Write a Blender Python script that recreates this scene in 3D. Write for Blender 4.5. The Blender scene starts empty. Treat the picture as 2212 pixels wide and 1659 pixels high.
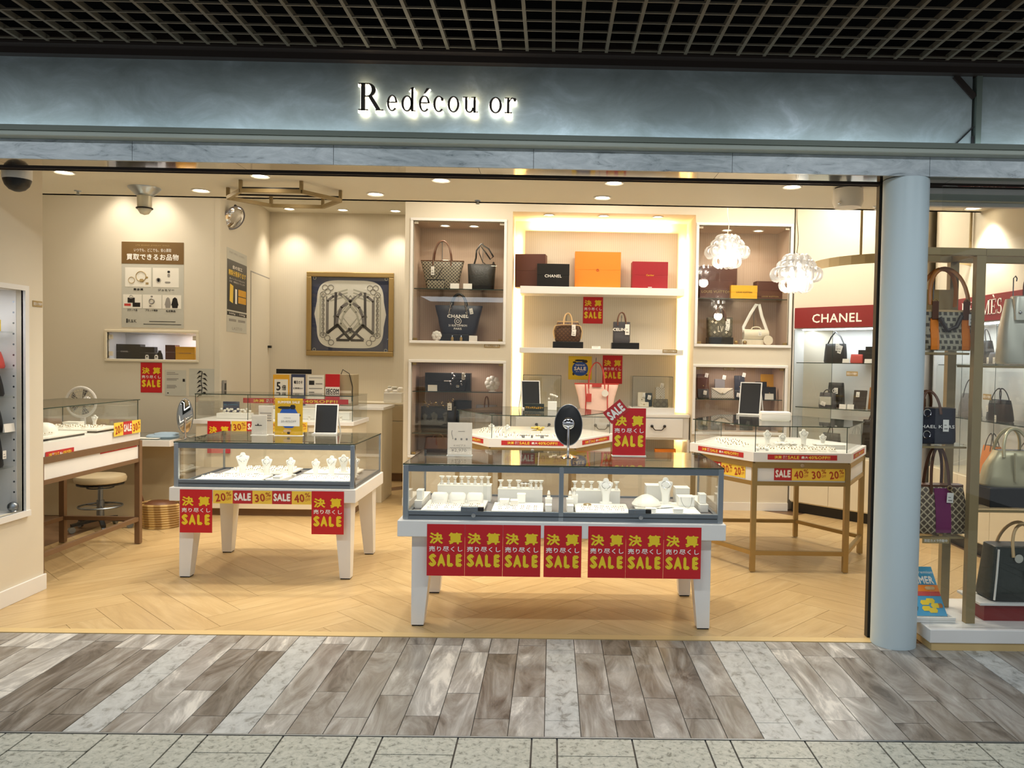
import bpy, bmesh, math, random
from mathutils import Vector, Matrix
random.seed(7)
PI = math.pi
C = bpy.context.scene.collection
sc = bpy.context.scene

# ---------------------------------------------------------------- camera, world, exposure
CAM = Vector((0, 0, 1.5)); FPX, XP, YP, ROLL, TILT, YAW = 1700.0, 1215.0, 829.5, .0165, .0294, .013
def camera():
    cd = bpy.data.cameras.new('camera'); co = bpy.data.objects.new('camera', cd); C.objects.link(co)
    cd.sensor_fit = 'HORIZONTAL'; cd.sensor_width = 36; cd.lens = FPX * 36 / 2212
    cd.shift_x = (1106 - XP) / 2212; cd.clip_start = .05
    fw = Vector((0, math.cos(TILT), -math.sin(TILT))); up = Vector((0, math.sin(TILT), math.cos(TILT))); rt = Vector((1, 0, 0))
    R = rt * math.cos(ROLL) + up * math.sin(ROLL); U = up * math.cos(ROLL) - rt * math.sin(ROLL)
    m = Matrix((R, U, -fw)).transposed().to_4x4()
    co.matrix_world = Matrix.Translation(CAM) @ Matrix.Rotation(-YAW, 4, 'Z') @ m
    sc.camera = co
camera()
w = bpy.data.worlds.new('world'); sc.world = w; w.use_nodes = True
w.node_tree.nodes['Background'].inputs[0].default_value = (.88, .94, 1, 1)
w.node_tree.nodes['Background'].inputs[1].default_value = .36
sc.view_settings.view_transform = 'Standard'; sc.view_settings.look = 'None'
sc.view_settings.exposure = 0.0; sc.view_settings.gamma = 1; sc.view_settings.use_curve_mapping = False
sc.cycles.max_bounces = 8; sc.cycles.diffuse_bounces = 4; sc.cycles.glossy_bounces = 4
sc.cycles.transmission_bounces = 4; sc.cycles.transparent_max_bounces = 40
sc.cycles.caustics_reflective = False; sc.cycles.caustics_refractive = False
sc.cycles.sample_clamp_indirect = 4
WARM = (1, .90, .75); WARM2 = (1, .70, .34); COOL = (.66, .86, 1)
def light(kind, loc, power, color, size=.1, rot=(0, 0, 0), sy=None, spot=None, blend=.6):
    ld = bpy.data.lights.new(kind.lower() + '_light', kind); ld.energy = power; ld.color = color
    if kind == 'AREA':
        ld.size = size
        if sy: ld.shape = 'RECTANGLE'; ld.size_y = sy
    else: ld.shadow_soft_size = size
    if kind == 'SPOT': ld.spot_size = spot; ld.spot_blend = blend
    o = bpy.data.objects.new(kind.lower() + '_light', ld); o.location = loc; o.rotation_euler = rot; C.objects.link(o)
    return o
# ceiling panels of the concourse behind and above the camera
for x in (-3.6, -1.8, 0, 1.8, 3.6):
    light('AREA', (x, 2.55, 2.985), 21, (.89, .96, 1), 1.1, (0, 0, 0), .22)
light('AREA', (0, -2.5, 2.9), 110, (.86, .94, 1), 6, (0, 0, 0), 1.5)

# ---------------------------------------------------------------- helpers
def at(px, py, y):
    u = (px - XP) / FPX; v = -(py - YP) / FPX
    u, v = u * math.cos(ROLL) - v * math.sin(ROLL), u * math.sin(ROLL) + v * math.cos(ROLL)
    yy = math.cos(TILT) + v * math.sin(TILT); zz = -math.sin(TILT) + v * math.cos(TILT)
    d = Vector((u * math.cos(YAW) + yy * math.sin(YAW), yy * math.cos(YAW) - u * math.sin(YAW), zz))
    return d, CAM + d * (y / d.y)
def pt(px, py, y): return at(px, py, y)[1]
def gp(px, py, z=0.0):
    d, _ = at(px, py, 1); return CAM + d * ((z - CAM.z) / d.z)
def ln(px, y): return px * y / FPX

class MB:
    def __init__(s): s.v = []; s.f = []; s.M = None
    def add(s, vs, fs):
        n = len(s.v)
        for p in vs:
            p = Vector(p)
            s.v.append(tuple(s.M @ p) if s.M else tuple(p))
        s.f += [tuple(i + n for i in f) for f in fs]
        return s
    def bm(s, b):
        b.verts.index_update(); s.add([v.co for v in b.verts], [[v.index for v in f.verts] for f in b.faces]); b.free(); return s
    def box(s, x0, x1, y0, y1, z0, z1, bev=0):
        if bev:
            b = bmesh.new(); bmesh.ops.create_cube(b, size=1)
            for v in b.verts: v.co = Vector(((x0 + x1) / 2 + v.co.x * (x1 - x0), (y0 + y1) / 2 + v.co.y * (y1 - y0), (z0 + z1) / 2 + v.co.z * (z1 - z0)))
            bmesh.ops.bevel(b, geom=b.edges[:], offset=bev, segments=2, affect='EDGES', profile=.5)
            return s.bm(b)
        return s.add([(x0, y0, z0), (x1, y0, z0), (x1, y1, z0), (x0, y1, z0), (x0, y0, z1), (x1, y0, z1), (x1, y1, z1), (x0, y1, z1)],
                     [(0, 3, 2, 1), (4, 5, 6, 7), (0, 1, 5, 4), (1, 2, 6, 5), (2, 3, 7, 6), (3, 0, 4, 7)])
    def hexa(s, bot, top):
        return s.add(list(bot) + list(top), [(0, 3, 2, 1), (4, 5, 6, 7), (0, 1, 5, 4), (1, 2, 6, 5), (2, 3, 7, 6), (3, 0, 4, 7)])
    def prism(s, poly, z0, z1, ax='z'):
        n = len(poly)
        mk = {'z': lambda p, t: (p[0], p[1], t), 'y': lambda p, t: (p[0], t, p[1]), 'x': lambda p, t: (t, p[0], p[1])}[ax]
        return s.add([mk(p, z0) for p in poly] + [mk(p, z1) for p in poly],
                     [tuple(range(n - 1, -1, -1)), tuple(range(n, 2 * n))] + [(i, (i + 1) % n, (i + 1) % n + n, i + n) for i in range(n)])
    def bar(s, a, b, w, h=None, up=(0, 0, 1)):
        a, b = Vector(a), Vector(b); h = h or w; d = (b - a).normalized(); up = Vector(up)
        if abs(d.dot(up)) > .99: up = Vector((0, 1, 0))
        r = d.cross(up).normalized() * (w / 2); u = r.cross(d).normalized() * (h / 2)
        return s.hexa([a - r - u, a + r - u, a + r + u, a - r + u], [b - r - u, b + r - u, b + r + u, b - r + u])
    def loft(s, rings, cap=True, closed=False):
        n = len(rings[0]); vs = [p for r in rings for p in r]; fs = []; k = len(rings)
        for j in range(k if closed else k - 1):
            a, b = j * n, ((j + 1) % k) * n
            for i in range(n): fs.append((a + i, a + (i + 1) % n, b + (i + 1) % n, b + i))
        if cap and not closed: fs += [tuple(range(n - 1, -1, -1)), tuple(range((k - 1) * n, k * n))]
        return s.add(vs, fs)
    def tube(s, path, r, n=8, closed=False, flat=1.0):
        P = [Vector(p) for p in path]; k = len(P); rings = []; u = None
        for i in range(k):
            t = (P[(i + 1) % k] - P[i - 1]) if closed else (P[min(i + 1, k - 1)] - P[max(i - 1, 0)])
            t.normalize()
            if u is None: u = t.cross(Vector((0, 0, 1)) if abs(t.z) < .95 else Vector((0, 1, 0)))
            u = (u - t * u.dot(t)).normalized(); v = t.cross(u); rr = r[i] if isinstance(r, (list, tuple)) else r
            rings.append([P[i] + u * (math.cos(2 * PI * j / n) * rr) + v * (math.sin(2 * PI * j / n) * rr * flat) for j in range(n)])
        return s.loft(rings, True, closed)
    def lathe(s, prof, n=20, c=(0, 0, 0), cap=True):
        return s.loft([[(c[0] + r * math.cos(2 * PI * j / n), c[1] + r * math.sin(2 * PI * j / n), c[2] + z) for j in range(n)] for r, z in prof], cap)
    def ball(s, c, r, n=10, m=6):
        r = r if isinstance(r, (tuple, list)) else (r, r, r); rings = []
        for j in range(1, m):
            a = PI * j / m - PI / 2
            rings.append([(c[0] + r[0] * math.cos(a) * math.cos(2 * PI * i / n), c[1] + r[1] * math.cos(a) * math.sin(2 * PI * i / n), c[2] + r[2] * math.sin(a)) for i in range(n)])
        return s.loft(rings)
    def torus(s, c, R, r, n=20, m=6, ax='z', flat=1.0, e=1.0):
        rings = []
        for i in range(n):
            a = 2 * PI * i / n; ring = []
            for j in range(m):
                b = 2 * PI * j / m; q = R + r * math.cos(b)
                x, y, z = q * math.cos(a), q * math.sin(a) * e, r * math.sin(b) * flat
                if ax == 'y': x, y, z = x, z, y
                if ax == 'x': x, y, z = z, x, y
                ring.append((c[0] + x, c[1] + y, c[2] + z))
            rings.append(ring)
        return s.loft(rings, False, True)
    def sup(s, secs, n=24, e=4.0):
        """stack of superellipse sections: (z, width, depth, [dx, dy])"""
        rings = []
        for q in secs:
            z, w_, d_ = q[:3]; dx, dy = (q[3], q[4]) if len(q) > 3 else (0, 0); ring = []
            for i in range(n):
                a = 2 * PI * (i + .5) / n; c_, s_ = math.cos(a), math.sin(a)
                ring.append((dx + w_ / 2 * math.copysign(abs(c_) ** (2 / e), c_), dy + d_ / 2 * math.copysign(abs(s_) ** (2 / e), s_), z))
            rings.append(ring)
        return s.loft(rings)
    def text(s, t, x, z, w=None, h=None, y=-.002, bold=0.0, ax='xz', rot=0.0):
        """flat lettering fitted into a box centred on (x, z) of the local upright plane (or the xy plane lying flat)"""
        vs, fs, bw, bh = glyphs(t, 0.0)
        sx = (w / bw) if w else (h / bh); sz = (h / bh) if h else sx
        c_, s_ = math.cos(rot), math.sin(rot); d = bold * .8
        for kk, (ox, oz) in enumerate(((0, 0), (d, 0), (-d, 0), (0, d), (0, -d)) if bold else ((0, 0),)):
            out = []
            for a, b in vs:
                a, b = (a * (1 - 2 * d / bw) + ox) * sx, (b * (1 - 2 * d / bh) + oz) * sz; a, b = a * c_ - b * s_, a * s_ + b * c_
                out.append((x + a, y - kk * .00015, z + b))
            s.add(out, fs)
        return s
    def build(s, name, m, parent=None, smooth=False, label=None, loc=None, rz=0):
        me = bpy.data.meshes.new(name); me.from_pydata(s.v, [], s.f); me.update()
        if smooth:
            me.polygons.foreach_set('use_smooth', [True] * len(me.polygons))
            try: me.set_sharp_from_angle(angle=.75)
            except Exception: pass
        if m: me.materials.append(m)
        o = bpy.data.objects.new(name, me); C.objects.link(o)
        if parent: o.parent = parent
        if loc is not None: o.location = loc
        if rz: o.rotation_euler.z = rz
        if label: o['label'] = label
        return o
_g = {}
def glyphs(t, bold):
    k = (t, bold)
    if k not in _g:
        cu = bpy.data.curves.new('lettering', 'FONT'); cu.body = t; cu.space_character = 1.08; cu.resolution_u = 2; cu.fill_mode = 'FRONT'
        o = bpy.data.objects.new('lettering', cu); me = o.to_mesh()
        v = [(p.co.x, p.co.y) for p in me.vertices]; f = [tuple(p.vertices) for p in me.polygons]
        o.to_mesh_clear(); bpy.data.objects.remove(o); bpy.data.curves.remove(cu)
        x0, x1 = min(p[0] for p in v), max(p[0] for p in v); y0, y1 = min(p[1] for p in v), max(p[1] for p in v)
        _g[k] = ([(a - (x0 + x1) / 2, b - (y0 + y1) / 2) for a, b in v], f, x1 - x0, y1 - y0)
    return _g[k]
def tag(o, label=None, cat=None, group=None, kind=None):
    for k, v in (('label', label), ('category', cat), ('group', group), ('kind', kind)):
        if v: o[k] = v
    return o
def thing(name, label, cat, loc=(0, 0, 0), rz=0, group=None):
    o = bpy.data.objects.new(name, None); C.objects.link(o); o.empty_display_size = .05
    o.location = loc; o.rotation_euler.z = rz
    return tag(o, label, cat, group)
def solo(name, mb, m, label, cat, loc=(0, 0, 0), rz=0, group=None, smooth=False):
    return tag(mb.build(name, m, None, smooth, None, loc, rz), label, cat, group)
def struct(name, mb, m, parent=None, smooth=False):
    o = mb.build(name, m, parent, smooth)
    if not parent: o['kind'] = 'structure'
    return o
_kids = {}
def kids(o): return [c for c in bpy.data.objects if c.parent == o]
def dup(root, loc, rz=0, label=None, group=None, tree=None):
    """copy of a thing with copies of its parts and their sub-parts; mesh data shared"""
    tree = tree or {}
    def cp(o, par):
        c = o.copy(); C.objects.link(c)
        if par: c.parent = par
        for k in tree.get(o.name, None) or kids(o): cp(k, c)
        return c
    r = cp(root, None); r.location = loc; r.rotation_euler = (0, 0, rz)
    if label: r['label'] = label
    if group: r['group'] = group
    return r
B = lambda *a, **k: MB().box(*a, **k)

# ---------------------------------------------------------------- materials
def srgb(c):
    return tuple(((x / 255) / 12.92 if x / 255 <= .04045 else ((x / 255 + .055) / 1.055) ** 2.4) for x in c) + (1,)
def nd(nt, t, **k):
    n = nt.nodes.new(t)
    for a, b in k.items():
        if a in n.inputs: n.inputs[a].default_value = b
        else: setattr(n, a, b)
    return n
def mat(name, col, rough=.5, metal=0, var=.06, scale=14, bump=0, spec=.5, coat=0, stretch=None):
    m = bpy.data.materials.new(name); m.use_nodes = True; nt = m.node_tree; p = nt.nodes['Principled BSDF']
    p.inputs['Roughness'].default_value = rough; p.inputs['Metallic'].default_value = metal
    p.inputs['Specular IOR Level'].default_value = spec; p.inputs['Coat Weight'].default_value = coat
    c = srgb(col)
    tc = nd(nt, 'ShaderNodeTexCoord'); mp = nd(nt, 'ShaderNodeMapping')
    if stretch: mp.inputs['Scale'].default_value = stretch
    nz = nd(nt, 'ShaderNodeTexNoise', Scale=scale, Detail=4.0)
    mx = nd(nt, 'ShaderNodeMix', data_type='RGBA')
    nt.links.new(tc.outputs['Object'], mp.inputs[0]); nt.links.new(mp.outputs[0], nz.inputs['Vector']); nt.links.new(nz.outputs['Fac'], mx.inputs[0])
    mx.inputs[6].default_value = tuple(x * (1 - var) for x in c[:3]) + (1,); mx.inputs[7].default_value = tuple(min(1, x * (1 + var)) for x in c[:3]) + (1,)
    nt.links.new(mx.outputs[2], p.inputs['Base Color'])
    if bump:
        bp = nd(nt, 'ShaderNodeBump', Strength=bump, Distance=.01); nt.links.new(nz.outputs['Fac'], bp.inputs['Height']); nt.links.new(bp.outputs[0], p.inputs['Normal'])
    return m
def emit(name, col, s):
    m = bpy.data.materials.new(name); m.use_nodes = True; nt = m.node_tree; p = nt.nodes['Principled BSDF']
    p.inputs['Base Color'].default_value = tuple(min(1, c) for c in col) + (1,); p.inputs['Emission Color'].default_value = tuple(col) + (1,); p.inputs['Emission Strength'].default_value = s
    return m
def glass(name, tint=(.93, .97, .94), f0=.04, rough=.0):
    m = bpy.data.materials.new(name); m.use_nodes = True; nt = m.node_tree; nt.nodes.clear()
    out = nd(nt, 'ShaderNodeOutputMaterial'); tr = nd(nt, 'ShaderNodeBsdfTransparent'); gl = nd(nt, 'ShaderNodeBsdfGlossy', Roughness=rough)
    tr.inputs[0].default_value = tuple(tint) + (1,); lw = nd(nt, 'ShaderNodeLayerWeight', Blend=.5); pw = nd(nt, 'ShaderNodeMath', operation='POWER'); pw.inputs[1].default_value = 4.2
    ma = nd(nt, 'ShaderNodeMath', operation='MULTIPLY_ADD'); ma.inputs[1].default_value = .9; ma.inputs[2].default_value = f0; mx = nd(nt, 'ShaderNodeMixShader')
    L = nt.links.new; L(lw.outputs['Facing'], pw.inputs[0]); L(pw.outputs[0], ma.inputs[0]); L(ma.outputs[0], mx.inputs[0]); L(tr.outputs[0], mx.inputs[1]); L(gl.outputs[0], mx.inputs[2]); L(mx.outputs[0], out.inputs[0])
    return m
def ramp(nt, fac, stops):
    r = nd(nt, 'ShaderNodeValToRGB'); e = r.color_ramp.elements
    while len(e) < len(stops): e.new(.5)
    for i, (p_, c) in enumerate(stops): e[i].position = p_; e[i].color = srgb(c)
    nt.links.new(fac, r.inputs[0]); return r
def base(name, rough=.5, metal=0, spec=.5):
    m = bpy.data.materials.new(name); m.use_nodes = True; nt = m.node_tree; p = nt.nodes['Principled BSDF']
    p.inputs['Roughness'].default_value = rough; p.inputs['Metallic'].default_value = metal; p.inputs['Specular IOR Level'].default_value = spec
    tc = nd(nt, 'ShaderNodeTexCoord'); return m, nt, p, tc.outputs['Object'], nt.links.new
def plankmat(name, stops, rnd=.35, sc_=(5, 1.0, 5), rough=.3, own=False):
    """wood-look porcelain: streaks along the plank, shifted per piece by the object's random value"""
    m, nt, p, oc, L = base(name, rough); tc = nd(nt, 'ShaderNodeNewGeometry')
    oi = nd(nt, 'ShaderNodeObjectInfo'); sm = nd(nt, 'ShaderNodeMath', operation='MULTIPLY'); sm.inputs[1].default_value = 37
    cb = nd(nt, 'ShaderNodeCombineXYZ'); va = nd(nt, 'ShaderNodeVectorMath', operation='ADD'); mp = nd(nt, 'ShaderNodeMapping'); mp.inputs['Scale'].default_value = sc_
    L(oi.outputs['Random'], sm.inputs[0]); L(sm.outputs[0], cb.inputs[0]); L(sm.outputs[0], cb.inputs[2]); L(nd(nt, 'ShaderNodeTexCoord').outputs['Object'] if own else tc.outputs['Position'], va.inputs[0]); L(cb.outputs[0], va.inputs[1]); L(va.outputs[0], mp.inputs[0])
    nz = nd(nt, 'ShaderNodeTexNoise', Scale=1.5, Detail=8.0, Roughness=.66, Distortion=1.8); L(mp.outputs[0], nz.inputs['Vector'])
    ad = nd(nt, 'ShaderNodeMath', operation='MULTIPLY_ADD'); ad.inputs[1].default_value = rnd; L(oi.outputs['Random'], ad.inputs[0]); L(nz.outputs['Fac'], ad.inputs[2])
    sb = nd(nt, 'ShaderNodeMath', operation='SUBTRACT'); sb.inputs[1].default_value = rnd / 2; L(ad.outputs[0], sb.inputs[0])
    L(ramp(nt, sb.outputs[0], stops).outputs[0], p.inputs['Base Color']); return m
def speckmat(name, a, b, c, scale=60, rough=.3, stretch=(1, 1, 1)):
    m, nt, p, oc, L = base(name, rough); g = nd(nt, 'ShaderNodeNewGeometry'); mp = nd(nt, 'ShaderNodeMapping'); mp.inputs['Scale'].default_value = stretch
    L(g.outputs['Position'], mp.inputs[0]); nz = nd(nt, 'ShaderNodeTexNoise', Scale=scale, Detail=5.0, Roughness=.7, Distortion=.6); L(mp.outputs[0], nz.inputs['Vector'])
    L(ramp(nt, nz.outputs['Fac'], [(.36, a), (.45, b), (.62, c)]).outputs[0], p.inputs['Base Color']); return m
def gridmat(name, a, b, su, sv, gap=.2, rough=.45, off=.5):
    """small repeated print (bag canvas) from a brick pattern on the object's own x and z"""
    m, nt, p, oc, L = base(name, rough); sx = nd(nt, 'ShaderNodeSeparateXYZ'); cb = nd(nt, 'ShaderNodeCombineXYZ'); L(oc, sx.inputs[0])
    ad = nd(nt, 'ShaderNodeMath', operation='ADD'); L(sx.outputs[0], ad.inputs[0]); L(sx.outputs[1], ad.inputs[1]); L(ad.outputs[0], cb.inputs[0]); L(sx.outputs[2], cb.inputs[1])
    br = nd(nt, 'ShaderNodeTexBrick', offset=off); br.inputs['Color1'].default_value = srgb(a); br.inputs['Color2'].default_value = srgb(tuple(int(x * .82) for x in a)); br.inputs['Mortar'].default_value = srgb(b)
    br.inputs['Scale'].default_value = 1; br.inputs['Mortar Size'].default_value = gap * min(su, sv); br.inputs['Brick Width'].default_value = su; br.inputs['Row Height'].default_value = sv; br.inputs['Mortar Smooth'].default_value = .2
    L(cb.outputs[0], br.inputs['Vector']); L(br.outputs[0], p.inputs['Base Color']); return m
def diamat(name, a, b, s, rough=.45, wdt=.5):
    """diagonal diamond print"""
    m, nt, p, oc, L = base(name, rough); mp = nd(nt, 'ShaderNodeMapping'); mp.inputs['Rotation'].default_value = (0, PI / 4, 0); mp.inputs['Scale'].default_value = (1, 0, 1)
    L(oc, mp.inputs[0]); ck = nd(nt, 'ShaderNodeTexVoronoi', Scale=s, Randomness=0.0, distance='CHEBYCHEV', voronoi_dimensions='3D'); L(mp.outputs[0], ck.inputs['Vector'])
    L(ramp(nt, ck.outputs['Distance'], [(wdt * .55, a), (wdt * .7, b), (1, b)]).outputs[0], p.inputs['Base Color']); return m
def stripemat(name, a, b, scale, rough=.6):
    m, nt, p, oc, L = base(name, rough); g = nd(nt, 'ShaderNodeNewGeometry'); wv = nd(nt, 'ShaderNodeTexWave', Scale=scale, bands_direction='X'); L(g.outputs['Position'], wv.inputs['Vector'])
    L(ramp(nt, wv.outputs['Fac'], [(.3, a), (.7, b)]).outputs[0], p.inputs['Base Color']); return m

M = {}
M['wall'] = mat('painted_plaster', (218, 209, 190), .7, var=.015, scale=3)
M['paper'] = stripemat('striped_wallpaper', (214, 205, 186), (220, 211, 193), 14)
M['niche'] = stripemat('rosy_beige_wallpaper', (190, 164, 142), (196, 170, 148), 14)
M['white'] = mat('white_lacquer', (232, 230, 226), .35, var=.02)
M['ceil'] = mat('ceiling_paint', (226, 220, 204), .7, var=.012, scale=2)
M['cream'] = mat('cream_laminate', (226, 216, 192), .45, var=.02)
M['fascia'] = None
M['brown'] = mat('dark_brown_metal', (52, 42, 36), .5, .2)
M['grid'] = mat('grid_metal', (112, 103, 86), .55, .1, var=.1, scale=30)
M['plenum'] = mat('black_plenum', (20, 19, 18), .9)
M['ledge'] = mat('grey_green_ledge', (176, 184, 174), .45, var=.04, scale=4)
M['ledge2'] = mat('grey_green_channel', (112, 122, 112), .5, var=.08, scale=4)
M['mirror'] = mat('polished_steel', (205, 198, 185), .06, 1, var=.01)
M['black'] = mat('black_satin', (16, 15, 15), .4, var=.1)
M['blackleather'] = mat('black_leather', (22, 20, 21), .38, var=.12, scale=60, bump=.15)
M['pillar'] = mat('pale_blue_enamel', (196, 212, 218), .4, var=.02, scale=3)
M['chrome'] = mat('brushed_chrome', (182, 190, 198), .3, 1, var=.05)
M['chromed'] = mat('dark_chrome', (140, 148, 156), .38, 1, var=.05)
M['silver'] = mat('bright_chrome', (225, 225, 228), .08, 1, var=.02)
M['gold'] = mat('satin_gold_metal', (172, 146, 96), .38, .75, var=.06)
M['goldp'] = mat('gold_painted_steel', (158, 138, 98), .45, .25, var=.08)
M['woodf'] = mat('brown_frame', (116, 88, 62), .45, .1, var=.12, scale=8, stretch=(1, 1, .1))
M['glass'] = glass('clear_glass', (.985, .992, .986))
M['gtop'] = glass('tabletop_glass', (.955, .975, .962), .05)
M['gdark'] = mat('glass_edge', (46, 62, 54), .2, var=.1)
M['frost'] = mat('frosted_white_acrylic', (238, 236, 230), .4, var=.02)
M['tray'] = mat('white_leatherette', (240, 236, 228), .5, var=.02, scale=40)
M['red'] = mat('red_print', (196, 22, 32), .5, var=.03)
M['red2'] = mat('crimson_print', (186, 40, 44), .5, var=.03)
M['yel'] = mat('yellow_print', (238, 206, 40), .5, var=.03)
M['yelb'] = mat('amber_print', (240, 202, 70), .5, var=.03)
M['inkw'] = mat('white_print', (244, 240, 232), .5, var=.01)
M['inkb'] = mat('black_print', (26, 24, 24), .5, var=.02)
M['inkr'] = mat('brick_red_print', (172, 60, 30), .5, var=.02)
M['inkg'] = mat('grey_print', (150, 146, 140), .5, var=.02)
M['inkt'] = mat('tan_print', (164, 140, 92), .5, var=.02)
M['paperw'] = mat('white_paper', (238, 234, 222), .6, var=.015)
M['paperg'] = mat('grey_card', (196, 194, 182), .6, var=.02)
M['bronze'] = mat('bronze_print', (116, 88, 48), .5, var=.05)
M['navy'] = mat('navy_print', (52, 60, 92), .5, var=.05)
M['blue'] = mat('blue_print', (34, 84, 170), .5, var=.05)
M['sky'] = mat('light_blue_print', (72, 160, 205), .5, var=.1)
M['orange'] = mat('orange_board', (236, 132, 30), .55, var=.03)
M['boxbrown'] = mat('brown_board', (84, 44, 32), .55, var=.05)
M['boxred'] = mat('deep_red_board', (150, 20, 34), .5, var=.04)
M['boxyel'] = mat('saffron_board', (232, 172, 40), .55, var=.03)
M['signred'] = mat('maroon_sign_board', (128, 26, 26), .4, var=.08, scale=5)
M['tan'] = mat('tan_leather', (176, 110, 44), .4, var=.12, scale=30)
M['brownl'] = mat('brown_leather', (92, 54, 30), .4, var=.15, scale=30)
M['nat'] = mat('natural_leather', (206, 172, 122), .45, var=.08, scale=30)
M['pink'] = mat('pink_canvas', (244, 208, 192), .6, var=.04, scale=50)
M['coral'] = mat('coral_leather', (196, 70, 62), .45, var=.06)
M['navyl'] = mat('navy_leather', (30, 32, 46), .4, var=.12, scale=50, bump=.1)
M['darkg'] = mat('black_green_leather', (34, 42, 40), .35, var=.2, scale=18, bump=.15)
M['goldl'] = mat('metallic_gold_leather', (200, 190, 154), .35, .4, var=.15, scale=9, bump=.2)
M['silverl'] = mat('metallic_silver_leather', (222, 219, 202), .35, .3, var=.12, scale=8, bump=.2)
M['purple'] = mat('plum_satin', (120, 40, 92), .35, var=.15, scale=8)
M['grey'] = mat('grey_leather', (126, 122, 124), .45, var=.08)
M['charcoal'] = mat('charcoal_canvas', (74, 72, 76), .6, var=.08, scale=60)
M['ivory'] = mat('ivory_leather', (232, 222, 200), .45, var=.04)
M['seat'] = mat('beige_vinyl', (178, 162, 130), .5, var=.04)
M['wicker'] = stripemat('woven_seagrass', (150, 116, 62), (196, 164, 104), 3)
M['cloth'] = mat('blue_grey_cloth', (150, 172, 190), .8, var=.1)
M['leafg'] = mat('grey_green_leaf', (70, 76, 66), .6, var=.2)
M['petal'] = mat('yellow_petal', (226, 196, 90), .6, var=.2)
M['stone'] = mat('cut_stone', (240, 236, 226), .15, var=.1, coat=.5)
M['damier'] = diamat('checked_canvas', (216, 210, 196), (176, 170, 158), 55)
M['chevron'] = diamat('chevron_canvas', (40, 35, 32), (150, 140, 120), 40)
M['mono'] = diamat('brown_monogram_canvas', (92, 62, 38), (66, 42, 26), 34)
M['mono2'] = diamat('grey_monogram_canvas', (112, 104, 84), (92, 84, 66), 22)
M['ff'] = gridmat('square_letter_canvas', (88, 80, 66), (172, 163, 140), .031, .031, .22)
M['sig'] = diamat('signature_canvas', (92, 78, 62), (196, 180, 148), 36, wdt=.62)
M['led'] = emit('led_strip', (1, .70, .26), 12)
M['bulb'] = emit('warm_lamp', (1, .84, .6), 22)
M['bulb2'] = emit('pendant_bulb', (1, .9, .74), 30)
M['halo'] = emit('backlit_acrylic', (1, .93, .78), 3.6)
def cool_lamp(): return emit('cool_lamp', (.8, .92, 1), 12)
M['coolled'] = cool_lamp()
def fasciamat():
    m, nt, p, oc, L = base('blue_grey_metal_plaster', .40, .5); g = nd(nt, 'ShaderNodeNewGeometry'); mp = nd(nt, 'ShaderNodeMapping'); mp.inputs['Scale'].default_value = (1, 1, 1.6)
    L(g.outputs['Position'], mp.inputs[0]); nz = nd(nt, 'ShaderNodeTexNoise', Scale=3.2, Detail=8.0, Roughness=.66, Distortion=.5); L(mp.outputs[0], nz.inputs['Vector'])
    L(ramp(nt, nz.outputs['Fac'], [(.3, (150, 160, 158)), (.5, (168, 179, 179)), (.62, (182, 194, 196)), (.74, (212, 222, 227))]).outputs[0], p.inputs['Base Color'])
    return m
M['fascia'] = fasciamat()
def marblemat():
    m, nt, p, oc, L = base('grey_veined_marble', .3); g = nd(nt, 'ShaderNodeNewGeometry'); mp = nd(nt, 'ShaderNodeMapping'); mp.inputs['Rotation'].default_value = (0, .7, 0); mp.inputs['Scale'].default_value = (2, 2, 7)
    L(g.outputs['Position'], mp.inputs[0]); nz = nd(nt, 'ShaderNodeTexNoise', Scale=2.6, Detail=9.0, Roughness=.7, Distortion=1.6); L(mp.outputs[0], nz.inputs['Vector'])
    L(ramp(nt, nz.outputs['Fac'], [(.3, (96, 106, 112)), (.42, (168, 178, 184)), (.7, (206, 214, 218))]).outputs[0], p.inputs['Base Color']); return m
M['marble'] = marblemat()
M['plank'] = plankmat('wood_look_porcelain', [(.27, (78, 70, 62)), (.40, (122, 115, 107)), (.53, (150, 146, 140)), (.62, (172, 169, 164)), (.72, (212, 208, 200))], .26, (4.5, 1.1, 4.5))
M['plank2'] = speckmat('pitted_stone_porcelain', (132, 132, 128), (172, 174, 172), (190, 192, 190), 22, .3, (1, .6, 1))
M['granite'] = speckmat('flecked_granite', (112, 114, 104), (166, 167, 156), (186, 186, 174), 40, .35)
M['board'] = plankmat('honey_oak_board', [(.2, (172, 142, 98)), (.5, (190, 161, 114)), (.8, (206, 180, 134))], .16, (1.0, 7, 1), .32, True)
M['strip'] = mat('pale_oak_strip', (206, 178, 124), .4, var=.05, scale=6)
M['caselamp'] = emit('case_lamp', (1, .93, .8), 5)
def sheetmat(name, col):
    """printed paper that lets some light through"""
    m = bpy.data.materials.new(name); m.use_nodes = True; nt = m.node_tree; nt.nodes.clear(); o = nd(nt, 'ShaderNodeOutputMaterial'); mx = nd(nt, 'ShaderNodeMixShader'); mx.inputs[0].default_value = .5
    d = nd(nt, 'ShaderNodeBsdfDiffuse'); t = nd(nt, 'ShaderNodeBsdfTranslucent'); nz = nd(nt, 'ShaderNodeTexNoise', Scale=30.0); tc = nd(nt, 'ShaderNodeTexCoord'); nt.links.new(tc.outputs['Object'], nz.inputs['Vector'])
    r = ramp(nt, nz.outputs['Fac'], [(.3, tuple(int(c * .98) for c in col)), (.7, col)])
    for q in (d, t): nt.links.new(r.outputs[0], q.inputs[0])
    nt.links.new(d.outputs[0], mx.inputs[1]); nt.links.new(t.outputs[0], mx.inputs[2]); nt.links.new(mx.outputs[0], o.inputs[0]); return m
M['thinwhite'] = sheetmat('thin_white_paper', (248, 244, 238)); M['thinyel'] = sheetmat('thin_yellow_paper', (244, 214, 40))

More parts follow.
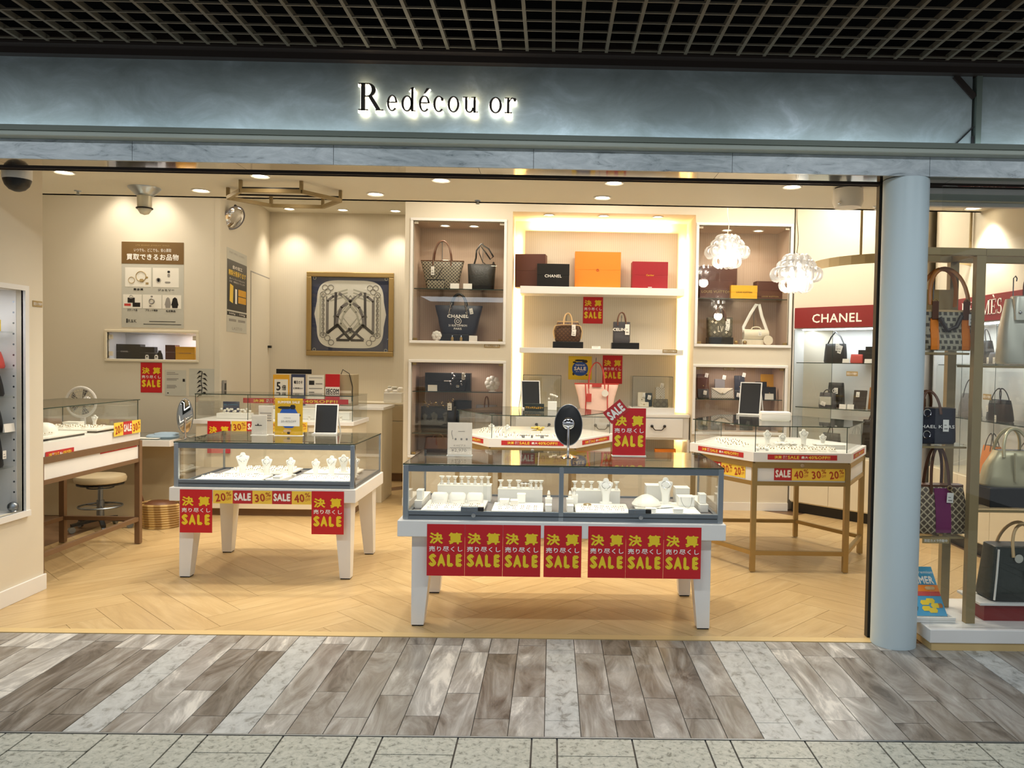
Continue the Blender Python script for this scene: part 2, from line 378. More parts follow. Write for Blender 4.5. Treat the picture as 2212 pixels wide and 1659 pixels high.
# ================================================================ LARGE STRUCTURE
ZC, ZR, YE, YB = 2.75, 3.3, 6.30, 8.0          # front ceiling, rear ceiling, edge of the front ceiling, face of the shelf wall
# ---- concourse floor: grout bed, wood-look planks, pitted strips, granite slabs
fl = struct('floor', B(-5, 5, -4, 4.205, -.06, -.006), M['inkb'])
PW = .147
pits = {0: 1, -9: 1, -13: 1, 6: 1, 7: 1, 15: 1}
rr = random.Random(3)
for i in range(-24, 25):
    x0 = -.0075 + i * PW; x1 = x0 + PW - .0035
    a = 3.098
    cuts = [3.098] + ([3.27, 4.09] if i % 4 == 0 else [3.50, 4.0] if i % 4 == 1 else [3.25, 3.98] if i % 4 == 2 else [3.47, 4.1]) + [4.2]
    if i in pits: cuts = [3.098, 3.28 + .2 * (i % 3), 4.2] if i % 2 else [3.098, 3.24, 4.04, 4.2]
    for a, b in zip(cuts, cuts[1:]):
        B(x0, x1, a + .0015, b - .0015, -.012, rr.uniform(-.0006, .0)).build('plank', M['plank2'] if i in pits else M['plank'], fl)
# granite: a narrow strip and two slabs repeat, one slab cut across
per = .69
for k in range(-6, 7):
    x = -.055 + k * per
    for j, y1 in enumerate((3.086, 2.42, 1.75)):
        y0 = y1 - .66
        B(x, x + .093, y0 + .003, y1 - .003, -.02, -.001).build('granite_slab', M['granite'], fl)
        B(x + .1, x + .391, y1 - .137, y1 - .003, -.02, -.001).build('granite_slab', M['granite'], fl)
        B(x + .1, x + .391, y0 + .003, y1 - .142, -.02, -.001).build('granite_slab', M['granite'], fl)
        B(x + .398, x + .683, y0 + .003, y1 - .003, -.02, -.001).build('granite_slab', M['granite'], fl)
struct('trim_9', B(-3.2, 1.9, 4.209, 4.273, -.01, .0008), M['strip'])
struct('trim_1', B(-5, 5, 3.0875, 3.0965, -.02, .0005), M['chromed'])
# ---- shop floor: herringbone boards
sf = struct('floor', B(-5.2, 4.4, 4.205, 10.2, -.06, -.004), M['woodf'])
def clip(poly, ax, lim, keep_gt):
    out = []
    for i in range(len(poly)):
        p, q = poly[i - 1], poly[i]; ip = (p[ax] > lim) == keep_gt; iq = (q[ax] > lim) == keep_gt
        if ip != iq:
            t = (lim - p[ax]) / (q[ax] - p[ax]); out.append((p[0] + t * (q[0] - p[0]), p[1] + t * (q[1] - p[1])))
        if iq: out.append(q)
    return out
BW, NB = .20, 5
nb = 0
c45 = math.sqrt(.5)
def board(x0, y0, x1, y1, rot):
    global nb
    # rectangle in the 45-degree frame -> world, clipped to the shop
    P = [((x * c45 - y * c45) - .4, (x * c45 + y * c45) + 6.6) for x, y in ((x0, y0), (x1, y0), (x1, y1), (x0, y1))]
    for ax, lim, gt in ((1, 4.275, True), (1, 9.6, False), (0, -3.9, True), (0, 3.4, False)):
        P = clip(P, ax, lim, gt)
        if len(P) < 3: return
    cx = sum(p[0] for p in P) / len(P); cy = sum(p[1] for p in P) / len(P)
    if (cx < -3.25 and cy < 4.98) or (cy > 8.05 and (cx > -1.5 or cx < -3.4)): return
    an = PI / 4 + (PI / 2 if rot else 0); c_, s_ = math.cos(-an), math.sin(-an)
    Q = [((p[0] - cx) * c_ - (p[1] - cy) * s_, (p[0] - cx) * s_ + (p[1] - cy) * c_) for p in P]
    o = MB().prism(Q, -.01, 0).build('floor_board', M['board'], sf, loc=(cx, cy, 0), rz=an); nb += 1
g = .0012
for i in range(-26, 27):
    for j in range(-26, 27):
        # herringbone: one board along x and one along y per lattice cell
        m_ = (i - j) % (2 * NB)
        if m_ == 0: board(i * BW + g, j * BW + g, (i + NB) * BW - g, (j + 1) * BW - g, False)
        if m_ == 2 * NB - 1: board(i * BW + g, j * BW + g, (i + 1) * BW - g, (j + NB) * BW - g, True)
# ---- egg-crate ceiling of the concourse over a black plenum
cg = struct('ceiling', B(-5.5, 5.5, -4, 4.4, 3.5, 3.55).box(-5.5, 5.5, 4.1, 4.4, 3.1, 3.5).box(-5.5, -5.45, -4, 4.1, 3.06, 3.5).box(5.45, 5.5, -4, 4.1, 3.06, 3.5).box(-5.5, 5.5, -4.05, -4, 3.06, 3.5), M['plenum'])
GS = .1325
for i in range(-28, 31):
    x = -.02 + i * GS
    B(x - .008, x + .008, 1.2, 4.06, 3.05, 3.076).build('grid_bar', M['grid'], cg)
for j in range(16):
    y = 3.975 - j * .108
    B(-4, 4.3, y - .004, y + .004, 3.0505, 3.0585).build('grid_bar', M['grid'], cg)
# ---- shop-front header
FX0, FX1 = -4.2, 4.4
struct('trim_2', B(FX0, FX1, 4.05, 4.34, 3.008, 3.05).box(FX0, FX1, 4.0, 4.05, 3.04, 3.1), M['brown'])
fw_ = struct('wall_front', B(FX0, 2.155, 4.10, 4.34, 2.60, 3.06).box(2.155, 2.205, 4.13, 4.34, 2.6, 3.06).box(2.205, FX1, 4.1, 4.34, 2.6, 3.06), M['fascia'])
B(2.172, 2.200, 4.085, 4.13, 2.64, 3.01).build('channel', M['ledge2'], fw_)
MB().bar((2.06, 4.095, 3.008), (2.165, 4.095, 2.90), .03, .012, (0, 1, 0)).build('brace', M['brown'], fw_)
MB().bar((2.06, 4.095, 2.645), (2.165, 4.095, 2.75), .006, .012, (0, 1, 0)).build('brace', M['black'], fw_)
B(2.156, 2.166, 4.09, 4.1, 2.645, 2.70).build('groove_strip', M['black'], fw_)
struct('trim_3', B(FX0, FX1, 4.062, 4.10, 2.617, 2.631).box(FX0, FX1, 4.03, 4.042, 2.6175, 2.645), M['ledge2'])
struct('trim_4', B(FX0, FX1, 4.035, 4.11, 2.592, 2.617, .006), M['ledge'])
mar = struct('trim_5', B(FX0, FX1, 4.112, 4.30, 2.496, 2.6), M['inkb'])
for i in range(-4, 5):
    x = -.115 + i * 1.03
    B(x + .0012, min(x + 1.0288, FX1), 4.10, 4.114, 2.491, 2.591).build('marble_tile', M['marble'], mar)
for i in range(-3, 4):
    B(i * 1.25 - .4 + .001, i * 1.25 + .849, 4.114, 4.285, 2.4925, 2.497).build('soffit_panel', M['mirror'], mar)
struct('trim_6', B(FX0, 4.4, 4.287, 4.297, 2.484, 2.5).box(FX0, 4.4, 4.325, 4.335, 2.484, 2.5).box(FX0, 4.4, 4.297, 4.325, 2.497, 2.51), M['brown'])
light('AREA', (.1, 4.054, 2.634), 4.2, (.66, .85, .97), 8.4, (PI - .30, 0, 0), .02)
# ---- ceilings of the shop
struct('ceiling', B(-5.2, 4.4, 4.335, YE + .04, ZC, ZC + .06).box(-5.2, 4.4, YE - .01, YE + .04, ZC, ZR + .05), M['ceil'])
struct('ceiling', B(-5.2, 4.4, YE, 10.2, ZR, ZR + .06), M['ceil'])
# ---- column in the opening, shutter guide
struct('pillar', MB().lathe([(.116, 0), (.116, 2.4905)], 48, (1.871, 4.205, 0)), M['pillar'], smooth=True)
struct('trim_7', B(1.762, 1.782, 4.285, 4.325, 0, 2.483), M['black'])
# ---- walls
def holes(mb, x0, x1, z0, z1, hs, y0, y1):
    """upright slab with rectangular openings"""
    xs = sorted({x0, x1, *[h[0] for h in hs], *[h[1] for h in hs]}); zs = sorted({z0, z1, *[h[2] for h in hs], *[h[3] for h in hs]})
    for a, b in zip(xs, xs[1:]):
        run = None
        for c, d in zip(zs, zs[1:]):
            solid = not any(h[0] <= a and b <= h[1] and h[2] <= c and d <= h[3] for h in hs)
            if solid: run = (run[0], d) if run else (c, d)
            if (not solid or d == z1) and run: mb.box(a, b, y0, y1, run[0], run[1]); run = None
    return mb
def lining(x0, x1, z0, z1, y0, y1, t=.012):
    return MB().box(x0 - t, x1 + t, y1, y1 + t, z0 - t, z1 + t).box(x0 - t, x0, y0, y1, z0 - t, z1 + t).box(x1, x1 + t, y0, y1, z0 - t, z1 + t).box(x0, x1, y0, y1, z1, z1 + t).box(x0, x1, y0, y1, z0 - t, z0)
def rim(x0, x1, z0, z1, y0, y1, w=.03):
    return MB().box(x0 - w, x1 + w, y0, y1, z1, z1 + w, .004).box(x0 - w, x1 + w, y0, y1, z0 - w, z0, .004).box(x0 - w, x0, y0, y1, z0, z1, .004).box(x1, x1 + w, y0, y1, z0, z1, .004)
NUL, NLL, NLIT, NUR, NLR = (-1.425, -.509, 1.683, 2.889), (-1.43, -.50, .52, 1.461), (-.425, 1.43, .50, 3.0), (1.463, 2.395, 1.695, 2.896), (1.459, 2.37, .80, 1.461)
wb = struct('wall_back', holes(MB(), -1.508, 2.43, 0, ZR, [NUL, NLL, NLIT, NUR, NLR], YB, YB + .05), M['wall'])
struct('trim_8', B(-1.508, 2.43, YB - .012, YB, 0, .08), M['white'])
ND = YB + .46
GL = {}
for k, h in (('ul', NUL), ('ll', NLL), ('ur', NUR), ('lr', NLR)):
    lining(*h, YB + .05, ND).build('niche_lining', M['niche'], wb)
    rim(*h, YB - .018, YB + .02, .028).build('niche_frame', M['white'], wb)
    B(h[0] + .003, (h[0] + h[1]) / 2 - .001, YB + .024, YB + .029, h[2] + .003, h[3] - .003).build('glass_pane', M['glass'], wb)
    B((h[0] + h[1]) / 2 + .001, h[1] - .003, YB + .024, YB + .029, h[2] + .003, h[3] - .003).build('glass_pane', M['glass'], wb)
    for q in ((h[0], h[3] - .03), (h[1] - .05, h[3] - .03), (h[0], h[2]), (h[1] - .05, h[2])):
        B(q[0] + .004, q[0] + .046, YB + .018, YB + .034, q[1] + .004, q[1] + .026).build('glass_clip', M['ivory'] if k[0] == 'u' and q[1] > 2 else M['gold'], wb)
def gshelf(h, z, y0=YB + .06):
    return B(h[0] + .002, h[1] - .002, y0, ND - .004, z - .008, z)
SUL, SLL, SLL2, SUR, SLR = 2.217, 1.168, .74, 2.168, 1.135
for h, z in ((NUL, SUL), (NLL, SLL), (NLL, SLL2), (NUR, SUR), (NLR, SLR)):
    o = gshelf(h, z).build('glass_shelf', M['gtop'], wb)
    B(h[0] + .002, h[1] - .002, YB + .0585, YB + .0602, z - .008, z).build('glass_edge', M['gdark'], wb)
# lit niche: back panel held off the sides with lamp strips glowing behind its edges
x0, x1, z0, z1 = NLIT
MB().box(x0 - .012, x1 + .012, ND + .1, ND + .112, z0, z1 + .012).box(x0 - .012, x0, YB + .05, ND + .1, z0, z1).box(x1, x1 + .012, YB + .05, ND + .1, z0, z1).box(x0, x1, YB + .05, ND + .1, z1, z1 + .012).box(x0, x1, YB + .05, ND + .1, z0 - .012, z0).build('niche_lining', M['wall'], wb)
B(x0 + .11, x1 - .11, ND - .03, ND, z0, z1 - .12).build('back_panel', M['paper'], wb)
for a in ((x0 + .115, x0 + .13, ND + .005, ND + .03, z0 + .1, z1 - .13), (x1 - .13, x1 - .115, ND + .005, ND + .03, z0 + .1, z1 - .13), (x0 + .12, x1 - .12, ND + .005, ND + .03, z1 - .145, z1 - .13)):
    B(*a).build('lamp_strip', M['led'], wb)
LZ = (z0 + z1) / 2
light('AREA', (x0 + .09, ND + .03, LZ), 17, WARM2, 2.2, (0, PI / 2, 0), .05)
light('AREA', (x1 - .09, ND + .03, LZ), 17, WARM2, 2.2, (0, -PI / 2, 0), .05)
light('AREA', ((x0 + x1) / 2, ND + .03, z1 - .10), 18, WARM2, 1.5, (PI, 0, 0), .05)
S1, S2 = 2.262, 1.632
for z, d in ((S1, .075), (S2, .055)):
    B(-.345, 1.345, YB + .10, ND - .03, z - d, z, .003).build('shelf', M['white'], wb)
# poster wall on the left with a small display recess
HR = (-4.49, -3.60, 1.447, 1.715)
wl = struct('wall_back', holes(MB(), -5.2, -3.365, 0, ZR, [HR], YB, YB + .04), M['wall'])
lining(*HR, YB + .04, YB + .34).build('recess_lining', M['white'], wl)
rim(*HR, YB - .012, YB + .02, .026).build('recess_frame', M['cream'], wl)
B(HR[0] + .002, (HR[0] + HR[1]) / 2, YB + .022, YB + .027, HR[2] + .002, HR[3] - .002).build('glass_pane', M['glass'], wl)
B((HR[0] + HR[1]) / 2 + .002, HR[1] - .002, YB + .022, YB + .027, HR[2] + .002, HR[3] - .002).build('glass_pane', M['glass'], wl)
for x, z in ((HR[0], HR[3] - .07), (HR[0], HR[2] + .03), (HR[1] - .045, HR[3] - .07)):
    B(x + .002, x + .043, YB + .015, YB + .033, z, z + .045).build('glass_clip', M['ivory'], wl)
light('AREA', (-4.2, YB + .16, HR[3] - .004), .7, (.95, .92, 1), .12, (0, 0, 0)); light('AREA', (-3.78, YB + .16, HR[3] - .004), .9, (.98, .93, 1), .12, (0, 0, 0))
# slanting wall with a flush door, then the far wall with striped paper
A0, A1 = Vector((-3.365, YB, 0)), Vector((-3.566, 9.95, 0)); ang = math.atan2(A1.y - A0.y, A1.x - A0.x); AL = (A1 - A0).length
wa = struct('wall_left', B(0, AL, 0, .05, 0, ZR), M['wall']); wa.location = A0; wa.rotation_euler.z = ang
dr = struct('door_1', B(1.12, AL - .02, -.006, 0, .02, 2.46), M['wall']); dr.location = A0; dr.rotation_euler.z = ang
MB().box(1.105, 1.118, -.003, 0, .02, 2.475).box(1.105, AL - .01, -.003, 0, 2.463, 2.476).build('door_gap', M['inkg'], dr)
MB().box(AL - .10, AL - .05, -.045, -.006, 1.60, 1.63).build('door_pull', M['black'], dr)
struct('wall_back', B(-3.7, -1.5, 9.95, 10, 0, ZR), M['paper'])
struct('wall_right', B(-1.508, -1.46, YB + .05, 9.95, 0, ZR), M['wall'])
struct('wall_left', B(-5.25, -5.2, 4.3, 8.04, 0, ZR), M['wall'])
struct('wall_left', B(-5.2, -4.1, 4.33, 4.38, 0, 2.8), M['wall'])
# front-left return wall with a display niche let into its side
LX = -3.2; LN = (4.25, 4.80, .535, 1.87)
q = MB(); q.M = Matrix(((0, -1, 0, 0), (1, 0, 0, 0), (0, 0, 1, 0), (0, 0, 0, 1)))
holes(q, 4.112, 4.985, 0, 2.75, [LN], -LX, -LX + .04)
q.M = None; q.box(-4.15, LX - .04, 4.945, 4.985, 0, 2.75)
wr = struct('wall_left', q, M['wall'])
MB().box(LX - .35, LX - .338, LN[0], LN[1], LN[2], LN[3]).box(LX - .338, LX - .04, LN[1], LN[1] + .012, LN[2], LN[3]).box(LX - .338, LX - .04, LN[0] - .012, LN[0], LN[2], LN[3]).box(LX - .338, LX - .04, LN[0], LN[1], LN[3], LN[3] + .012).box(LX - .338, LX - .04, LN[0], LN[1], LN[2] - .012, LN[2]).build('niche_lining', M['white'], wr)
MB().box(LX - .01, LX + .02, LN[0], LN[1] + .04, LN[2] - .035, LN[2]).box(LX - .01, LX + .015, LN[1], LN[1] + .035, LN[2], LN[3] + .03).box(LX - .01, LX + .015, LN[0], LN[1], LN[3], LN[3] + .03).build('niche_frame', M['white'], wr)
q = MB()
for k in range(20): q.tube([(LX - .055, LN[1] - .0035, LN[2] + .05 + .064 * k), (LX - .055, LN[1] + .0005, LN[2] + .05 + .064 * k)], .006, 8)
B(LX - .07, LX - .04, LN[1] - .003, LN[1], LN[2], LN[3]).build('shelf_standard', M['white'], wr); q.build('peg_holes', M['chromed'], wr)['kind'] = 'stuff'
LSH = (1.62, 1.40, 1.235, 1.02, .81)
for z in LSH:
    B(LX - .335, LX - .05, LN[0] + .003, LN[1] - .015, z - .008, z).build('glass_shelf', M['gtop'], wr)
light('AREA', (LX - .2, 4.5, LN[3] - .006), 1.6, (.94, .94, 1), .4, (0, 0, 0), .05)
struct('baseboard_left', B(LX, LX + .014, 4.112, 4.995, 0, .10, .003), M['white'])
B(LX, LX + .008, 4.42, 4.49, .21, .36, .003).build('socket_plate', M['white'], wr)
# right side: diagonal run of cabinets, then a side run; soffits above them
struct('wall_right', B(3.98, 4.03, 4.3, 7.4, 0, ZR), M['wall'])
# window beside the column
w1 = struct('window_1', B(2.03, 4.4, 4.10, 4.62, 0, .04), M['strip'])
B(2.02, 4.4, 4.095, 4.66, .04, .112, .004).build('window_sill', M['white'], w1)
B(2.03, 3.2, 4.128, 4.134, .112, 2.45).build('glass_pane', M['glass'], w1)
B(3.204, 4.4, 4.128, 4.134, .112, 2.45).build('glass_pane', M['glass'], w1)
MB().box(2.0, 4.4, 4.34, 4.40, 2.455, 2.49).box(2.0, 4.4, 4.40, 4.44, 2.40, 2.42).build('window_head', M['white'], w1)
B(2.0, 4.4, 4.345, 4.40, 2.42, 2.455).build('window_head', M['ledge'], w1)
# closing walls out of view
struct('wall_right', B(4.4, 4.45, 4.1, 8.1, 0, ZR), M['wall'])
struct('wall_back', B(2.4, 4.45, 8.1, 8.15, 0, ZR), M['wall'])

# ---------------------------------------------------------------- lamps of the shop and added fill
def downlight(x, y, z, label, group, power=26, spot=2.0, col=WARM, r=.052):
    t = thing('downlight', label, 'ceiling light', (x, y, z), 0, group)
    MB().lathe([(r + .018, 0), (r + .018, -.006), (r + .012, -.009), (r, -.004), (r - .002, 0)], 24).build('rim', M['white'], t, True)
    MB().lathe([(r - .002, -.001), (r - .004, -.003), (.001, -.0032)], 24).build('diffuser', M['bulb'], t, True)
    light('SPOT', (x, y, z - .03), power, col, .05, (0, 0, 0), None, spot, .9)
FRONT = [(-3.40, 5.53, 'ceiling downlight closest to the white dome camera'), (-2.05, 5.53, 'ceiling downlight in front of the hanging hexagon frame'),
         (-2.69, 6.05, 'ceiling downlight between the trumpet camera and the hexagon frame'), (-2.05, 6.0, 'ceiling downlight shining inside the hexagon frame'),
         (-1.37, 6.06, 'ceiling downlight just to the right of the hexagon frame'), (-.80, 5.55, 'front ceiling downlight over the gap between both white tables'),
         (.36, 6.03, 'rear one of the two downlights above the front table'), (.41, 5.53, 'front one of the two downlights above the front table'),
         (1.66, 5.54, 'ceiling downlight beside the round white ceiling unit'), (3.27, 6.15, 'ceiling downlight seen through the shop window, right of column')]
for x, y, l in FRONT: downlight(x, y, ZC, l, 'round downlights in the front ceiling', 68)
for x, y, l in ((-3.24, 9.70, 'downlight over the far striped wall, nearest the slanting wall'), (-2.59, 9.70, 'middle downlight above the framed scarf'), (-1.95, 9.70, 'downlight over the far wall, nearest the shelf unit')):
    downlight(x, y, ZR, l, 'downlights over the far wall', 46, 1.7)
for i, x in enumerate((-4.33, -3.95)):
    light('SPOT', (x, 7.80, ZR - .03), 30, WARM, .05, (0, 0, 0), None, 1.6, .9)
for x in (-.9, .5, 1.9, 2.75):
    light('AREA', (x, 7.2, ZR - .02), 20, WARM, .6)
for x, z, y, n, grp in ((-1.14, NUL[3], 8.25, 'downlight in the roof of the niche with the woven tote, near the outer wall', 'two lamps of the black bag niche'), (-.84, NUL[3], 8.25, 'downlight in the roof of the black bag niche, near the glowing niche', 'two lamps of the black bag niche'),
                        (1.80, NUR[3], 8.25, 'downlight in the roof of the glazed niche behind the pendants, left of cord', 'two lamps of the niche behind the pendants'), (2.13, NUR[3], 8.25, 'downlight in the roof of the glazed niche behind the pendants, right of cord', 'two lamps of the niche behind the pendants')):
    downlight(x, y, z, n, grp, 5, 2.2, r=.04)
for x, n in ((-.06, 'lamp in the roof of the glowing niche, above the brown boxes'), (.50, 'lamp in the roof of the glowing niche, above the orange box'), (1.06, 'lamp in the roof of the glowing niche, above the dark red box')):
    downlight(x, 8.14, NLIT[3], n, 'three lamps of the glowing niche', 4, 2.0, r=.04)
for h, p in ((NLL, 2.2), (NLR, 2.2)):
    light('AREA', ((h[0] + h[1]) / 2, 8.2, h[3] - .01), p, (1, .84, .72), .5, (0, 0, 0), .08)

for x in (-4.1, -2.6):
    light('AREA', (x, 7.1, ZR - .02), 10, WARM, .6)  # fill lights added to brighten the back left, not actual fittings
light('AREA', (-2.4, 8.9, ZR - .02), 7, WARM, .6)  # another added fill, for the dim far recess

for x, l in ((-2.5, 'near the dome camera'), (-.4, 'above the left half of the front table'), (1.2, 'above the right end of the front table')): downlight(x, 4.85, ZC, 'added unseen downlight just inside the shop opening, ' + l, 'added unseen downlights just inside the opening', 30)  # extra row added out of sight behind the header to brighten the front

# ================================================================ PRINTED SIGNS
def sale_poster(loc, label, rz=0, w=.212, h=.298, group='red end-of-term sale posters', rx=0):
    t = thing('sale_poster', label, 'poster', loc, rz, group)
    if rx: t.rotation_euler.x = rx
    B(-w / 2, w / 2, -.0012, 0, 0, h).build('sheet', M['red'], t)
    MB().text('決', -.254 * w, .73 * h, .36 * w, .22 * h, bold=.05).build('heading_letter', M['yel'], t); MB().text('算', .25 * w, .73 * h, .36 * w, .23 * h, bold=.05).build('heading_letter', M['yel'], t)
    for k, ch in enumerate('SALE'): MB().text(ch, (-.345 + .232 * k) * w, .304 * h, (.20, .22, .165, .165)[k] * w, .25 * h, bold=.075).build('sale_letter', M['yel'], t)
    MB().text('売り尽くし', 0, .523 * h, .89 * w, .105 * h, bold=.025).build('lettering', M['inkw'], t)
    return t
def sale_band(loc, label, w=.5, h=.036, rz=0, group='red discount bands'):
    t = thing('sale_band', label, 'banner', loc, rz, group)
    B(-w / 2, w / 2, -.001, 0, 0, h).build('strip', M['red2'], t)
    f = lambda a: (a - 590) / 503 * w - w / 2
    for s, a, b in (('決算', 638, 692), ('SALE', 735, 818), ('40%OFF!!', 885, 1042)): MB().text(s, (f(a) + f(b)) / 2, h * .5, f(b) - f(a), h * .62, bold=.04).build('lettering', M['yelb'], t)
    MB().text('最大', (f(833) + f(882)) / 2, h * .5, f(882) - f(833), h * .5, bold=.04).build('lettering', M['inkw'], t)
    for s, zz in (('売り', .68), ('尽くし', .34)): MB().text(s, (f(700) + f(730)) / 2, h * zz, f(730) - f(700), h * .26, bold=.02).build('lettering', M['inkw'], t)
    return t
def discount_strip(loc, cells, label, cw=.13, h=.092, rz=0, rx=0):
    t = thing('discount_strip', label, 'banner', loc, rz, 'yellow and red percentage strips')
    if rx: t.rotation_euler.x = rx
    x = -len(cells) * cw / 2
    for c in cells:
        p = B(x, x + cw, -.001, 0, 0, h).build('price_panel', M['red2'] if c == 'S' else M['yelb'], t)
        if c == 'S': MB().text('SALE', x + cw / 2, h * .52, cw * .86, h * .6, bold=.06).build('lettering', M['inkw'], p)
        else:
            MB().text(c, x + cw * .38, h * .46, cw * .52, h * .62, bold=.03, rot=.12).text('%', x + cw * .8, h * .72, cw * .26, h * .34, bold=.01, rot=.12).build('lettering', M['inkr'], p)
            MB().text('OFF', x + cw * .8, h * .36, cw * .26, h * .2, rot=.12).build('small_lettering', M['inkr'], p)
        x += cw
    return t
def camera_plate(loc, label, w=.14, h=.045, rz=0, m='inkt'):
    t = thing('notice_plate', label, 'sign', loc, rz)
    B(-w / 2, w / 2, -.003, 0, 0, h).build('plate', M[m], t)
    MB().text('防犯カメラ作動中', 0, h * .5, w * .86, h * .55, y=-.004, bold=.02).build('lettering', M['inkw'], t)

# ================================================================ WHITE TABLES WITH GLASS SHOWCASES
def white_table(label, x0, x1, y0, y1, zs, lx0, lx1, ly0, ly1):
    t = thing('display_table', label, 'table', ((x0 + x1) / 2, (y0 + y1) / 2, 0)); ox, oy = t.location[:2]
    B(x0 - ox, x1 - ox, y0 - oy, y1 - oy, zs - .09, zs, .004).build('top_slab', M['white'], t)
    for sx, X in ((1, lx0), (-1, lx1)):
        for sy, Yv in ((1, ly0), (-1, ly1)):
            a, b = X - ox, Yv - oy; zt = zs - .09
            q = lambda w_, d_, z: [(a, b, z), (a + sx * w_, b, z), (a + sx * w_, b + sy * d_, z), (a, b + sy * d_, z)]
            lg = MB().hexa(q(.07, .07, .008), q(.118, .13, zt)).build('leg', M['white'], t)
            r = sorted((a + sx * .004, a + sx * .066)); u = sorted((b + sy * .004, b + sy * .066))
            B(r[0], r[1], u[0], u[1], 0, .008).build('foot', M['black'], lg)
    return t
def showcase(label, x0, x1, y0, y1, z0, z1, mids=(), locks=(), style=1):
    t = thing('glass_showcase', label, 'display case', ((x0 + x1) / 2, (y0 + y1) / 2, z0)); ox, oy = t.location[:2]
    a, b, c, d, H = x0 - ox, x1 - ox, y0 - oy, y1 - oy, z1 - z0; pw = .03
    B(a + .004, b - .004, c + .004, d - .004, 0, .012).build('base_board', M['grey'], t)
    fm = M['chromed']
    B(a, b, c, c + .022, .0, .05, .003).build('rail', fm, t); B(a, b, d - .02, d, 0, .022).build('rail', fm, t)
    B(a, a + .02, c + .022, d - .02, 0, .022).build('rail', fm, t); B(b - .02, b, c + .022, d - .02, 0, .022).build('rail', fm, t)
    B(a + .034, b - .034, c - .0015, c, .022, .026).build('rail_groove', M['black'], t)
    B(a, b, c, c + .02, H - .045, H - .008, .003).build('rail', fm, t)
    for X in (a, b - pw): B(X, X + pw, c - .001, c + .024, .0, H - .008, .003).build('post', M['chrome'] if style else fm, t)
    for X in (a, b - .012): B(X, X + .012, d - .014, d, .022, H - .008).build('post', M['chrome'], t)
    for m_ in mids: B(m_ - ox - .013, m_ - ox + .013, c - .001, c + .022, .0, H - .01, .002).build('post', M['chrome'], t)
    xs = [a + pw] + [m_ - ox for m_ in mids] + [b - pw]
    for l, r in zip(xs, xs[1:]):
        md = (l + r) / 2
        B(l, md + .01, c + .004, c + .008, .05, H - .045).build('glass_pane', M['glass'], t); B(md - .01, r, c + .012, c + .016, .05, H - .045).build('glass_pane', M['glass'], t)
    B(a + .012, b - .012, d - .008, d - .004, .022, H - .008).build('glass_pane', M['glass'], t)
    for X in (a + .004, b - .008): B(X, X + .004, c + .024, d - .014, .022, H - .008).build('glass_pane', M['glass'], t)
    B(a, b, c - .002, d, H - .008, H).build('glass_top', M['gtop'], t)
    B(a, b, c - .004, c - .002, H - .008, H - .001).build('glass_edge', M['gdark'], t)
    B(a - .0015, a, c, d, H - .008, H - .001).build('glass_edge', M['gdark'], t); B(b, b + .0015, c, d, H - .008, H - .001).build('glass_edge', M['gdark'], t)
    B(a + .04, b - .04, c + .024, c + .034, H - .022, H - .012).build('lamp_strip', M['caselamp'], t)
    light('AREA', ((x0 + x1) / 2, y0 + .034, z1 - .026), 1.5 * (b - a), (1, .93, .80), (b - a) * .94, (.25, 0, 0), .012)
    for lx in locks:
        k = B(lx - ox - .065, lx - ox + .03, c - .028, c - .001, .052, .078, .002).build('lock', M['chromed'], t)
        B(lx - ox + .031, lx - ox + .062, c - .024, c - .001, .054, .076, .002).build('lock_catch', M['black'], k)
        MB().tube([(lx - ox - .03, c - .032, .066), (lx - ox - .03, c - .027, .066)], .006, 10).build('screw', M['silver'], k)
        MB().tube([(lx - ox + .005, c - .02, .03), (lx - ox + .005, c - .001, .03)], .012, 12).build('lock_button', M['silver'], k)
    return t
ZF = .605; ZFT = .917
white_table('front white table with four tapered legs, hung with seven red posters', -.843, .978, 4.33, 5.13, ZF, -.77, .907, 4.38, 5.075)
showcase('long chrome framed glass case on the front white table', -.82, .967, 4.365, 5.10, ZF, ZFT, (.06,), (-.43, .50))
ZL = .617; ZLT = .92
white_table('smaller white table with tapered legs behind left, two red posters on its edge', -2.536, -1.30, 5.24, 6.10, ZL, -2.49, -1.343, 5.29, 6.045)
showcase('chrome framed glass case on the smaller white table', -2.52, -1.315, 5.272, 6.075, ZL, ZLT, (), ())
# posters on the front table
px0 = pt(922, 1180, 4.328).x; nth = ['first', 'second', 'third', 'fourth', 'fifth', 'sixth', 'seventh']
for i, x in enumerate((pt(963, 1180, 4.328).x, pt(1045, 1180, 4.328).x, pt(1127, 1180, 4.328).x, pt(1215.5, 1180, 4.328).x, pt(1311, 1180, 4.328).x, pt(1392.5, 1180, 4.328).x, pt(1474, 1180, 4.328).x)):
    sale_poster((x, 4.3285, .588 - .287), 'red sale poster on the front table edge, %s from its left end' % nth[i], w=.2085, h=.287)
for x, l in ((423.5, 'red sale poster over the left front leg of the smaller white table'), (708, 'red sale poster over the right front leg of the smaller white table')):
    sale_poster((pt(x, 1100, 5.238).x, 5.2385, ZL - .012 - .288), l, w=.214, h=.288)
discount_strip(((pt(460, 1070, 5.238).x + pt(673, 1070, 5.238).x) / 2, 5.2387, ZL - .012 - .09), ['20', 'S', '30', 'S', '40'], 'percentage strip between the two posters of the smaller white table', .1305, .088)

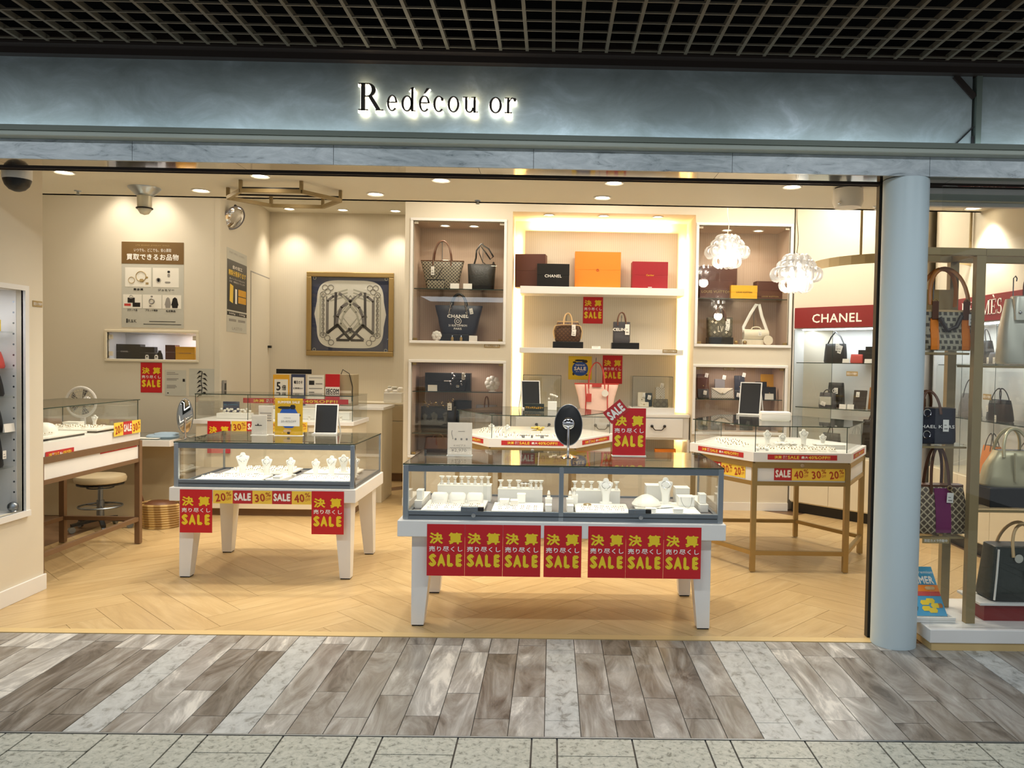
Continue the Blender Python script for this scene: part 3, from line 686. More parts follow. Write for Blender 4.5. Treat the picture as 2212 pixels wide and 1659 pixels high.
# ================================================================ HEXAGONAL AND LONG VITRINES
def hexpts(s, rot=0): return [(s * math.cos(PI / 3 * k + rot), s * math.sin(PI / 3 * k + rot)) for k in range(6)]
def frame_vitrine(name, label, poly, loc, zr0, zr1, ztray, ztop, metal, stretch=.14, lw=.036, tray_m='white', ovh=.03, legs=True, inset=.02, skip=()):
    """legs, two rail rings with a white panel between, a white deck and a glass hood over any convex plan"""
    t = thing(name, label, 'display case', loc); n = len(poly)
    cx = sum(p[0] for p in poly) / n; cy = sum(p[1] for p in poly) / n
    def off(d):
        out = []
        for p in poly:
            v = Vector((p[0] - cx, p[1] - cy)); out.append((p[0] + v.x / v.length * d, p[1] + v.y / v.length * d))
        return out
    for p in poly:
        B(p[0] - lw / 2, p[0] + lw / 2, p[1] - lw / 2, p[1] + lw / 2, .006, zr1 - .01).build('leg', metal, t)
    for i in range(n):
        a, b = poly[i], poly[(i + 1) % n]
        MB().bar((*a, zr1 - .022), (*b, zr1 - .022), .034, .044).build('rail', metal, t)
        MB().bar((*a, zr0 + .012), (*b, zr0 + .012), .032, .03).build('rail', metal, t)
        MB().bar((*a, (zr0 + zr1) / 2), (*b, (zr0 + zr1) / 2), .016, zr1 - zr0 - .05).build('side_panel', M['white'], t)
        if i not in skip: MB().bar((*a, stretch), (*b, stretch), .03, .03).build('stretcher', metal, t)
    MB().prism(off(ovh), zr1 + .0005, ztray).build('deck', M[tray_m], t)
    gp_ = off(ovh - inset - .02)
    for i in range(n):
        a, b = gp_[i], gp_[(i + 1) % n]
        MB().bar((*a, (ztray + ztop) / 2), (*b, (ztray + ztop) / 2), .004, ztop - ztray).build('glass_pane', M['glass'], t)
        MB().bar((*a, ztray), (*a, ztop), .005, .005).build('glass_joint', M['gdark'], t)
        o2 = off(ovh - inset); a, b = o2[i], o2[(i + 1) % n]
        MB().bar((*a, ztop + .003), (*b, ztop + .003), .002, .006).build('glass_edge', M['gdark'], t)
    MB().prism(off(ovh - inset - .002), ztop, ztop + .006).build('glass_top', M['gtop'], t)
    mid = ((poly[4][0] + poly[5][0]) / 2, (poly[4][1] + poly[5][1]) / 2) if n == 6 else None
    if mid: MB().tube([(mid[0], mid[1] - .03, zr1 - .022), (mid[0], mid[1] - .016, zr1 - .022)], .014, 14).build('lock', M['silver'], t)
    return t
HS = .672; HR_ = (1.80, 6.205); HC = (-.15, 6.90)
frame_vitrine('hexagonal_vitrine', 'six-sided gold framed glass showcase standing beside the round column', hexpts(HS), (*HR_, 0), .632, .80, .868, 1.052, M['gold'])
frame_vitrine('hexagonal_vitrine', 'six-sided gold framed glass showcase behind the front table', hexpts(HS), (*HC, 0), .632, .80, .868, 1.052, M['gold'])
EP = [(.295, .60), (-.295, .60), (-.295, -.60), (.295, -.60)]
frame_vitrine('long_vitrine', 'long brown framed glass counter against the front-left return wall', EP, (-3.545, 5.62, 0), .655, .83, .915, 1.137, M['woodf'], .2, .04, ovh=.015, inset=0)
for c, nm in ((HR_, 'vitrine beside the round column'), (HC, 'vitrine behind the front table')):
    hh = HS * math.sqrt(3) / 2
    d = .026
    sale_band((c[0], c[1] - hh - d - .0005, .818), 'red discount band along the front of the hexagonal ' + nm, .5, .037)
    for s in (-1, 1):
        a = s * PI / 3; nx, ny = s * math.cos(PI / 6), -.5
        sale_band((c[0] + nx * (hh + d + .0005), c[1] + ny * (hh + d + .0005), .818), 'red discount band on the %s slanting side of the hexagonal %s' % ('left' if s < 0 else 'right', nm), .5, .037, a)
hh = HS * math.sqrt(3) / 2
discount_strip((HR_[0] + .06, HR_[1] - hh - .0095, .668), ['S', '40', '30', '20'], 'percentage strip under the front of the vitrine beside the column', .128, .092)
discount_strip((HR_[0] - math.cos(PI / 6) * (hh + .0095) + .0, HR_[1] - .5 * (hh + .0095) , .668), ['40', 'S', '30', '20'], 'percentage strip under the left slanting side of the vitrine beside the column', .128, .092, -PI / 3)
discount_strip((HC[0] + .02, HC[1] - hh - .0095, .668), ['40', 'S', '30', '20'], 'percentage strip under the front of the vitrine behind the front table', .128, .092)
# signs on the long brown vitrine
discount_strip((-3.2325 , 6.03, .885), ['20', 'S', '30'], 'percentage strip standing on the rail end of the long brown vitrine', .125, .10, PI / 2)
sale_band((-3.2405, 5.93, .775), 'red discount band at the far end of the long brown vitrine', .5, .045, PI / 2)
sale_band((-3.2405, 5.22, .80), 'pale red discount band at the near end of the long brown vitrine', .3, .06, PI / 2)

# ================================================================ DISPLAY PROPS AND JEWELLERY
def board_tray(label, x0, x1, y0, y1, z, h=.012, basek=True, group=None):
    """white padded tray on a thin black foot board"""
    t = thing('display_tray', label, 'tray', ((x0 + x1) / 2, (y0 + y1) / 2, z), 0, group); a, b = (x1 - x0) / 2, (y1 - y0) / 2
    if basek: B(-a + .012, a - .012, -b + .012, b - .012, 0, .014).build('foot_board', M['black'], t)
    k = .014 if basek else 0
    B(-a, a, -b, b, k, k + h, .003).build('padded_top', M['tray'], t)
    B(-a + .006, a - .006, -b + .006, b - .006, k + h, k + h + .001).build('lining', M['frost'], t)
    t['zt'] = z + k + h + .001
    return t
_bust = {}
def bust(x, y, z, h, label, m='frost', group='white necklace busts', rz=0):
    t = thing('necklace_bust', label, 'display stand', (x, y, z), rz, group)
    b = MB().sup([(.006, .30 * h, .2 * h), (.10 * h, .28 * h, .16 * h), (.35 * h, .30 * h, .13 * h, 0, .01 * h), (.6 * h, .46 * h, .14 * h, 0, .02 * h), (.76 * h, .58 * h, .15 * h, 0, .03 * h), (.83 * h, .56 * h, .12 * h, 0, .05 * h), (.87 * h, .26 * h, .12 * h, 0, .06 * h), (.96 * h, .20 * h, .11 * h, 0, .06 * h), (h, .12 * h, .06 * h, 0, .06 * h)], 20, 2.4)
    b.build('torso', M[m], t, True)
    MB().sup([(0, .5 * h, .32 * h), (.006, .5 * h, .32 * h)], 20, 2.2).build('base', M[m], t)
    n = MB().tube([(.17 * h * math.sin(a), -.075 * h + .1 * h * (1 - math.cos(a)) * .4 - .01 * h, .60 * h + .22 * h * (1 - math.cos(a)) * .5 * 1.2) for a in [PI * (k / 6 - 1) * .95 for k in range(13)]], .0012, 5)
    n.build('chain', M['silver'], t); MB().ball((0, -.085 * h, .575 * h), .05 * h, 6, 4).build('pendant', M['stone'], t)
    return t
def spool(x, y, z, h=.05, r=.018, label='', group=''):
    t = thing('ring_stand', label, 'display stand', (x, y, z), 0, group)
    MB().lathe([(r * .75, 0), (r * .7, h * .1), (r * .42, h * .3), (r * .42, h * .72), (r * .95, h * .92), (r, h)], 14).build('spool', M['tray'], t, True)
    MB().torus((0, 0, h * .60), r * .50, .0016, 12, 5).build('ring', M['gold'], t, True)
    MB().ball((0, -r * .52, h * .62), .0035, 6, 4).build('gem', M['stone'], t)
    return t
def block(x0, x1, y0, y1, z0, z1, label, group=None, name='display_riser'):
    t = thing(name, label, 'display stand', ((x0 + x1) / 2, (y0 + y1) / 2, z0), 0, group); a, b = (x1 - x0) / 2, (y1 - y0) / 2
    B(-a, a, -b, b, 0, z1 - z0, .003).build('block', M['frost'], t); B(-a - .001, a + .001, -b - .001, b + .001, z1 - z0 - .004, z1 - z0 + .001, .001).build('pad', M['tray'], t)
    return t
ORD = ['first', 'second', 'third', 'fourth', 'fifth', 'sixth', 'seventh', 'eighth', 'ninth', 'tenth']
def ringrow(x0, x1, y, z, n, label, group, h=.05, r=.018, jit=0):
    first = None
    for i in range(n):
        x = x0 + (x1 - x0) * i / max(1, n - 1); yy = y + random.uniform(-jit, jit)
        lb = label + ', ' + ORD[i] + ' from left'
        if first is None: first = spool(x, yy, z, h, r, lb, group); fk = {first.name: kids(first)}
        else: dup(first, (x, yy, z), random.uniform(-.5, .5), lb, tree=fk)
def earcard(x, y, z, label, group, rz=0, s=1):
    t = thing('jewel_card', label, 'jewellery', (x, y, z), rz, group)
    MB().hexa([(-.016 * s, -.012 * s, 0), (.016 * s, -.012 * s, 0), (.016 * s, .012 * s, 0), (-.016 * s, .012 * s, 0)], [(-.016 * s, -.01 * s, .004), (.016 * s, -.01 * s, .004), (.016 * s, .010 * s, .016 * s), (-.016 * s, .010 * s, .016 * s)]).build('card', M['tray'], t)
    m = MB()
    for q in (-.007, .007): m.ball((q * s, -.004 * s, .0135 * s), .0034 * s, 6, 4)
    m.build('earring', M['gold'], t, True)
    return t
def cards(x0, x1, y0, y1, z, nx, ny, label, group, s=1, jit=.006):
    first = None
    for i in range(nx):
        for j in range(ny):
            x = x0 + (x1 - x0) * (i + .5) / nx + random.uniform(-jit, jit); y = y0 + (y1 - y0) * (j + .5) / ny + random.uniform(-jit, jit)
            lb = label + ', ' + ORD[i] + ' from left' + (', %s row' % ('front' if j == 0 else ORD[j]) if ny > 1 else '')
            if first is None: first = earcard(x, y, z, lb, group, 0, s); fk = {first.name: kids(first)}
            else: dup(first, (x, y, z), random.uniform(-.3, .3), lb, tree=fk)
def bracelet(x, y, z, label, r=.03, m='gold', group=None):
    t = thing('bracelet_cuff', label, 'jewellery', (x, y, z), 0, group)
    MB().torus((0, 0, .004), r, .003, 20, 5).build('bangle', M[m], t, True); MB().ball((0, -r, .006), .006, 6, 4).build('gem', M['stone'], t)
    return t
def price_card(x, y, z, label, w=.05, h=.035, rz=0, group=None, txt='¥19,800'):
    t = thing('price_card', label, 'price tag', (x, y, z), rz, group)
    MB().hexa([(-w / 2, -.001, 0), (w / 2, -.001, 0), (w / 2, .012, 0), (-w / 2, .012, 0)], [(-w / 2, .006, h), (w / 2, .006, h), (w / 2, .008, h), (-w / 2, .008, h)]).build('card', M['inkw'], t)
    o = B(-w * .32, w * .32, -.0005, 0, h * .30, h * .42).box(-w * .36, w * .2, -.0005, 0, h * .6, h * .68).build('print', M['inkg'], t); o.rotation_euler.x = -.18; o.location.y = .0005
    return t
zF = ZF + .0125
# ---- front showcase, four bays
T = 'in the front showcase'
A_ = board_tray('white jewel tray at the left end of the front showcase', -.735, -.38, 4.42, 4.78, zF); za = A_['zt']
for k, x in enumerate((-.66, -.555, -.45)):
    t = thing('jewel_pillow', 'white padded roll on the first front tray, ' + ORD[k] + ' from left', 'display stand', (x, 4.69, za), 0, 'three padded rolls')
    MB().sup([(0, .098, .075), (.018, .10, .08), (.045, .098, .06), (.058, .08, .03)], 16, 3).build('cushion', M['tray'], t, True)
    B(-.03, .03, -.042, -.04, .02, .026).build('band', M['frost'], t)
cards(-.71, -.40, 4.45, 4.62, za, 7, 3, 'tiny earring card on the first front tray', 'earring cards on the first front tray', .8)
block(-.70, -.37, 4.86, 4.96, zF, zF + .10, 'long white riser behind the padded rolls in the front showcase')
ringrow(-.68, -.39, 4.91, zF + .101, 8, 'white ring spool on the riser behind the padded rolls', 'ring spools on the first riser')
B_ = board_tray('second white jewel tray in the front showcase, below the middle-left rail lock', -.335, -.04, 4.42, 4.72, zF); zb = B_['zt']
block(-.325, -.05, 4.84, 4.93, zF, zF + .085, 'white riser behind the second tray of the front showcase')
ringrow(-.31, -.20, 4.88, zF + .086, 3, 'white ring spool at the left of the second riser', 'ring spools, left of the second riser'); ringrow(-.12, -.06, 4.88, zF + .086, 3, 'white ring spool at the right of the second riser', 'ring spools, right of the second riser')
def eartree(x, y, z, label, group):
    t = thing('earring_tree', label, 'display stand', (x, y, z), 0, group)
    MB().lathe([(.012, 0), (.01, .003), (.002, .005), (.002, .038)], 10).build('stem', M['frost'], t, True)
    m = MB().bar((-.02, 0, .036), (.02, 0, .036), .003)
    for q in (-.018, -.006, .006, .018): m.ball((q, 0, .028), (.004, .004, .006), 6, 4)
    m.build('hanging_jewels', M['stone'], t)
    return t
for i in range(3): eartree(-.178 + .022 * i, 4.885, zF + .086, 'small earring tree between ring spools, second riser, ' + ORD[i] + ' from left', 'three earring trees')
block(-.20, -.15, 4.70, 4.76, zb, zb + .05, 'small white block with a card, on the second front tray')
block(-.30, -.245, 4.62, 4.68, zb, zb + .03, 'low white block on the second front tray, left side'); block(-.235, -.19, 4.60, 4.66, zb, zb + .03, 'low white block on the second front tray, near its middle')
cards(-.31, -.06, 4.44, 4.58, zb, 6, 3, 'tiny earring card on the second front tray', 'earring cards on the second front tray', .8)
for i, (x, l) in enumerate(((-.01, 'left'), (.115, 'right'))):
    block(x - .02, x + .02, 4.60, 4.66, zF, zF + .07, 'clear pillar of tags just %s of the middle post' % l); block(x - .018, x + .018, 4.50, 4.56, zF, zF + .05, 'short white block just %s of the middle post' % l)
    t = thing('ring_finger', 'white ring finger on the block %s of the middle post' % l, 'display stand', (x, 4.63, zF + .071)); MB().lathe([(.012, 0), (.01, .015), (.006, .04), (.002, .046)], 10).build('cone', M['tray'], t, True); MB().torus((0, 0, .02), .0105, .0016, 12, 5).build('ring', M['gold'], t)
C_ = board_tray('third white jewel tray, right of the middle post of the front showcase', .145, .455, 4.42, 4.72, zF); zc = C_['zt']
block(.13, .43, 4.83, 4.92, zF, zF + .085, 'white riser behind the third tray of the front showcase')
ringrow(.15, .41, 4.875, zF + .086, 6, 'white ring spool on the riser right of the middle post', 'ring spools on the third riser')
block(.12, .165, 4.70, 4.76, zF, zF + .075, 'upright white block at the left of the third tray'); spool(.1425, 4.73, zF + .076, .04, .018, 'single ring spool on the upright block of the third tray', 'single spool')
bust(.335, 4.73, zc, .15, 'white necklace bust on the third tray of the front showcase')
cards(.17, .43, 4.44, 4.60, zc, 7, 3, 'tiny earring card on the third front tray', 'earring cards on the third front tray', .8)
bracelet(.22, 4.66, zc, 'gold bangle lying beside the bust on the third tray', .022)
D_ = board_tray('fourth white jewel tray at the right end of the front showcase', .50, .86, 4.42, 4.80, zF); zd = D_['zt']
t = thing('necklace_dome', 'round white domed cushion with necklace in the front showcase', 'display stand', (.575, 4.68, zd))
MB().lathe([(.085, 0), (.088, .008), (.07, .035), (.035, .058), (.012, .066), (.001, .067)], 28).build('dome', M['tray'], t, True); MB().torus((0, -.008, .036), .062, .0016, 28, 5, e=.9).build('necklace', M['silver'], t)
bust(.70, 4.76, zd, .155, 'white necklace bust at the right of the domed cushion')
block(.765, .86, 4.66, 4.75, zd, zd + .055, 'square white block draped with a necklace, right end of front showcase')
t = thing('necklace', 'fine necklace draped over the square white block', 'jewellery', (.81, 4.66, zd)); MB().tube([(-.03 * math.cos(a) * 1.1, -.004 - .05 * max(0, math.sin(a)) ** 2, .057 - .056 * math.sin(a)) for a in [PI * k / 14 for k in range(15)]], .0013, 5).build('chain', M['silver'], t); MB().ball((0, -.055, .003), .004, 6, 4).build('pendant', M['stone'], t)
for x, y, l in ((.575, 4.475, 'small white box with a stud at the front of the fourth tray'), (.73, 4.47, 'small white box with two studs at the front of the fourth tray')): block(x - .028, x + .028, y - .018, y + .018, zd, zd + .022, l, None, 'ring_box')
for i, (x, y, a) in enumerate(((.66, 4.58, .3), (.69, 4.60, .2))):
    t = thing('hair_pin', ('front', 'rear')[i] + ' silver leaf brooch lying before the domed cushion', 'jewellery', (x, y, zd), a, 'two leaf brooches'); MB().sup([(0, .09, .008), (.004, .08, .006)], 12, 1.4).build('leaf', M['silver'], t)
for x0, x1, l in ((-.80, -.755, 'white riser against the left glass of the front showcase'), (.885, .935, 'white riser against the right glass of the front showcase')):
    block(x0, x1, 4.62, 4.95, zF, zF + .045, l); block(x0 + .005, x1 - .005, 4.66, 4.73, zF + .046, zF + .10, 'small white block on the ' + l)
block(.60, .75, 4.90, 5.0, zF, zF + .11, 'tall white riser at the back right of the front showcase'); block(.78, .87, 4.88, 4.98, zF, zF + .10, 'tall white stand behind the square block in the front showcase')
# ---- showcase of the smaller white table
zL = ZL + .0125
L1 = board_tray('large white tray at the left of the smaller showcase', -2.43, -1.98, 5.36, 5.62, zL); z1_ = L1['zt']
L2 = board_tray('white tray at the back left of the smaller showcase', -2.37, -1.88, 5.68, 5.98, zL); z2_ = L2['zt']
L3 = board_tray('large white tray at the right of the smaller showcase', -1.79, -1.38, 5.36, 5.66, zL); z3_ = L3['zt']
L4 = board_tray('white tray at the back right of the smaller showcase', -1.80, -1.42, 5.72, 5.98, zL); z4_ = L4['zt']
t = thing('display_tray', 'narrow white strip tray down the middle of the smaller showcase', 'tray', (-1.885, 5.50, zL), -.12); B(-.05, .05, -.13, .14, 0, .03, .003).build('padded_top', M['tray'], t)
G = 'small white necklace busts'
for x, y, z, h, l in ((-2.19, 5.60, z1_, .155, 'tallest frosted necklace bust in the smaller showcase, on left trays'), (-2.02, 5.60, z1_, .13, 'frosted necklace bust at the right edge of the left tray'), (-1.845, 5.58, zL + .03, .125, 'frosted necklace bust on the narrow middle strip tray'),
                      (-1.68, 5.62, z3_, .115, 'frosted necklace bust at the left of the right-hand tray'), (-1.565, 5.61, z3_, .14, 'frosted necklace bust in the middle of the right-hand tray'), (-1.52, 5.77, z4_, .13, 'frosted necklace bust on the back right tray'), (-1.405, 5.62, z3_, .14, 'frosted necklace bust beside the right post of the smaller showcase')):
    bust(x, y, z, h, l, 'frost', G, random.uniform(-.3, .3))
cards(-2.41, -2.0, 5.38, 5.55, z1_, 6, 3, 'tiny jewel card, left tray of smaller showcase', 'jewel cards on the left tray', 1.1)
cards(-2.35, -1.9, 5.72, 5.96, z2_, 8, 4, 'tiny jewel card, back left tray of smaller showcase', 'jewel cards on the back left tray', 1.1)
cards(-1.77, -1.40, 5.38, 5.54, z3_, 6, 3, 'tiny jewel card, right tray of smaller showcase', 'jewel cards on the right tray', 1.0)
cards(-1.78, -1.44, 5.82, 5.96, z4_, 6, 2, 'tiny jewel card, back right tray of smaller showcase', 'jewel cards on the back right tray', 1.1)
block(-1.90, -1.85, 5.38, 5.44, zL + .03, zL + .048, 'little white box at the front of the narrow strip tray', None, 'ring_box')
# ---- hexagonal vitrines
def hexfill(c, nm, seed):
    z = .8685; r = random.Random(seed)
    cards(c[0] - .30, c[0] + .30, c[1] - .53, c[1] - .36, z, 8, 3, 'jewel card near front glass, ' + nm, 'jewel cards in the ' + nm, 1.5)
    cards(c[0] - .48, c[0] - .28, c[1] - .30, c[1] + .2, z, 3, 5, 'jewel card along left side, ' + nm, 'jewel cards, left side of the ' + nm, 1.5)
    ringrow(c[0] - .25, c[0] + .28, c[1] - .30, z, 7, 'small ring stand in the ' + nm, 'ring stands in the ' + nm, .035, .014, .02)
hexfill(HR_, 'vitrine beside the column', 1); hexfill(HC, 'vitrine behind the front table', 2)
for i, (dx, dy, h) in enumerate(((-.12, -.12, .12), (-.02, -.18, .10), (.17, -.10, .13), (.30, -.16, .1))):
    bust(HR_[0] + dx, HR_[1] + dy, .8685, h, ('second', 'first', 'third', 'fourth')[i] + ' white bust from the left in the vitrine beside the column')
t = thing('flower_cluster', 'white cloth flowers in the middle of the vitrine beside the column', 'flowers', (HR_[0] - .02, HR_[1] - .27, .8685))
for q in ((0, 0, .03), (-.05, .02, .028), (.05, .015, .026)):
    m = MB()
    for k in range(7): m.ball((q[0] + .022 * math.cos(k), q[1] + .022 * math.sin(k), q[2] + .005 * (k % 2)), (.02, .02, .012), 8, 5)
    m.ball((q[0], q[1], q[2] + .01), .016, 8, 5); m.build('bloom', M['frost'], t, True)
bracelet(HR_[0] + .10, HR_[1] - .33, .8685, 'silver bangle beside the cloth flowers in the column vitrine', .034, 'silver')
block(HR_[0] + .2, HR_[0] + .42, HR_[1] - .32, HR_[1] - .22, .8685, .90, 'flat white slope block at the right of the column vitrine')
block(HR_[0] - .30, HR_[0] - .2, HR_[1] - .5, HR_[1] - .44, .8685, .885, 'low white block at the front left of the column vitrine'); block(HR_[0] + .14, HR_[0] + .26, HR_[1] - .35, HR_[1] - .29, .8685, .89, 'low block of gold rings at the right front of the column vitrine')
t = thing('flower_cluster', 'small yellow artificial flowers inside the vitrine behind the front table', 'flowers', (HC[0] + .03, HC[1] - .34, .8685))
m = MB(); m2 = MB()
for k in range(14):
    a = k * 2.4; r_ = .012 + .0028 * k; m.ball((r_ * math.cos(a), r_ * .6 * math.sin(a), .055 + .018 * math.cos(k)), (.016, .016, .011), 7, 4); m2.ball((r_ * 1.1 * math.cos(a + 1), r_ * .6 * math.sin(a + 1), .03), (.014, .01, .016), 6, 4)
m.build('blooms', M['petal'], t, True); m2.build('leaves', M['leafg'], t, True); B(-.04, .04, -.025, .025, 0, .03, .003).build('pot', M['frost'], t)
for i, dx in enumerate((-.07, .02, .1)): price_card(HC[0] + dx, HC[1] - .42, .8685, 'white card with a jewel below the yellow flowers, ' + ORD[i] + ' from left', .075, .05, 0, 'three jewel cards below the yellow flowers')
for i, dx in enumerate((-.05, .07)):
    t = thing('name_plate', 'dark grey plate at the front of the centre vitrine, ' + ORD[i] + ' from left', 'sign', (HC[0] + dx, HC[1] - .50, .8685), 0, 'two dark grey plates'); B(-.05, .05, 0, .012, 0, .022, .001).build('plate', M['grey'], t); MB().text('ネックレス' if i else 'ブレスレット', 0, .011, .07, .01, -.0006).build('lettering', M['inkw'], t)
for i, (dx, dy) in enumerate(((-.36, -.22), (-.22, -.3), (.25, -.25), (.36, -.15))): bust(HC[0] + dx, HC[1] + dy, .8685, .09, 'low white bust in the vitrine behind the front table, ' + ORD[i] + ' from left', 'frost', 'low busts in the centre vitrine')
block(HC[0] - .30, HC[0] - .22, HC[1] - .5, HC[1] - .45, .8685, .88, 'small pale card block at the front left of the centre vitrine')
# ---- long brown vitrine
ze = .9155
t1 = board_tray('white tray at the far end of the long brown vitrine', -3.78, -3.32, 5.78, 6.14, ze); t2 = board_tray('white tray at the near end of the long brown vitrine', -3.78, -3.32, 5.10, 5.66, ze)
for i, y in enumerate((5.84, 5.90, 5.96)): cards(-3.75, -3.36, y - .02, y + .02, t1['zt'], 7, 1, 'white jewel card, ' + ORD[i] + ' row of the long brown vitrine', 'jewel cards in the long brown vitrine', 1.2, .003)
block(-3.72, -3.6, 6.02, 6.10, t1['zt'], t1['zt'] + .03, 'white block at the far end of the long brown vitrine'); bust(-3.50, 6.06, t1['zt'], .085, 'small white bust at the far end of the long brown vitrine')
t = thing('necklace_dome', 'oval white cushion at the near end of the long brown vitrine', 'display stand', (-3.52, 5.5, t2['zt'])); MB().sup([(0, .17, .15), (.03, .16, .14), (.06, .1, .09), (.07, .04, .03)], 20, 2).build('dome', M['tray'], t, True)
cards(-3.75, -3.36, 5.14, 5.4, t2['zt'], 5, 4, 'white jewel card on near tray, long brown vitrine', 'jewel cards on the near tray of the long brown vitrine', 1.1)

# ================================================================ BACK-LIT SHOP NAME
def R_(a, b, c, d): return ('r', a, b, c, d)
def ring_(cx, cz, rx, rz, tx, tz, a0=0, a1=360): return ('o', cx, cz, rx, rz, tx, tz, a0, a1)
def poly_(*p): return ('p', p)
SER = {
 'R': [R_(.09, 0, .20, .68), R_(.02, 0, .28, .025), R_(.02, .655, .28, .68), ring_(.27, .51, .21, .17, .11, .026, -90, 90), R_(.2, .34, .27, .366), poly_((.27, .36), (.39, .36), (.62, .012), (.50, .012)), R_(.48, 0, .69, .025)],
 'e': [ring_(.21, .23, .2, .24, .08, .028, 4, 318), R_(.05, .24, .405, .268)],
 'd': [ring_(.21, .225, .2, .235, .08, .028), R_(.35, 0, .43, .70), poly_((.28, .66), (.43, .66), (.43, .72)), R_(.35, 0, .50, .025)],
 'é': [ring_(.21, .23, .2, .24, .08, .028, 4, 318), R_(.05, .24, .405, .268), poly_((.19, .54), (.24, .54), (.40, .69), (.29, .69))],
 'c': [ring_(.21, .23, .2, .24, .08, .028, 46, 318), ring_(.33, .37, .05, .05, .045, .045)],
 'o': [ring_(.23, .23, .22, .24, .085, .028)],
 'u': [R_(.08, .12, .16, .46), R_(.01, .435, .16, .46), ring_(.235, .14, .155, .15, .07, .03, 180, 360), R_(.36, 0, .44, .46), R_(.29, .435, .44, .46), R_(.36, 0, .51, .025)],
 'r': [R_(.09, 0, .17, .46), R_(.02, .435, .17, .46), R_(.02, 0, .26, .025), ring_(.27, .33, .11, .13, .03, .03, 50, 180), ring_(.35, .40, .05, .05, .045, .045)],
 'H': [R_(.08, 0, .19, .68), R_(.48, 0, .59, .68), R_(.19, .33, .48, .36)] + [R_(a, b, a + .24, b + .028) for a in (.015, .415) for b in (0, .652)],
 'E': [R_(.08, 0, .19, .68), R_(.01, 0, .52, .03), R_(.01, .65, .50, .68), R_(.19, .33, .38, .36), R_(.49, 0, .52, .18), R_(.47, .52, .50, .68), R_(.36, .26, .385, .43)],
 'È': [R_(.08, 0, .19, .68), R_(.01, 0, .52, .03), R_(.01, .65, .50, .68), R_(.19, .33, .38, .36), R_(.49, 0, .52, .18), R_(.47, .52, .50, .68), R_(.36, .26, .385, .43), poly_((.14, .88), (.26, .88), (.34, .74), (.29, .74))],
 'M': [R_(.08, 0, .11, .68), R_(.66, 0, .77, .68), poly_((.08, .68), (.2, .68), (.46, .0), (.40, .0)), poly_((.40, .0), (.45, .0), (.69, .68), (.64, .68))] + [R_(.01, 0, .19, .028), R_(.59, 0, .84, .028), R_(.01, .652, .2, .68), R_(.64, .652, .84, .68)],
 'S': [ring_(.24, .50, .19, .185, .08, .03, 40, 262), ring_(.24, .185, .21, .195, .09, .03, -140, 88), R_(.37, .50, .395, .68), R_(.035, 0, .06, .2)],
}
def serif(ch, sc, y0, y1, ox=0, oz=0, g=0.0, sx=1.0, n=18):
    m = MB()
    f = lambda p: (ox + p[0] * sc * sx, oz + p[1] * sc)
    for s in SER[ch]:
        if s[0] == 'r': m.box(ox + s[1] * sc * sx - g, ox + s[3] * sc * sx + g, y0, y1, oz + s[2] * sc - g, oz + s[4] * sc + g)
        elif s[0] == 'p':
            P = [f(p) for p in s[1]]; cx = sum(p[0] for p in P) / len(P); cz = sum(p[1] for p in P) / len(P)
            m.prism([(p[0] + g * (1 if p[0] > cx else -1), p[1] + g * (1 if p[1] > cz else -1)) for p in P], y0, y1, 'y')
        else:
            _, cx, cz, rx, rz, tx, tz, a0, a1 = s; k = max(6, int(n * (a1 - a0) / 180)); full = a1 - a0 >= 360; rings = []
            for i in range(k if full else k + 1):
                a = math.radians(a0 + (a1 - a0) * i / k); c_, s_ = math.cos(a), math.sin(a)
                o = (ox + (cx + rx * c_) * sc * sx + g * c_, oz + (cz + rz * s_) * sc + g * s_)
                q = (ox + (cx + max(.001, rx - tx) * c_) * sc * sx - g * c_, oz + (cz + max(.001, rz - tz) * s_) * sc - g * s_)
                rings.append([(o[0], y0, o[1]), (o[0], y1, o[1]), (q[0], y1, q[1]), (q[0], y0, q[1])])
            m.loft(rings, not full, full)
    return m
zb_ = pt(945, 243.5, 4.06).z
SG = thing('shop_sign', 'back-lit dark serif letters of the shop name on the blue-grey fascia', 'sign', (0, 4.10, zb_))
for ch, a, b in (('R', 772, 828), ('e', 835, 858), ('d', 866, 897), ('é', 904, 928), ('c', 935, 959), ('o', 966, 992), ('u', 999, 1032), ('o', 1056, 1084), ('r', 1089, 1115)):
    xa, xb = pt(a, 240, 4.06).x, pt(b, 240, 4.06).x; sc_ = .202 if ch == 'R' else .170
    ws = {'R': .69, 'e': .41, 'd': .5, 'é': .41, 'c': .40, 'o': .45, 'u': .51, 'r': .40}[ch]
    sx_ = (xb - xa) / ws / sc_
    h_ = serif(ch, sc_, -.030, -.012, xa, 0, .0035, sx_).build('letter_halo', M['halo'], SG)
    serif(ch, sc_, -.040, -.0305, xa, .006, 0, sx_).build('letter_face', M['brown'], h_)
light('AREA', (-.62, 4.07, zb_ + .04), .8, (1, .86, .62), .85, (-PI / 2, 0, 0), .1)

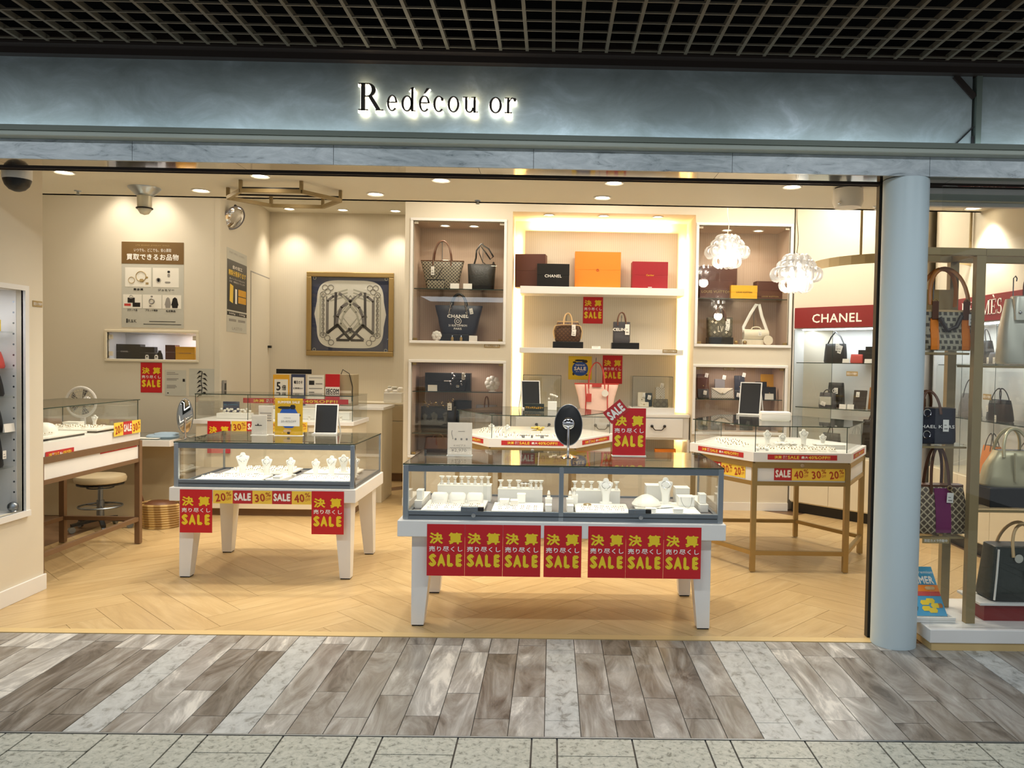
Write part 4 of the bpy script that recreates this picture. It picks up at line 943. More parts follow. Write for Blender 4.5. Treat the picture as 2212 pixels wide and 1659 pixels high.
# ================================================================ CEILING FITTINGS
t = thing('ceiling_frame', 'gold hexagonal bar frame hanging below the ceiling above the smaller table', 'ceiling frame', (-2.02, 5.94, ZC))
HV = [(-.42, 0), (-.22, -.27), (.21, -.27), (.41, .02), (.20, .29), (-.20, .28)]
for i in range(6):
    a, b = HV[i], HV[(i + 1) % 6]
    MB().bar((*a, -.075), (*b, -.075), .026, .026).build('bar', M['goldp'], t); B(a[0] - .011, a[0] + .011, a[1] - .011, a[1] + .011, -.065, -.0005).build('post', M['goldp'], t)
MB().bar((*HV[0], -.05), (*HV[3], -.05), .012, .012).build('cross_bar', M['black'], t); MB().bar((*HV[1], -.055), (*HV[2], -.055), .01).build('cross_bar', M['black'], t)
t = thing('dome_camera', 'white ceiling camera with a dark glass dome near the left return wall', 'camera', (-3.03, 4.5, 2.535)); MB().tube([(0, 0, .0005), (0, 0, ZC - 2.535)], .02, 12).build('drop_stem', M['white'], t)
MB().lathe([(.074, 0), (.073, -.06), (.07, -.066)], 28).build('housing', M['white'], t, True); MB().lathe([(.071, -.0665), (.069, -.075), (.06, -.10), (.04, -.122), (.016, -.132), (.001, -.133)], 24).build('dome', M['blackleather'], t, True)
t = thing('trumpet_camera', 'silver trumpet-shaped ceiling camera above the poster wall', 'camera', (-3.09, 6.0, ZC))
MB().lathe([(.115, 0), (.112, -.008), (.07, -.05), (.056, -.062)], 28).build('flared_mount', M['chrome'], t, True)
MB().lathe([(.052, -.0625), (.05, -.13), (.046, -.17), (.03, -.195), (.001, -.205)], 24).build('lens_barrel', M['silverl'], t, True); MB().torus((0, .0, -.155), .054, .006, 24, 6).build('collar', M['black'], t, True)
t = thing('ceiling_unit', 'round white projector housing on the ceiling left of the column', 'camera', (2.06, 5.55, ZC))
MB().lathe([(.10, -.012), (.104, -.10), (.09, -.14), (.001, -.142)], 28).build('housing', M['white'], t, True); MB().lathe([(.09, 0), (.09, -.0115)], 24).build('mount_ring', M['black'], t); MB().ball((-.085, -.07, -.12), .012, 8, 5).build('eye', M['silver'], t)
for px, py, l in ((168, 412, 'small sprinkler head beside the poster wall, on the ceiling'), (1032, 433, 'small sprinkler head above the black bag niche, on the ceiling'), (1893, 446, 'small sprinkler head beside the column, on the ceiling')):
    p = gp(px, py, ZC)
    t = thing('sprinkler_head', l, 'sprinkler', (p.x, min(p.y, 6.25), ZC)); MB().lathe([(.026, 0), (.024, -.006), (.008, -.008), (.008, -.022), (.016, -.024), (.016, -.027)], 14).build('head', M['chrome'], t, True)
u_ = A0 + (A1 - A0).normalized() * .33
t = thing('corner_mirror', 'tilted convex security mirror high on the slanting wall', 'mirror', (u_.x + .06, u_.y - .05, 2.93), .9)
t.rotation_euler = (.5, 0, 1.15)
MB().lathe([(.001, .035), (.06, .03), (.10, .016), (.125, 0)], 28).build('convex_glass', M['silver'], t, True); MB().torus((0, 0, 0), .127, .009, 28, 6).build('rim', M['grey'], t, True); MB().bar((0, .11, -.01), (0, .12, -.05), .02).build('bracket', M['black'], t)
for ch in kids(t): ch.rotation_euler.x = PI / 2
# pendant lamps of looped glass
RINGM = bpy.data.materials.new('ribbed_clear_glass'); RINGM.use_nodes = True; _nt = RINGM.node_tree; _nt.nodes.clear()
_o = nd(_nt, 'ShaderNodeOutputMaterial'); _tr = nd(_nt, 'ShaderNodeBsdfTransparent'); _tl = nd(_nt, 'ShaderNodeBsdfTranslucent'); _gl = nd(_nt, 'ShaderNodeBsdfGlossy', Roughness=.15); _a = nd(_nt, 'ShaderNodeMixShader'); _b = nd(_nt, 'ShaderNodeMixShader')
_a.inputs[0].default_value = .6; _b.inputs[0].default_value = .22
for a, b in ((_tr.outputs[0], _a.inputs[1]), (_tl.outputs[0], _a.inputs[2]), (_a.outputs[0], _b.inputs[1]), (_gl.outputs[0], _b.inputs[2]), (_b.outputs[0], _o.inputs[0])): _nt.links.new(a, b)
def pendant(x, y, zc, label, zt):
    t = thing('pendant_lamp', label, 'pendant lamp', (x, y, zc)); first = {}
    for rad, z, n, rr_ in ((.075, .125, 10, .040), (.115, .075, 14, .042), (.165, .01, 18, .046), (.085, -.075, 11, .050)):
        for k in range(n):
            a = 2 * PI * (k + .5 * (z < 0)) / n
            if rad not in first: first[rad] = MB().torus((0, 0, 0), rr_, .014, 14, 6, 'x').build('glass_ring', RINGM, t, True); o = first[rad]
            else: o = first[rad].copy(); C.objects.link(o)
            o.location = (rad * math.cos(a), rad * math.sin(a), z); o.rotation_euler = (0, 0, a + .9)
    MB().lathe([(.012, .19), (.03, .18), (.03, .15), (.012, .145)], 14).build('cap', M['silver'], t, True)
    MB().ball((0, 0, .0), (.085, .085, .085), 14, 10).build('bulb', M['bulb2'], t, True)
    pts = [(.012 * math.sin(k * .9) * (1 - k / 14), 0, .19 + (zt - zc - .19) * k / 14) for k in range(15)]
    MB().tube(pts, .004, 6).build('cord', M['ivory'], t, True)
    light('POINT', (x, y, zc - .16), 7, (1, .9, .74), .05)
pendant(pt(1571, 540, 7.45).x, 7.45, pt(1571, 548, 7.45).z, 'farther looped-glass pendant lamp, in front of the glazed bag niche', ZR)
pendant(pt(1720, 590, 6.5).x, 6.5, pt(1720, 596, 6.5).z, 'nearer looped-glass pendant lamp on a curling cord, beside the maroon signs', ZR)
t = thing('curved_rail', 'gold flat curved rail hanging on a rod before the right cabinets', 'ceiling frame', (2.95, 6.9, 2.37))
rg = []
for k in range(19):
    a = PI + PI * k / 18; rg.append([(.66 * math.cos(a), .66 * math.sin(a), -.038), (.66 * math.cos(a), .66 * math.sin(a), .038), (.652 * math.cos(a), .652 * math.sin(a), .038), (.652 * math.cos(a), .652 * math.sin(a), -.038)])
MB().loft(rg).build('curved_band', M['goldp'], t)
for a in (PI * 1.26, PI * 1.74): MB().tube([(.656 * math.cos(a), .656 * math.sin(a), .038), (.656 * math.cos(a), .656 * math.sin(a), ZR - 2.37)], .011, 8).build('rod', M['goldp'], t)

# ================================================================ THINGS STANDING ON THE SHOWCASES
def easel_mirror(loc, label, w, h, rz, lean=.22, m='white'):
    t = thing('easel_mirror', label, 'mirror', loc, rz); f = M[m]; L_ = math.sin(lean) * h; hh_ = math.cos(lean) * h
    q = MB(); q.M = Matrix.Rotation(-lean, 4, 'X'); q.box(-w / 2, w / 2, 0, .008, .012, .012 + h); q.build('dark_panel', M['black'], t)
    q = MB(); q.M = Matrix.Rotation(-lean, 4, 'X')
    for a in ((-w / 2 - .008, -w / 2, .002, h + .02), (w / 2, w / 2 + .008, .002, h + .02)): q.box(a[0], a[1], -.002, .012, a[2], a[3])
    q.box(-w / 2, w / 2, -.002, .012, h + .012, h + .02).box(-w / 2, w / 2, -.002, .012, .004, .012); q.build('frame', f, t)
    for s in (-1, 1):
        MB().bar((s * w * .52, L_ * .7 + .012, hh_ * .72), (s * w * .56, L_ + .075, .003), .008).build('back_leg', f, t); MB().bar((s * w * .5, .012, .01), (s * w * .5, -.045, .005), .008).build('front_foot', f, t)
    MB().bar((-w * .58, -.042, .006), (w * .58, -.042, .006), .01, .01).build('foot_bar', f, t)
    return t
def acrylic_stand(loc, label, w, h, sheet, name='sign_stand', rz=0, base=.05):
    t = thing(name, label, 'sign', loc, rz)
    B(-w / 2, w / 2, -.004, 0, .004, h).build('printed_sheet', M[sheet], t); B(-w / 2 - .003, w / 2 + .003, -base / 2, base / 2, 0, .004, .001).build('clear_foot', M['frost'], t)
    B(-w / 2 - .003, w / 2 + .003, -.0065, -.0045, .004, h + .003).build('clear_cover', M['glass'], t)
    return t
def oval_mirror(loc, label, rx, rz_, zc, backm, turn=0, stem=True):
    t = thing('oval_mirror', label, 'mirror', loc, turn)
    q = MB(); q.M = Matrix.Translation((0, 0, zc)) @ Matrix.Rotation(PI / 2, 4, 'X') @ Matrix.Diagonal((rx, rz_, 1, 1))
    q.lathe([(.96, .004), (1, 0), (1, -.008), (.96, -.012)], 40); q.build('oval_disc', M[backm], t, True)
    q = MB(); q.M = Matrix.Translation((0, 0, zc)) @ Matrix.Rotation(PI / 2, 4, 'X') @ Matrix.Diagonal((rx, rz_, 1, 1)); q.torus((0, 0, -.004), 1.0, .035, 40, 6, flat=.18); q.build('rim', M['chromed'], t, True)
    if stem:
        MB().lathe([(.001, .0), (.034, .001), (.036, .006), (.03, .012), (.001, .014)], 24, (0, 0, 0)).build('hub', M['silver'], t, True).matrix_local = Matrix.Translation((0, -.006, zc + .01)) @ Matrix.Rotation(PI / 2, 4, 'X')
    MB().tube([(0, -.022, zc - .01), (0, -.024, zc * .5), (0, -.018, .012)], .008, 10).build('stem', M['silver'], t, True)
    MB().lathe([(.068, 0), (.066, .005), (.03, .012), (.012, .02), (.001, .021)], 28).build('foot', M['silver'], t, True)
    return t
p = gp(1227, 989, ZFT); oval_mirror((p.x, p.y + .03, ZFT), 'black-backed oval table mirror on a chrome stem, on the front showcase', .083, .123, .195, 'black')
p = gp(1358, 985, ZFT); sale_poster((p.x, p.y, ZFT + .005), 'red sale poster standing on the front showcase', w=.205, h=.292); xx = p.x; yy = p.y
t = thing('poster_holder', 'clear foot holding the red poster on the front showcase', 'holder', (p.x, p.y, ZFT)); B(-.106, .106, -.03, .03, 0, .0048, .001).build('foot_plate', M['frost'], t); B(-.106, .106, .001, .003, .0048, .295).build('clear_back', M['glass'], t)
t = thing('sale_tag', 'small tilted red SALE card clipped to the standing poster', 'sign', (pt(1330, 889, yy).x, yy - .006, pt(1330, 889, yy).z)); t.rotation_euler.y = -.70
B(-.068, .068, -.001, 0, -.045, .045).build('card', M['red2'], t); MB().text('SALE', 0, 0, .112, .06, -.0016, bold=.06).build('lettering', M['inkw'], t)
p = gp(993, 984, ZFT); t = acrylic_stand((p.x, p.y, ZFT), 'white earring price sign standing on the front showcase', .147, .20, 'thinwhite')
MB().text('¥2,970', -.005, .032, .09, .022, -.007).text('K10ピアス', 0, .062, .07, .012, -.007, bold=.01).build('lettering', M['inkg'], t)
m = MB()
for k in range(9): m.ball((-.045 + .004 * math.cos(k * .5 + 2), -.0072, .15 - k * .006), (.003, .0006, .003), 6, 4)
m.box(-.01, .03, -.0075, -.007, .146, .149)
for x in (-.025, .01, .042): m.ball((x, -.0072, .10), (.006, .0006, .008), 8, 5)
m.build('logo_print', M['inkg'], t)
B(-.06, .065, -.0074, -.007, .046, .0485).build('fine_print', M['inkg'], t)
# on the smaller showcase
p = gp(624, 941, ZLT); t = acrylic_stand((p.x, p.y, ZLT), 'yellow summer sale sign with a white label on the smaller showcase', .20, .272, 'thinyel')
MB().text('SUMMER SALE', 0, .245, .16, .018, -.0072, bold=.04).build('lettering', M['inkw'], t)
MB().ball((-.0, -.0068, .135), (.07, .0006, .085), 20, 8).build('blue_print', M['blue'], t); MB().ball((-.03, -.0076, .205), (.05, .0006, .012), 12, 5).ball((.03, -.0076, .21), (.02, .0005, .02), 10, 5).ball((.08, -.0076, .15), (.008, .0005, .01), 8, 4).ball((.0, -.0076, .02), (.012, .0005, .012), 8, 4).build('dark_print', M['inkb'], t)
B(-.08, .08, -.0084, -.0078, .07, .165).build('label_sheet', M['inkw'], t); MB().text('20-40%OFF', 0, .105, .11, .014, -.0088, bold=.01).text('対象商品', -.01, .13, .05, .008, -.0088).build('print', M['inkg'], t); MB().ball((-.01, -.0072, .035), (.03, .0006, .014), 10, 5).build('shell_print', M['nat'], t)
p = gp(563, 940, ZLT); t = acrylic_stand((p.x + .02, p.y + .05, ZLT), 'taller white notice stand beside the yellow sign', .105, .215, 'thinwhite'); m = MB()
for z in (.10, .118, .136, .154): m.box(-.042, .042, -.0075, -.007, z, z + .009)
m.build('print', M['inkg'], t)
t = acrylic_stand((p.x - .005, p.y - .01, ZLT), 'shorter white jewel card holder before the taller notice', .11, .15, 'thinwhite'); MB().box(-.03, .02, -.0076, -.007, .07, .076).box(-.012, -.004, -.0076, -.007, .076, .085).build('print', M['inkb'], t)
p = gp(703, 938, ZLT); easel_mirror((p.x, p.y, ZLT), 'white framed dark easel mirror on the smaller showcase', .155, .21, 0.05)
# on the hexagonal vitrines
p = gp(1616, 897, 1.059); easel_mirror((p.x + .02, p.y + .05, 1.059), 'white framed dark easel mirror on the vitrine beside the column', .17, .27, -.45, .25)
p = gp(1678, 909, 1.059); t = thing('tray_box', 'blank white box lying on the vitrine beside the column', 'box', (p.x, p.y + .05, 1.059), -.06); B(-.115, .115, -.05, .05, 0, .07, .012).build('box_body', M['inkw'], t, True); B(-.116, .116, -.051, .051, .048, .05, .0006).build('lid_seam', M['ivory'], t)
p = gp(1147, 884, 1.059); easel_mirror((p.x, p.y + .08, 1.059), 'white framed dark easel mirror on the vitrine behind the front table', .16, .24, .25, .2)
p = gp(1154, 889, 1.059); t = thing('name_plate', 'dark green plate lettered in pale script before the easel mirror', 'sign', (p.x, p.y, 1.059)); B(-.085, .085, 0, .02, 0, .068, .002).build('plate', M['darkg'], t); MB().text('ブランドジュエリー', 0, .034, .155, .02, -.0008, bold=.03).build('lettering', M['boxyel'], t)
p = gp(1188, 886, 1.059); t = thing('jewel_stand', 'white cube with glass stems of jewels beside the dark green plate', 'display stand', (p.x + .02, p.y + .06, 1.059)); B(-.04, .04, -.04, .04, 0, .075, .003).build('cube', M['frost'], t)
for k in range(6):
    x, y, z = -.03 + .014 * k, .02 * math.cos(k * 2), .10 + .035 * ((k * 7) % 5) / 4 + .02 * (k % 2); MB().tube([(x * .7, y, .0755), (x, y, z)], .0015, 5).build('stem', M['silver'], t); MB().ball((x, y, z), .010, 8, 5).build('jewel', M['stone'], t, True)

# ================================================================ BAGS, BOXES AND SMALL GOODS
def span(a, b, py, y):
    p, q = pt(a, py, y), pt(b, py, y); return (p.x + q.x) / 2, q.x - p.x
def arc(hw, y, z0, z1, n=12, lean=0.0, pw=1.0):
    P = []
    for k in range(n + 1):
        a = PI * k / n; P.append((-hw * math.copysign(abs(math.cos(a)) ** pw, math.cos(a)), y + lean * math.sin(a), z0 + (z1 - z0) * math.sin(a) ** .8))
    return P
def price_tag(t, x, y, z, w=.03, h=.05, rz=0.0):
    o = B(-w / 2, w / 2, -.0015, .0, -h, 0, .0006).build('price_tag', M['inkw'], t, loc=(x, y, z)); o.rotation_euler.y = rz
    q = MB().box(-w * .3, w * .3, -.0021, -.0016, -h * .82, -h * .7).box(-w * .3, w * .1, -.0021, -.0016, -h * .5, -h * .42).build('print', M['inkg'], o)
def bag(name, label, loc, w0, w1, h, d, m, hm='blackleather', hh=.12, hs=.45, hr=.006, rz=0, cat='handbag', tags=(), e=5, d1=.55, mid=None, flat=.5, handles=2, trim=None, hz=.82, base=True):
    t = thing(name, label, cat, loc, rz); mm = M[m]
    wm = mid or (w0 + w1) / 2
    MB().sup([(0, w0 * .94, d * .94), (.012, w0, d), (h * .3, w0 + (wm - w0) * .6, d * .96), (h * .55, wm, d * .85), (h * .8, wm + (w1 - wm) * .6, d * (.85 + d1) / 2), (h * .985, w1, d * d1), (h, w1 * .99, d * d1 * .9)], 28, e).build('body', mm, t, True)
    MB().sup([(h + .0005, w1 * .95, d * d1 * .72), (h + .0012, w1 * .95, d * d1 * .72)], 28, e).build('opening', M['black'], t)
    if trim:
        MB().sup([(h - .008, w1 + .004, d * d1 + .004), (h + .003, w1 + .004, d * d1 + .004)], 28, e).build('top_trim', M[trim], t, True)
    for s in ((-1, 1) if handles == 2 else (-1,)) if handles else ():
        yh = s * d * (d1 + .12) / 2
        MB().tube(arc(hs * w1 / 2, yh, h * hz, h + hh, 16, -yh * .7), hr, 8, flat=flat).build('handle', M[hm], t, True)
    for q in tags: price_tag(t, *q)
    return t
def body_y(d, d1, h, z, k=1.0):
    S = [(0, .94 * d), (.012, d), (.3 * h, .96 * d), (.55 * h, .85 * d), (.8 * h, d * (.85 + d1) / 2), (.985 * h, d * d1), (h, d * d1 * .9)]
    for (a, p), (b, q) in zip(S, S[1:]):
        if z <= b: return -(p + (q - p) * (z - a) / (b - a)) / 2 * k
    return -S[-1][1] / 2
def front_strip(t, x0, x1, d, d1, h, za, zb, name, m, th=.004):
    rings = []
    for k in range(9):
        z = za + (zb - za) * k / 8; y = body_y(d, d1, h, z); rings.append([(x0, y - th, z), (x1, y - th, z), (x1, y + .004, z), (x0, y + .004, z)])
    return MB().loft(rings).build(name, M[m], t)
def carton(name, label, xa, xb, py, y, z, h, m, d=.16, txt=None, tm='inkw', tw=.5, tz=.4, rz=0, cat='box', lid=.5, serif_=False, dy=0):
    x, w = span(xa, xb, py, y); t = thing(name, label, cat, (x, y + dy, z), rz); w = abs(w)
    B(-w / 2 + .001, w / 2 - .001, 0, d, 0, h * lid).build('box_base', M[m], t); B(-w / 2, w / 2, -.001, d + .001, h * lid + .0008, h, .0012).build('lid', M[m], t)
    if txt: MB().text(txt, 0, h * tz, w * tw, None, -.0022, bold=.02).build('lettering', M[tm], t)
    return t
def mat_ok(): pass
Yn = 8.20
# ---- upper niche on the left: two bags over a glass shelf, a lettered tote below
z = SUL + .0005
x, w = span(908, 1001, 600, 8.26); z1 = pt(955, 563, 8.26).z
t = bag('woven_tote', 'large dark chevron-print tote with tall thin handles on the upper glass shelf', (x, 8.30, z), w * .70, w, z1 - z, .14, 'chevron', 'brownl', .21, .42, .007, tags=((-.09, -.085, .24, .035, .09),), e=6, trim='brownl')
t = bag('small_pouch', 'small chevron-print pouch with a flap leaning on the woven tote', (pt(942, 600, 8.19).x, 8.17, z), .18, .18, .10, .035, 'chevron', 'brownl', .0, .3, .004, handles=0, cat='pouch', trim='blackleather')
MB().tube([(-.0 + .01 * k, -.01, .10 + .012 * k * k ** .2) for k in range(8)], .005, 6).build('wrist_strap', M['blackleather'], t, True); MB().ball((0, -.022, .07), .006, 8, 5).build('snap', M['silver'], t)
x, w = span(1009, 1070, 600, 8.24); z1 = pt(1040, 570, 8.24).z
t = bag('hobo_bag', 'smooth black leather hobo bag with its strap tied up, beside the woven tote', (x, 8.28, z), w * .9, w, z1 - z, .13, 'blackleather', handles=0, e=3.5, d1=.4)
MB().tube([(-.09, 0, .24), (-.06, -.01, .34), (-.055, -.01, .42), (-.01, 0, .49), (.07, .0, .44), (.12, .0, .36), (.09, .0, .33), (.04, -.01, .40), (-.02, -.01, .475), (-.03, -.01, .40), (.01, .0, .3), (.07, 0, .26)], .009, 8, flat=.5).build('strap', M['blackleather'], t, True)
MB().ball((w * .42, 0, .27), (.015, .03, .04), 8, 6).build('corner_peak', M['blackleather'], t, True)
for px, l in ((982, 'white price card in front of the woven tote'), (1010, 'white price card in front of the black hobo bag')): price_card(pt(px, 615, 8.12).x, 8.12, z, l, .09, .06)
def hook(x, y, z, h, label):
    t = thing('bag_hanger', label, 'stand', (x, y, z)); MB().tube([(0, 0, .003), (0, 0, h - .01), (0, -.02, h), (0, -.035, h - .015), (0, -.03, h - .03)], .0035, 6).build('rod', M['chromed'], t, True); MB().lathe([(.04, 0), (.04, .003)], 16).build('foot', M['chromed'], t)
hook(pt(955, 530, 8.40).x, 8.42, z, .53, 'thin metal bag hanger behind the woven tote'); hook(pt(1043, 530, 8.40).x, 8.42, z, .52, 'thin metal bag hanger behind the black hobo bag')
z = NUL[2] + .0005
t = thing('display_riser', 'black block under the navy lettered tote', 'display stand', (pt(983, 725, 8.25).x, 8.16, z)); B(-.15, .15, 0, .20, 0, .07, .003).build('block', M['black'], t); B(-.151, .151, -.001, .201, .0705, .0735).build('pad', M['charcoal'], t)
x, w = span(939, 1042, 690, 8.24); zt = pt(990, 660, 8.24).z; zq = z + .0745
t = bag('lettered_tote', 'big dark navy canvas tote with white lettering and chain handles', (x, 8.27, zq), w * .72, w, zt - zq, .17, 'navyl', 'blackleather', .12, .32, .012, tags=((.13, -.075, .27, .035, .06, -.2),), e=5)
hB = zt - zq
MB().text('CHANEL', 0, hB * .62, .22, .035, -.0885, bold=.04).text('31 RUE CAMBON', 0, hB * .30, .19, .022, -.0885, bold=.02).text('PARIS', 0, hB * .19, .08, .022, -.0885, bold=.02).build('lettering', M['inkw'], t)
q = MB(); q.torus((0, -.088, hB * .45), .034, .003, 24, 5, 'y')
for s in (-1, 1): q.tube([(s * .006 + s * .014 * math.cos(a) - s * .004, -.0885, hB * .45 + .014 * math.sin(a)) for a in [math.radians(-130 + 260 * k / 12) + (0 if s > 0 else 0) for k in range(13)]] if s > 0 else [(-.002 - .014 * math.cos(a), -.0885, hB * .45 + .014 * math.sin(a)) for a in [math.radians(-130 + 260 * k / 12) for k in range(13)]], .0028, 5)
q.build('round_emblem', M['inkw'], t)
for s in (-1, 1):
    q = MB()
    for k in range(7): q.torus((s * .075 + s * .004 * k, -.075, hB * .98 - .022 * k + .02), .010, .0028, 8, 5, 'x' if k % 2 else 'y')
    q.build('chain', M['silver'], t)
def camellia(loc, r, label, m='inkw'):
    t = thing('cloth_flower', label, 'flower', loc); q = MB()
    for k in range(8): q.ball((.55 * r * math.cos(k * .785), -.2 * r, r + .55 * r * math.sin(k * .785)), (.42 * r, .2 * r, .42 * r), 8, 6)
    q.ball((0, -.35 * r, r), (.35 * r, .2 * r, .35 * r), 8, 6); q.build('petals', M[m], t, True); q = MB().lathe([(r * .5, 0), (r * .45, .004)], 14); q.build('backing', M['frost'], t)
camellia((pt(943, 725, 8.14).x, 8.16, z + .0), .055, 'white cloth camellia at the foot of the navy lettered tote')
for px in (977, 996):
    t = thing('perfume_bottle', ('left' if px < 990 else 'right') + ' little gold capped bottle before the black riser', 'bottle', (pt(px, 730, 8.12).x, 8.12, z), 0, 'two little gold bottles'); MB().sup([(0, .028, .02), (.035, .028, .02), (.044, .012, .012)], 12, 3).build('bottle_body', M['gold'], t, True); MB().lathe([(.007, .0445), (.007, .06)], 10).build('cap', M['silver'], t)
price_card(pt(1022, 730, 8.11).x, 8.11, z, 'white price card at the right of the two little gold bottles', .085, .06)
# lower niche on the left
z = SLL + .0005
carton('gift_box', 'long black gift box with small white lettering on the lower glass shelf', 918, 1016, 830, 8.24, z, .185, 'black', .14, 'CHANEL', tw=.16, tz=.55)
t = bag('chain_wallet', 'black chain wallet leaning on the long black gift box', (pt(988, 832, 8.16).x, 8.19, z), .16, .16, .135, .03, 'blackleather', handles=0, cat='wallet', tags=((.06, -.02, .19, .035, .07),), e=7, d1=.9)
for s in (-1, 1):
    q = MB()
    for k in range(9): q.torus((s * .055 + .02 * math.sin(k * .7), -.02, .18 - .014 * k), .008, .0022, 8, 4, 'x' if k % 2 else 'y')
    q.build('chain', M['silver'], t)
MB().torus((-.005, -.019, .05), .010, .003, 14, 5, 'y').torus((.007, -.019, .05), .010, .003, 14, 5, 'y').build('clasp', M['silver'], t)
price_card(pt(934, 842, 8.10).x, 8.10, z, 'white price card before the long black gift box', .095, .062)
camellia((pt(1063, 835, 8.2).x, 8.26, z), .085, 'large white cloth camellia on the lower glass shelf', 'frost')
z = SLL2 + .0005
x, w = span(909, 985, 920, 8.24)
t = bag('quilted_bag', 'square black shoulder bag with bunched chain in the lower niche', (x, 8.27, z), w, w, .26, .13, 'blackleather', handles=0, tags=((.12, -.07, .30, .045, .075),), e=6)
q = MB()
for k in range(26): q.torus((-w * .45 + .0125 * k, -.02 + .02 * math.sin(k), .275 + .028 * math.sin(k * 1.3) + (.03 if k > 20 else 0)), .011, .003, 8, 4, ('x', 'y', 'z')[k % 3])
q.build('chain', M['gold'], t)
carton('gift_box', 'black picture-lidded box behind the square shoulder bag', 980, 1017, 900, 8.36, z, .32, 'black', .08)
t = bag('small_pouch', 'grey clutch hanging behind in the lower niche', (pt(1050, 920, 8.3).x, 8.33, z), .26, .22, .28, .05, 'grey', 'brownl', .09, .2, .006, cat='handbag')
z = NLL[2] + .0005
bag('small_pouch', 'dark brown bag at the bottom of the lower left niche', (pt(945, 975, 8.2).x, 8.25, z), .30, .26, .16, .1, 'brownl', 'brownl', .03)
# ---- glowing niche, top shelf
z = S1 + .0005
carton('gift_box', 'tall dark brown cube box at the left end of the glowing top shelf', 1112, 1178, 580, 8.245, z, .345, 'boxbrown', .15, rz=-.12)
carton('gift_box', 'black box with white lettering on the glowing top shelf', 1160, 1230, 592, 8.11, z, .232, 'black', .10, 'CHANEL', tw=.52, tz=.46)
t = carton('gift_box', 'large bright orange square box on the glowing top shelf', 1242, 1341, 580, 8.20, z, .375, 'orange', .16)
MB().torus((-.004, -.0025, .185), .012, .0016, 14, 4, 'y').box(-.01, .016, -.0035, -.002, .175, .178).ball((.0, -.0025, .192), (.01, .001, .006), 8, 4).build('small_emblem', M['inkr'], t)
t = carton('gift_box', 'dark red box with fine pale script on the glowing top shelf', 1366, 1443, 590, 8.18, z, .28, 'boxred', .16, 'Cartier', 'boxyel', .22, .5)
MB().box(-.02, .02, -.003, -.002, .012, .018).build('foot_print', M['inkw'], t)
z = S2 + .0005
def plinth(xa, xb, y, z, label, h=.065, d=.15, m='black'):
    x, w = span(xa, xb, 740, y); t = thing('display_riser', label, 'display stand', (x, y, z)); B(-w / 2, w / 2, 0, d, 0, h, .002).build('block', M[m], t); B(-w / 2 + .004, w / 2 - .004, .004, d - .004, h + .0003, h + .0015).build('pad', M['charcoal' if m == 'black' else 'tray'], t)
plinth(1194, 1260, 8.14, z, 'black block under the brown monogram bowling bag')
x, w = span(1196, 1257, 712, 8.16)
t = bag('bowling_bag', 'brown monogram bowling bag with pale trim and round handles', (x, 8.21, z + .067), w * .9, w * .74, .21, .13, 'mono', 'nat', .085, .40, .008, tags=((.06, -.075, .175, .04, .06),), e=3.2, mid=w, d1=.5, trim='nat', flat=1)
price_tag(t, .065, -.078, .125, .045, .065, .1)
for s in (-1, 1): MB().tube([(s * w * .46, -.04, .16), (s * w * .52, -.045, .10), (s * w * .47, -.05, .03)], .005, 6).build('side_strap', M['nat'], t, True)
MB().tube(arc(w * .46, -.062, .155, .175, 12), .005, 6).build('piping', M['nat'], t, True)
plinth(1322, 1381, 8.14, z, 'black block under the small grey tote')
x, w = span(1325, 1362, 712, 8.16)
t = bag('small_tote', 'small upright charcoal canvas tote with white lettering on a black block', (x, 8.21, z + .067), w, w * .98, .215, .09, 'charcoal', 'brownl', .10, .5, .006, e=7, d1=.9, tags=((.055, -.05, .19, .045, .11),))
MB().text('CELINE', -.018, .135, .15, .032, -.0475, bold=.05).build('lettering', M['inkw'], t)
hook(pt(1343, 680, 8.36).x, 8.38, z, .36, 'metal bag hanger behind the small grey tote'); hook(pt(1224, 680, 8.36).x, 8.38, z, .36, 'metal bag hanger behind the bowling bag')
t = price_card(pt(1288, 748, 8.12).x, 8.12, z, 'blank white card lying between the two bags on the middle shelf', .09, .025)
YN_ = ND - .0315
sale_poster((pt(1281, 668, YN_).x, YN_, pt(1281, 699, YN_).z), 'red sale poster on the back of the glowing niche, above the middle shelf', w=.212, h=.298)
sale_poster((pt(1323, 798, YN_).x, YN_, pt(1323, 829, YN_).z), 'red sale poster on the back of the glowing niche, below the middle shelf', w=.212, h=.303)
t = thing('summer_poster', 'yellow square poster with a blue splash in the glowing niche', 'poster', (pt(1253, 800, YN_).x, YN_, pt(1253, 820, YN_).z)); B(-.125, .125, -.0012, 0, 0, .25).build('sheet', M['yel'], t)
MB().sup([(0, .17, .15), (.0006, .17, .15)], 24, 2.3).build('splash', M['blue'], t).matrix_local = Matrix.Translation((0, -.0018, .115)) @ Matrix.Rotation(PI / 2, 4, 'X')
MB().text('SALE', 0, .118, .13, .04, -.003, bold=.06).text('PREMIUM', 0, .155, .10, .016, -.003, bold=.03).text('8/1-8/31', 0, .085, .09, .01, -.003, bold=.02).build('lettering', M['inkw'], t)
q = MB()
for a, b, c, d in ((-.0, .205, .06, .012), (-.06, .185, .02, .01), (.05, .195, .03, .02), (-.07, .06, .012, .018), (.07, .05, .012, .01)): q.ball((a, -.002, b), (c, .0008, d), 12, 5)
q.build('dark_print', M['inkb'], t)
camera_plate((pt(1447, 758, YB + .098).x, YB + .0995, pt(1447, 762, YB + .098).z), 'small brown camera notice on the end of the middle shelf edge', .15, .033)
camera_plate((pt(1063, 747, YB - .002).x, YB - .0005, pt(1063, 751, YB).z), 'small brown camera notice between the two left niches', .16, .036)
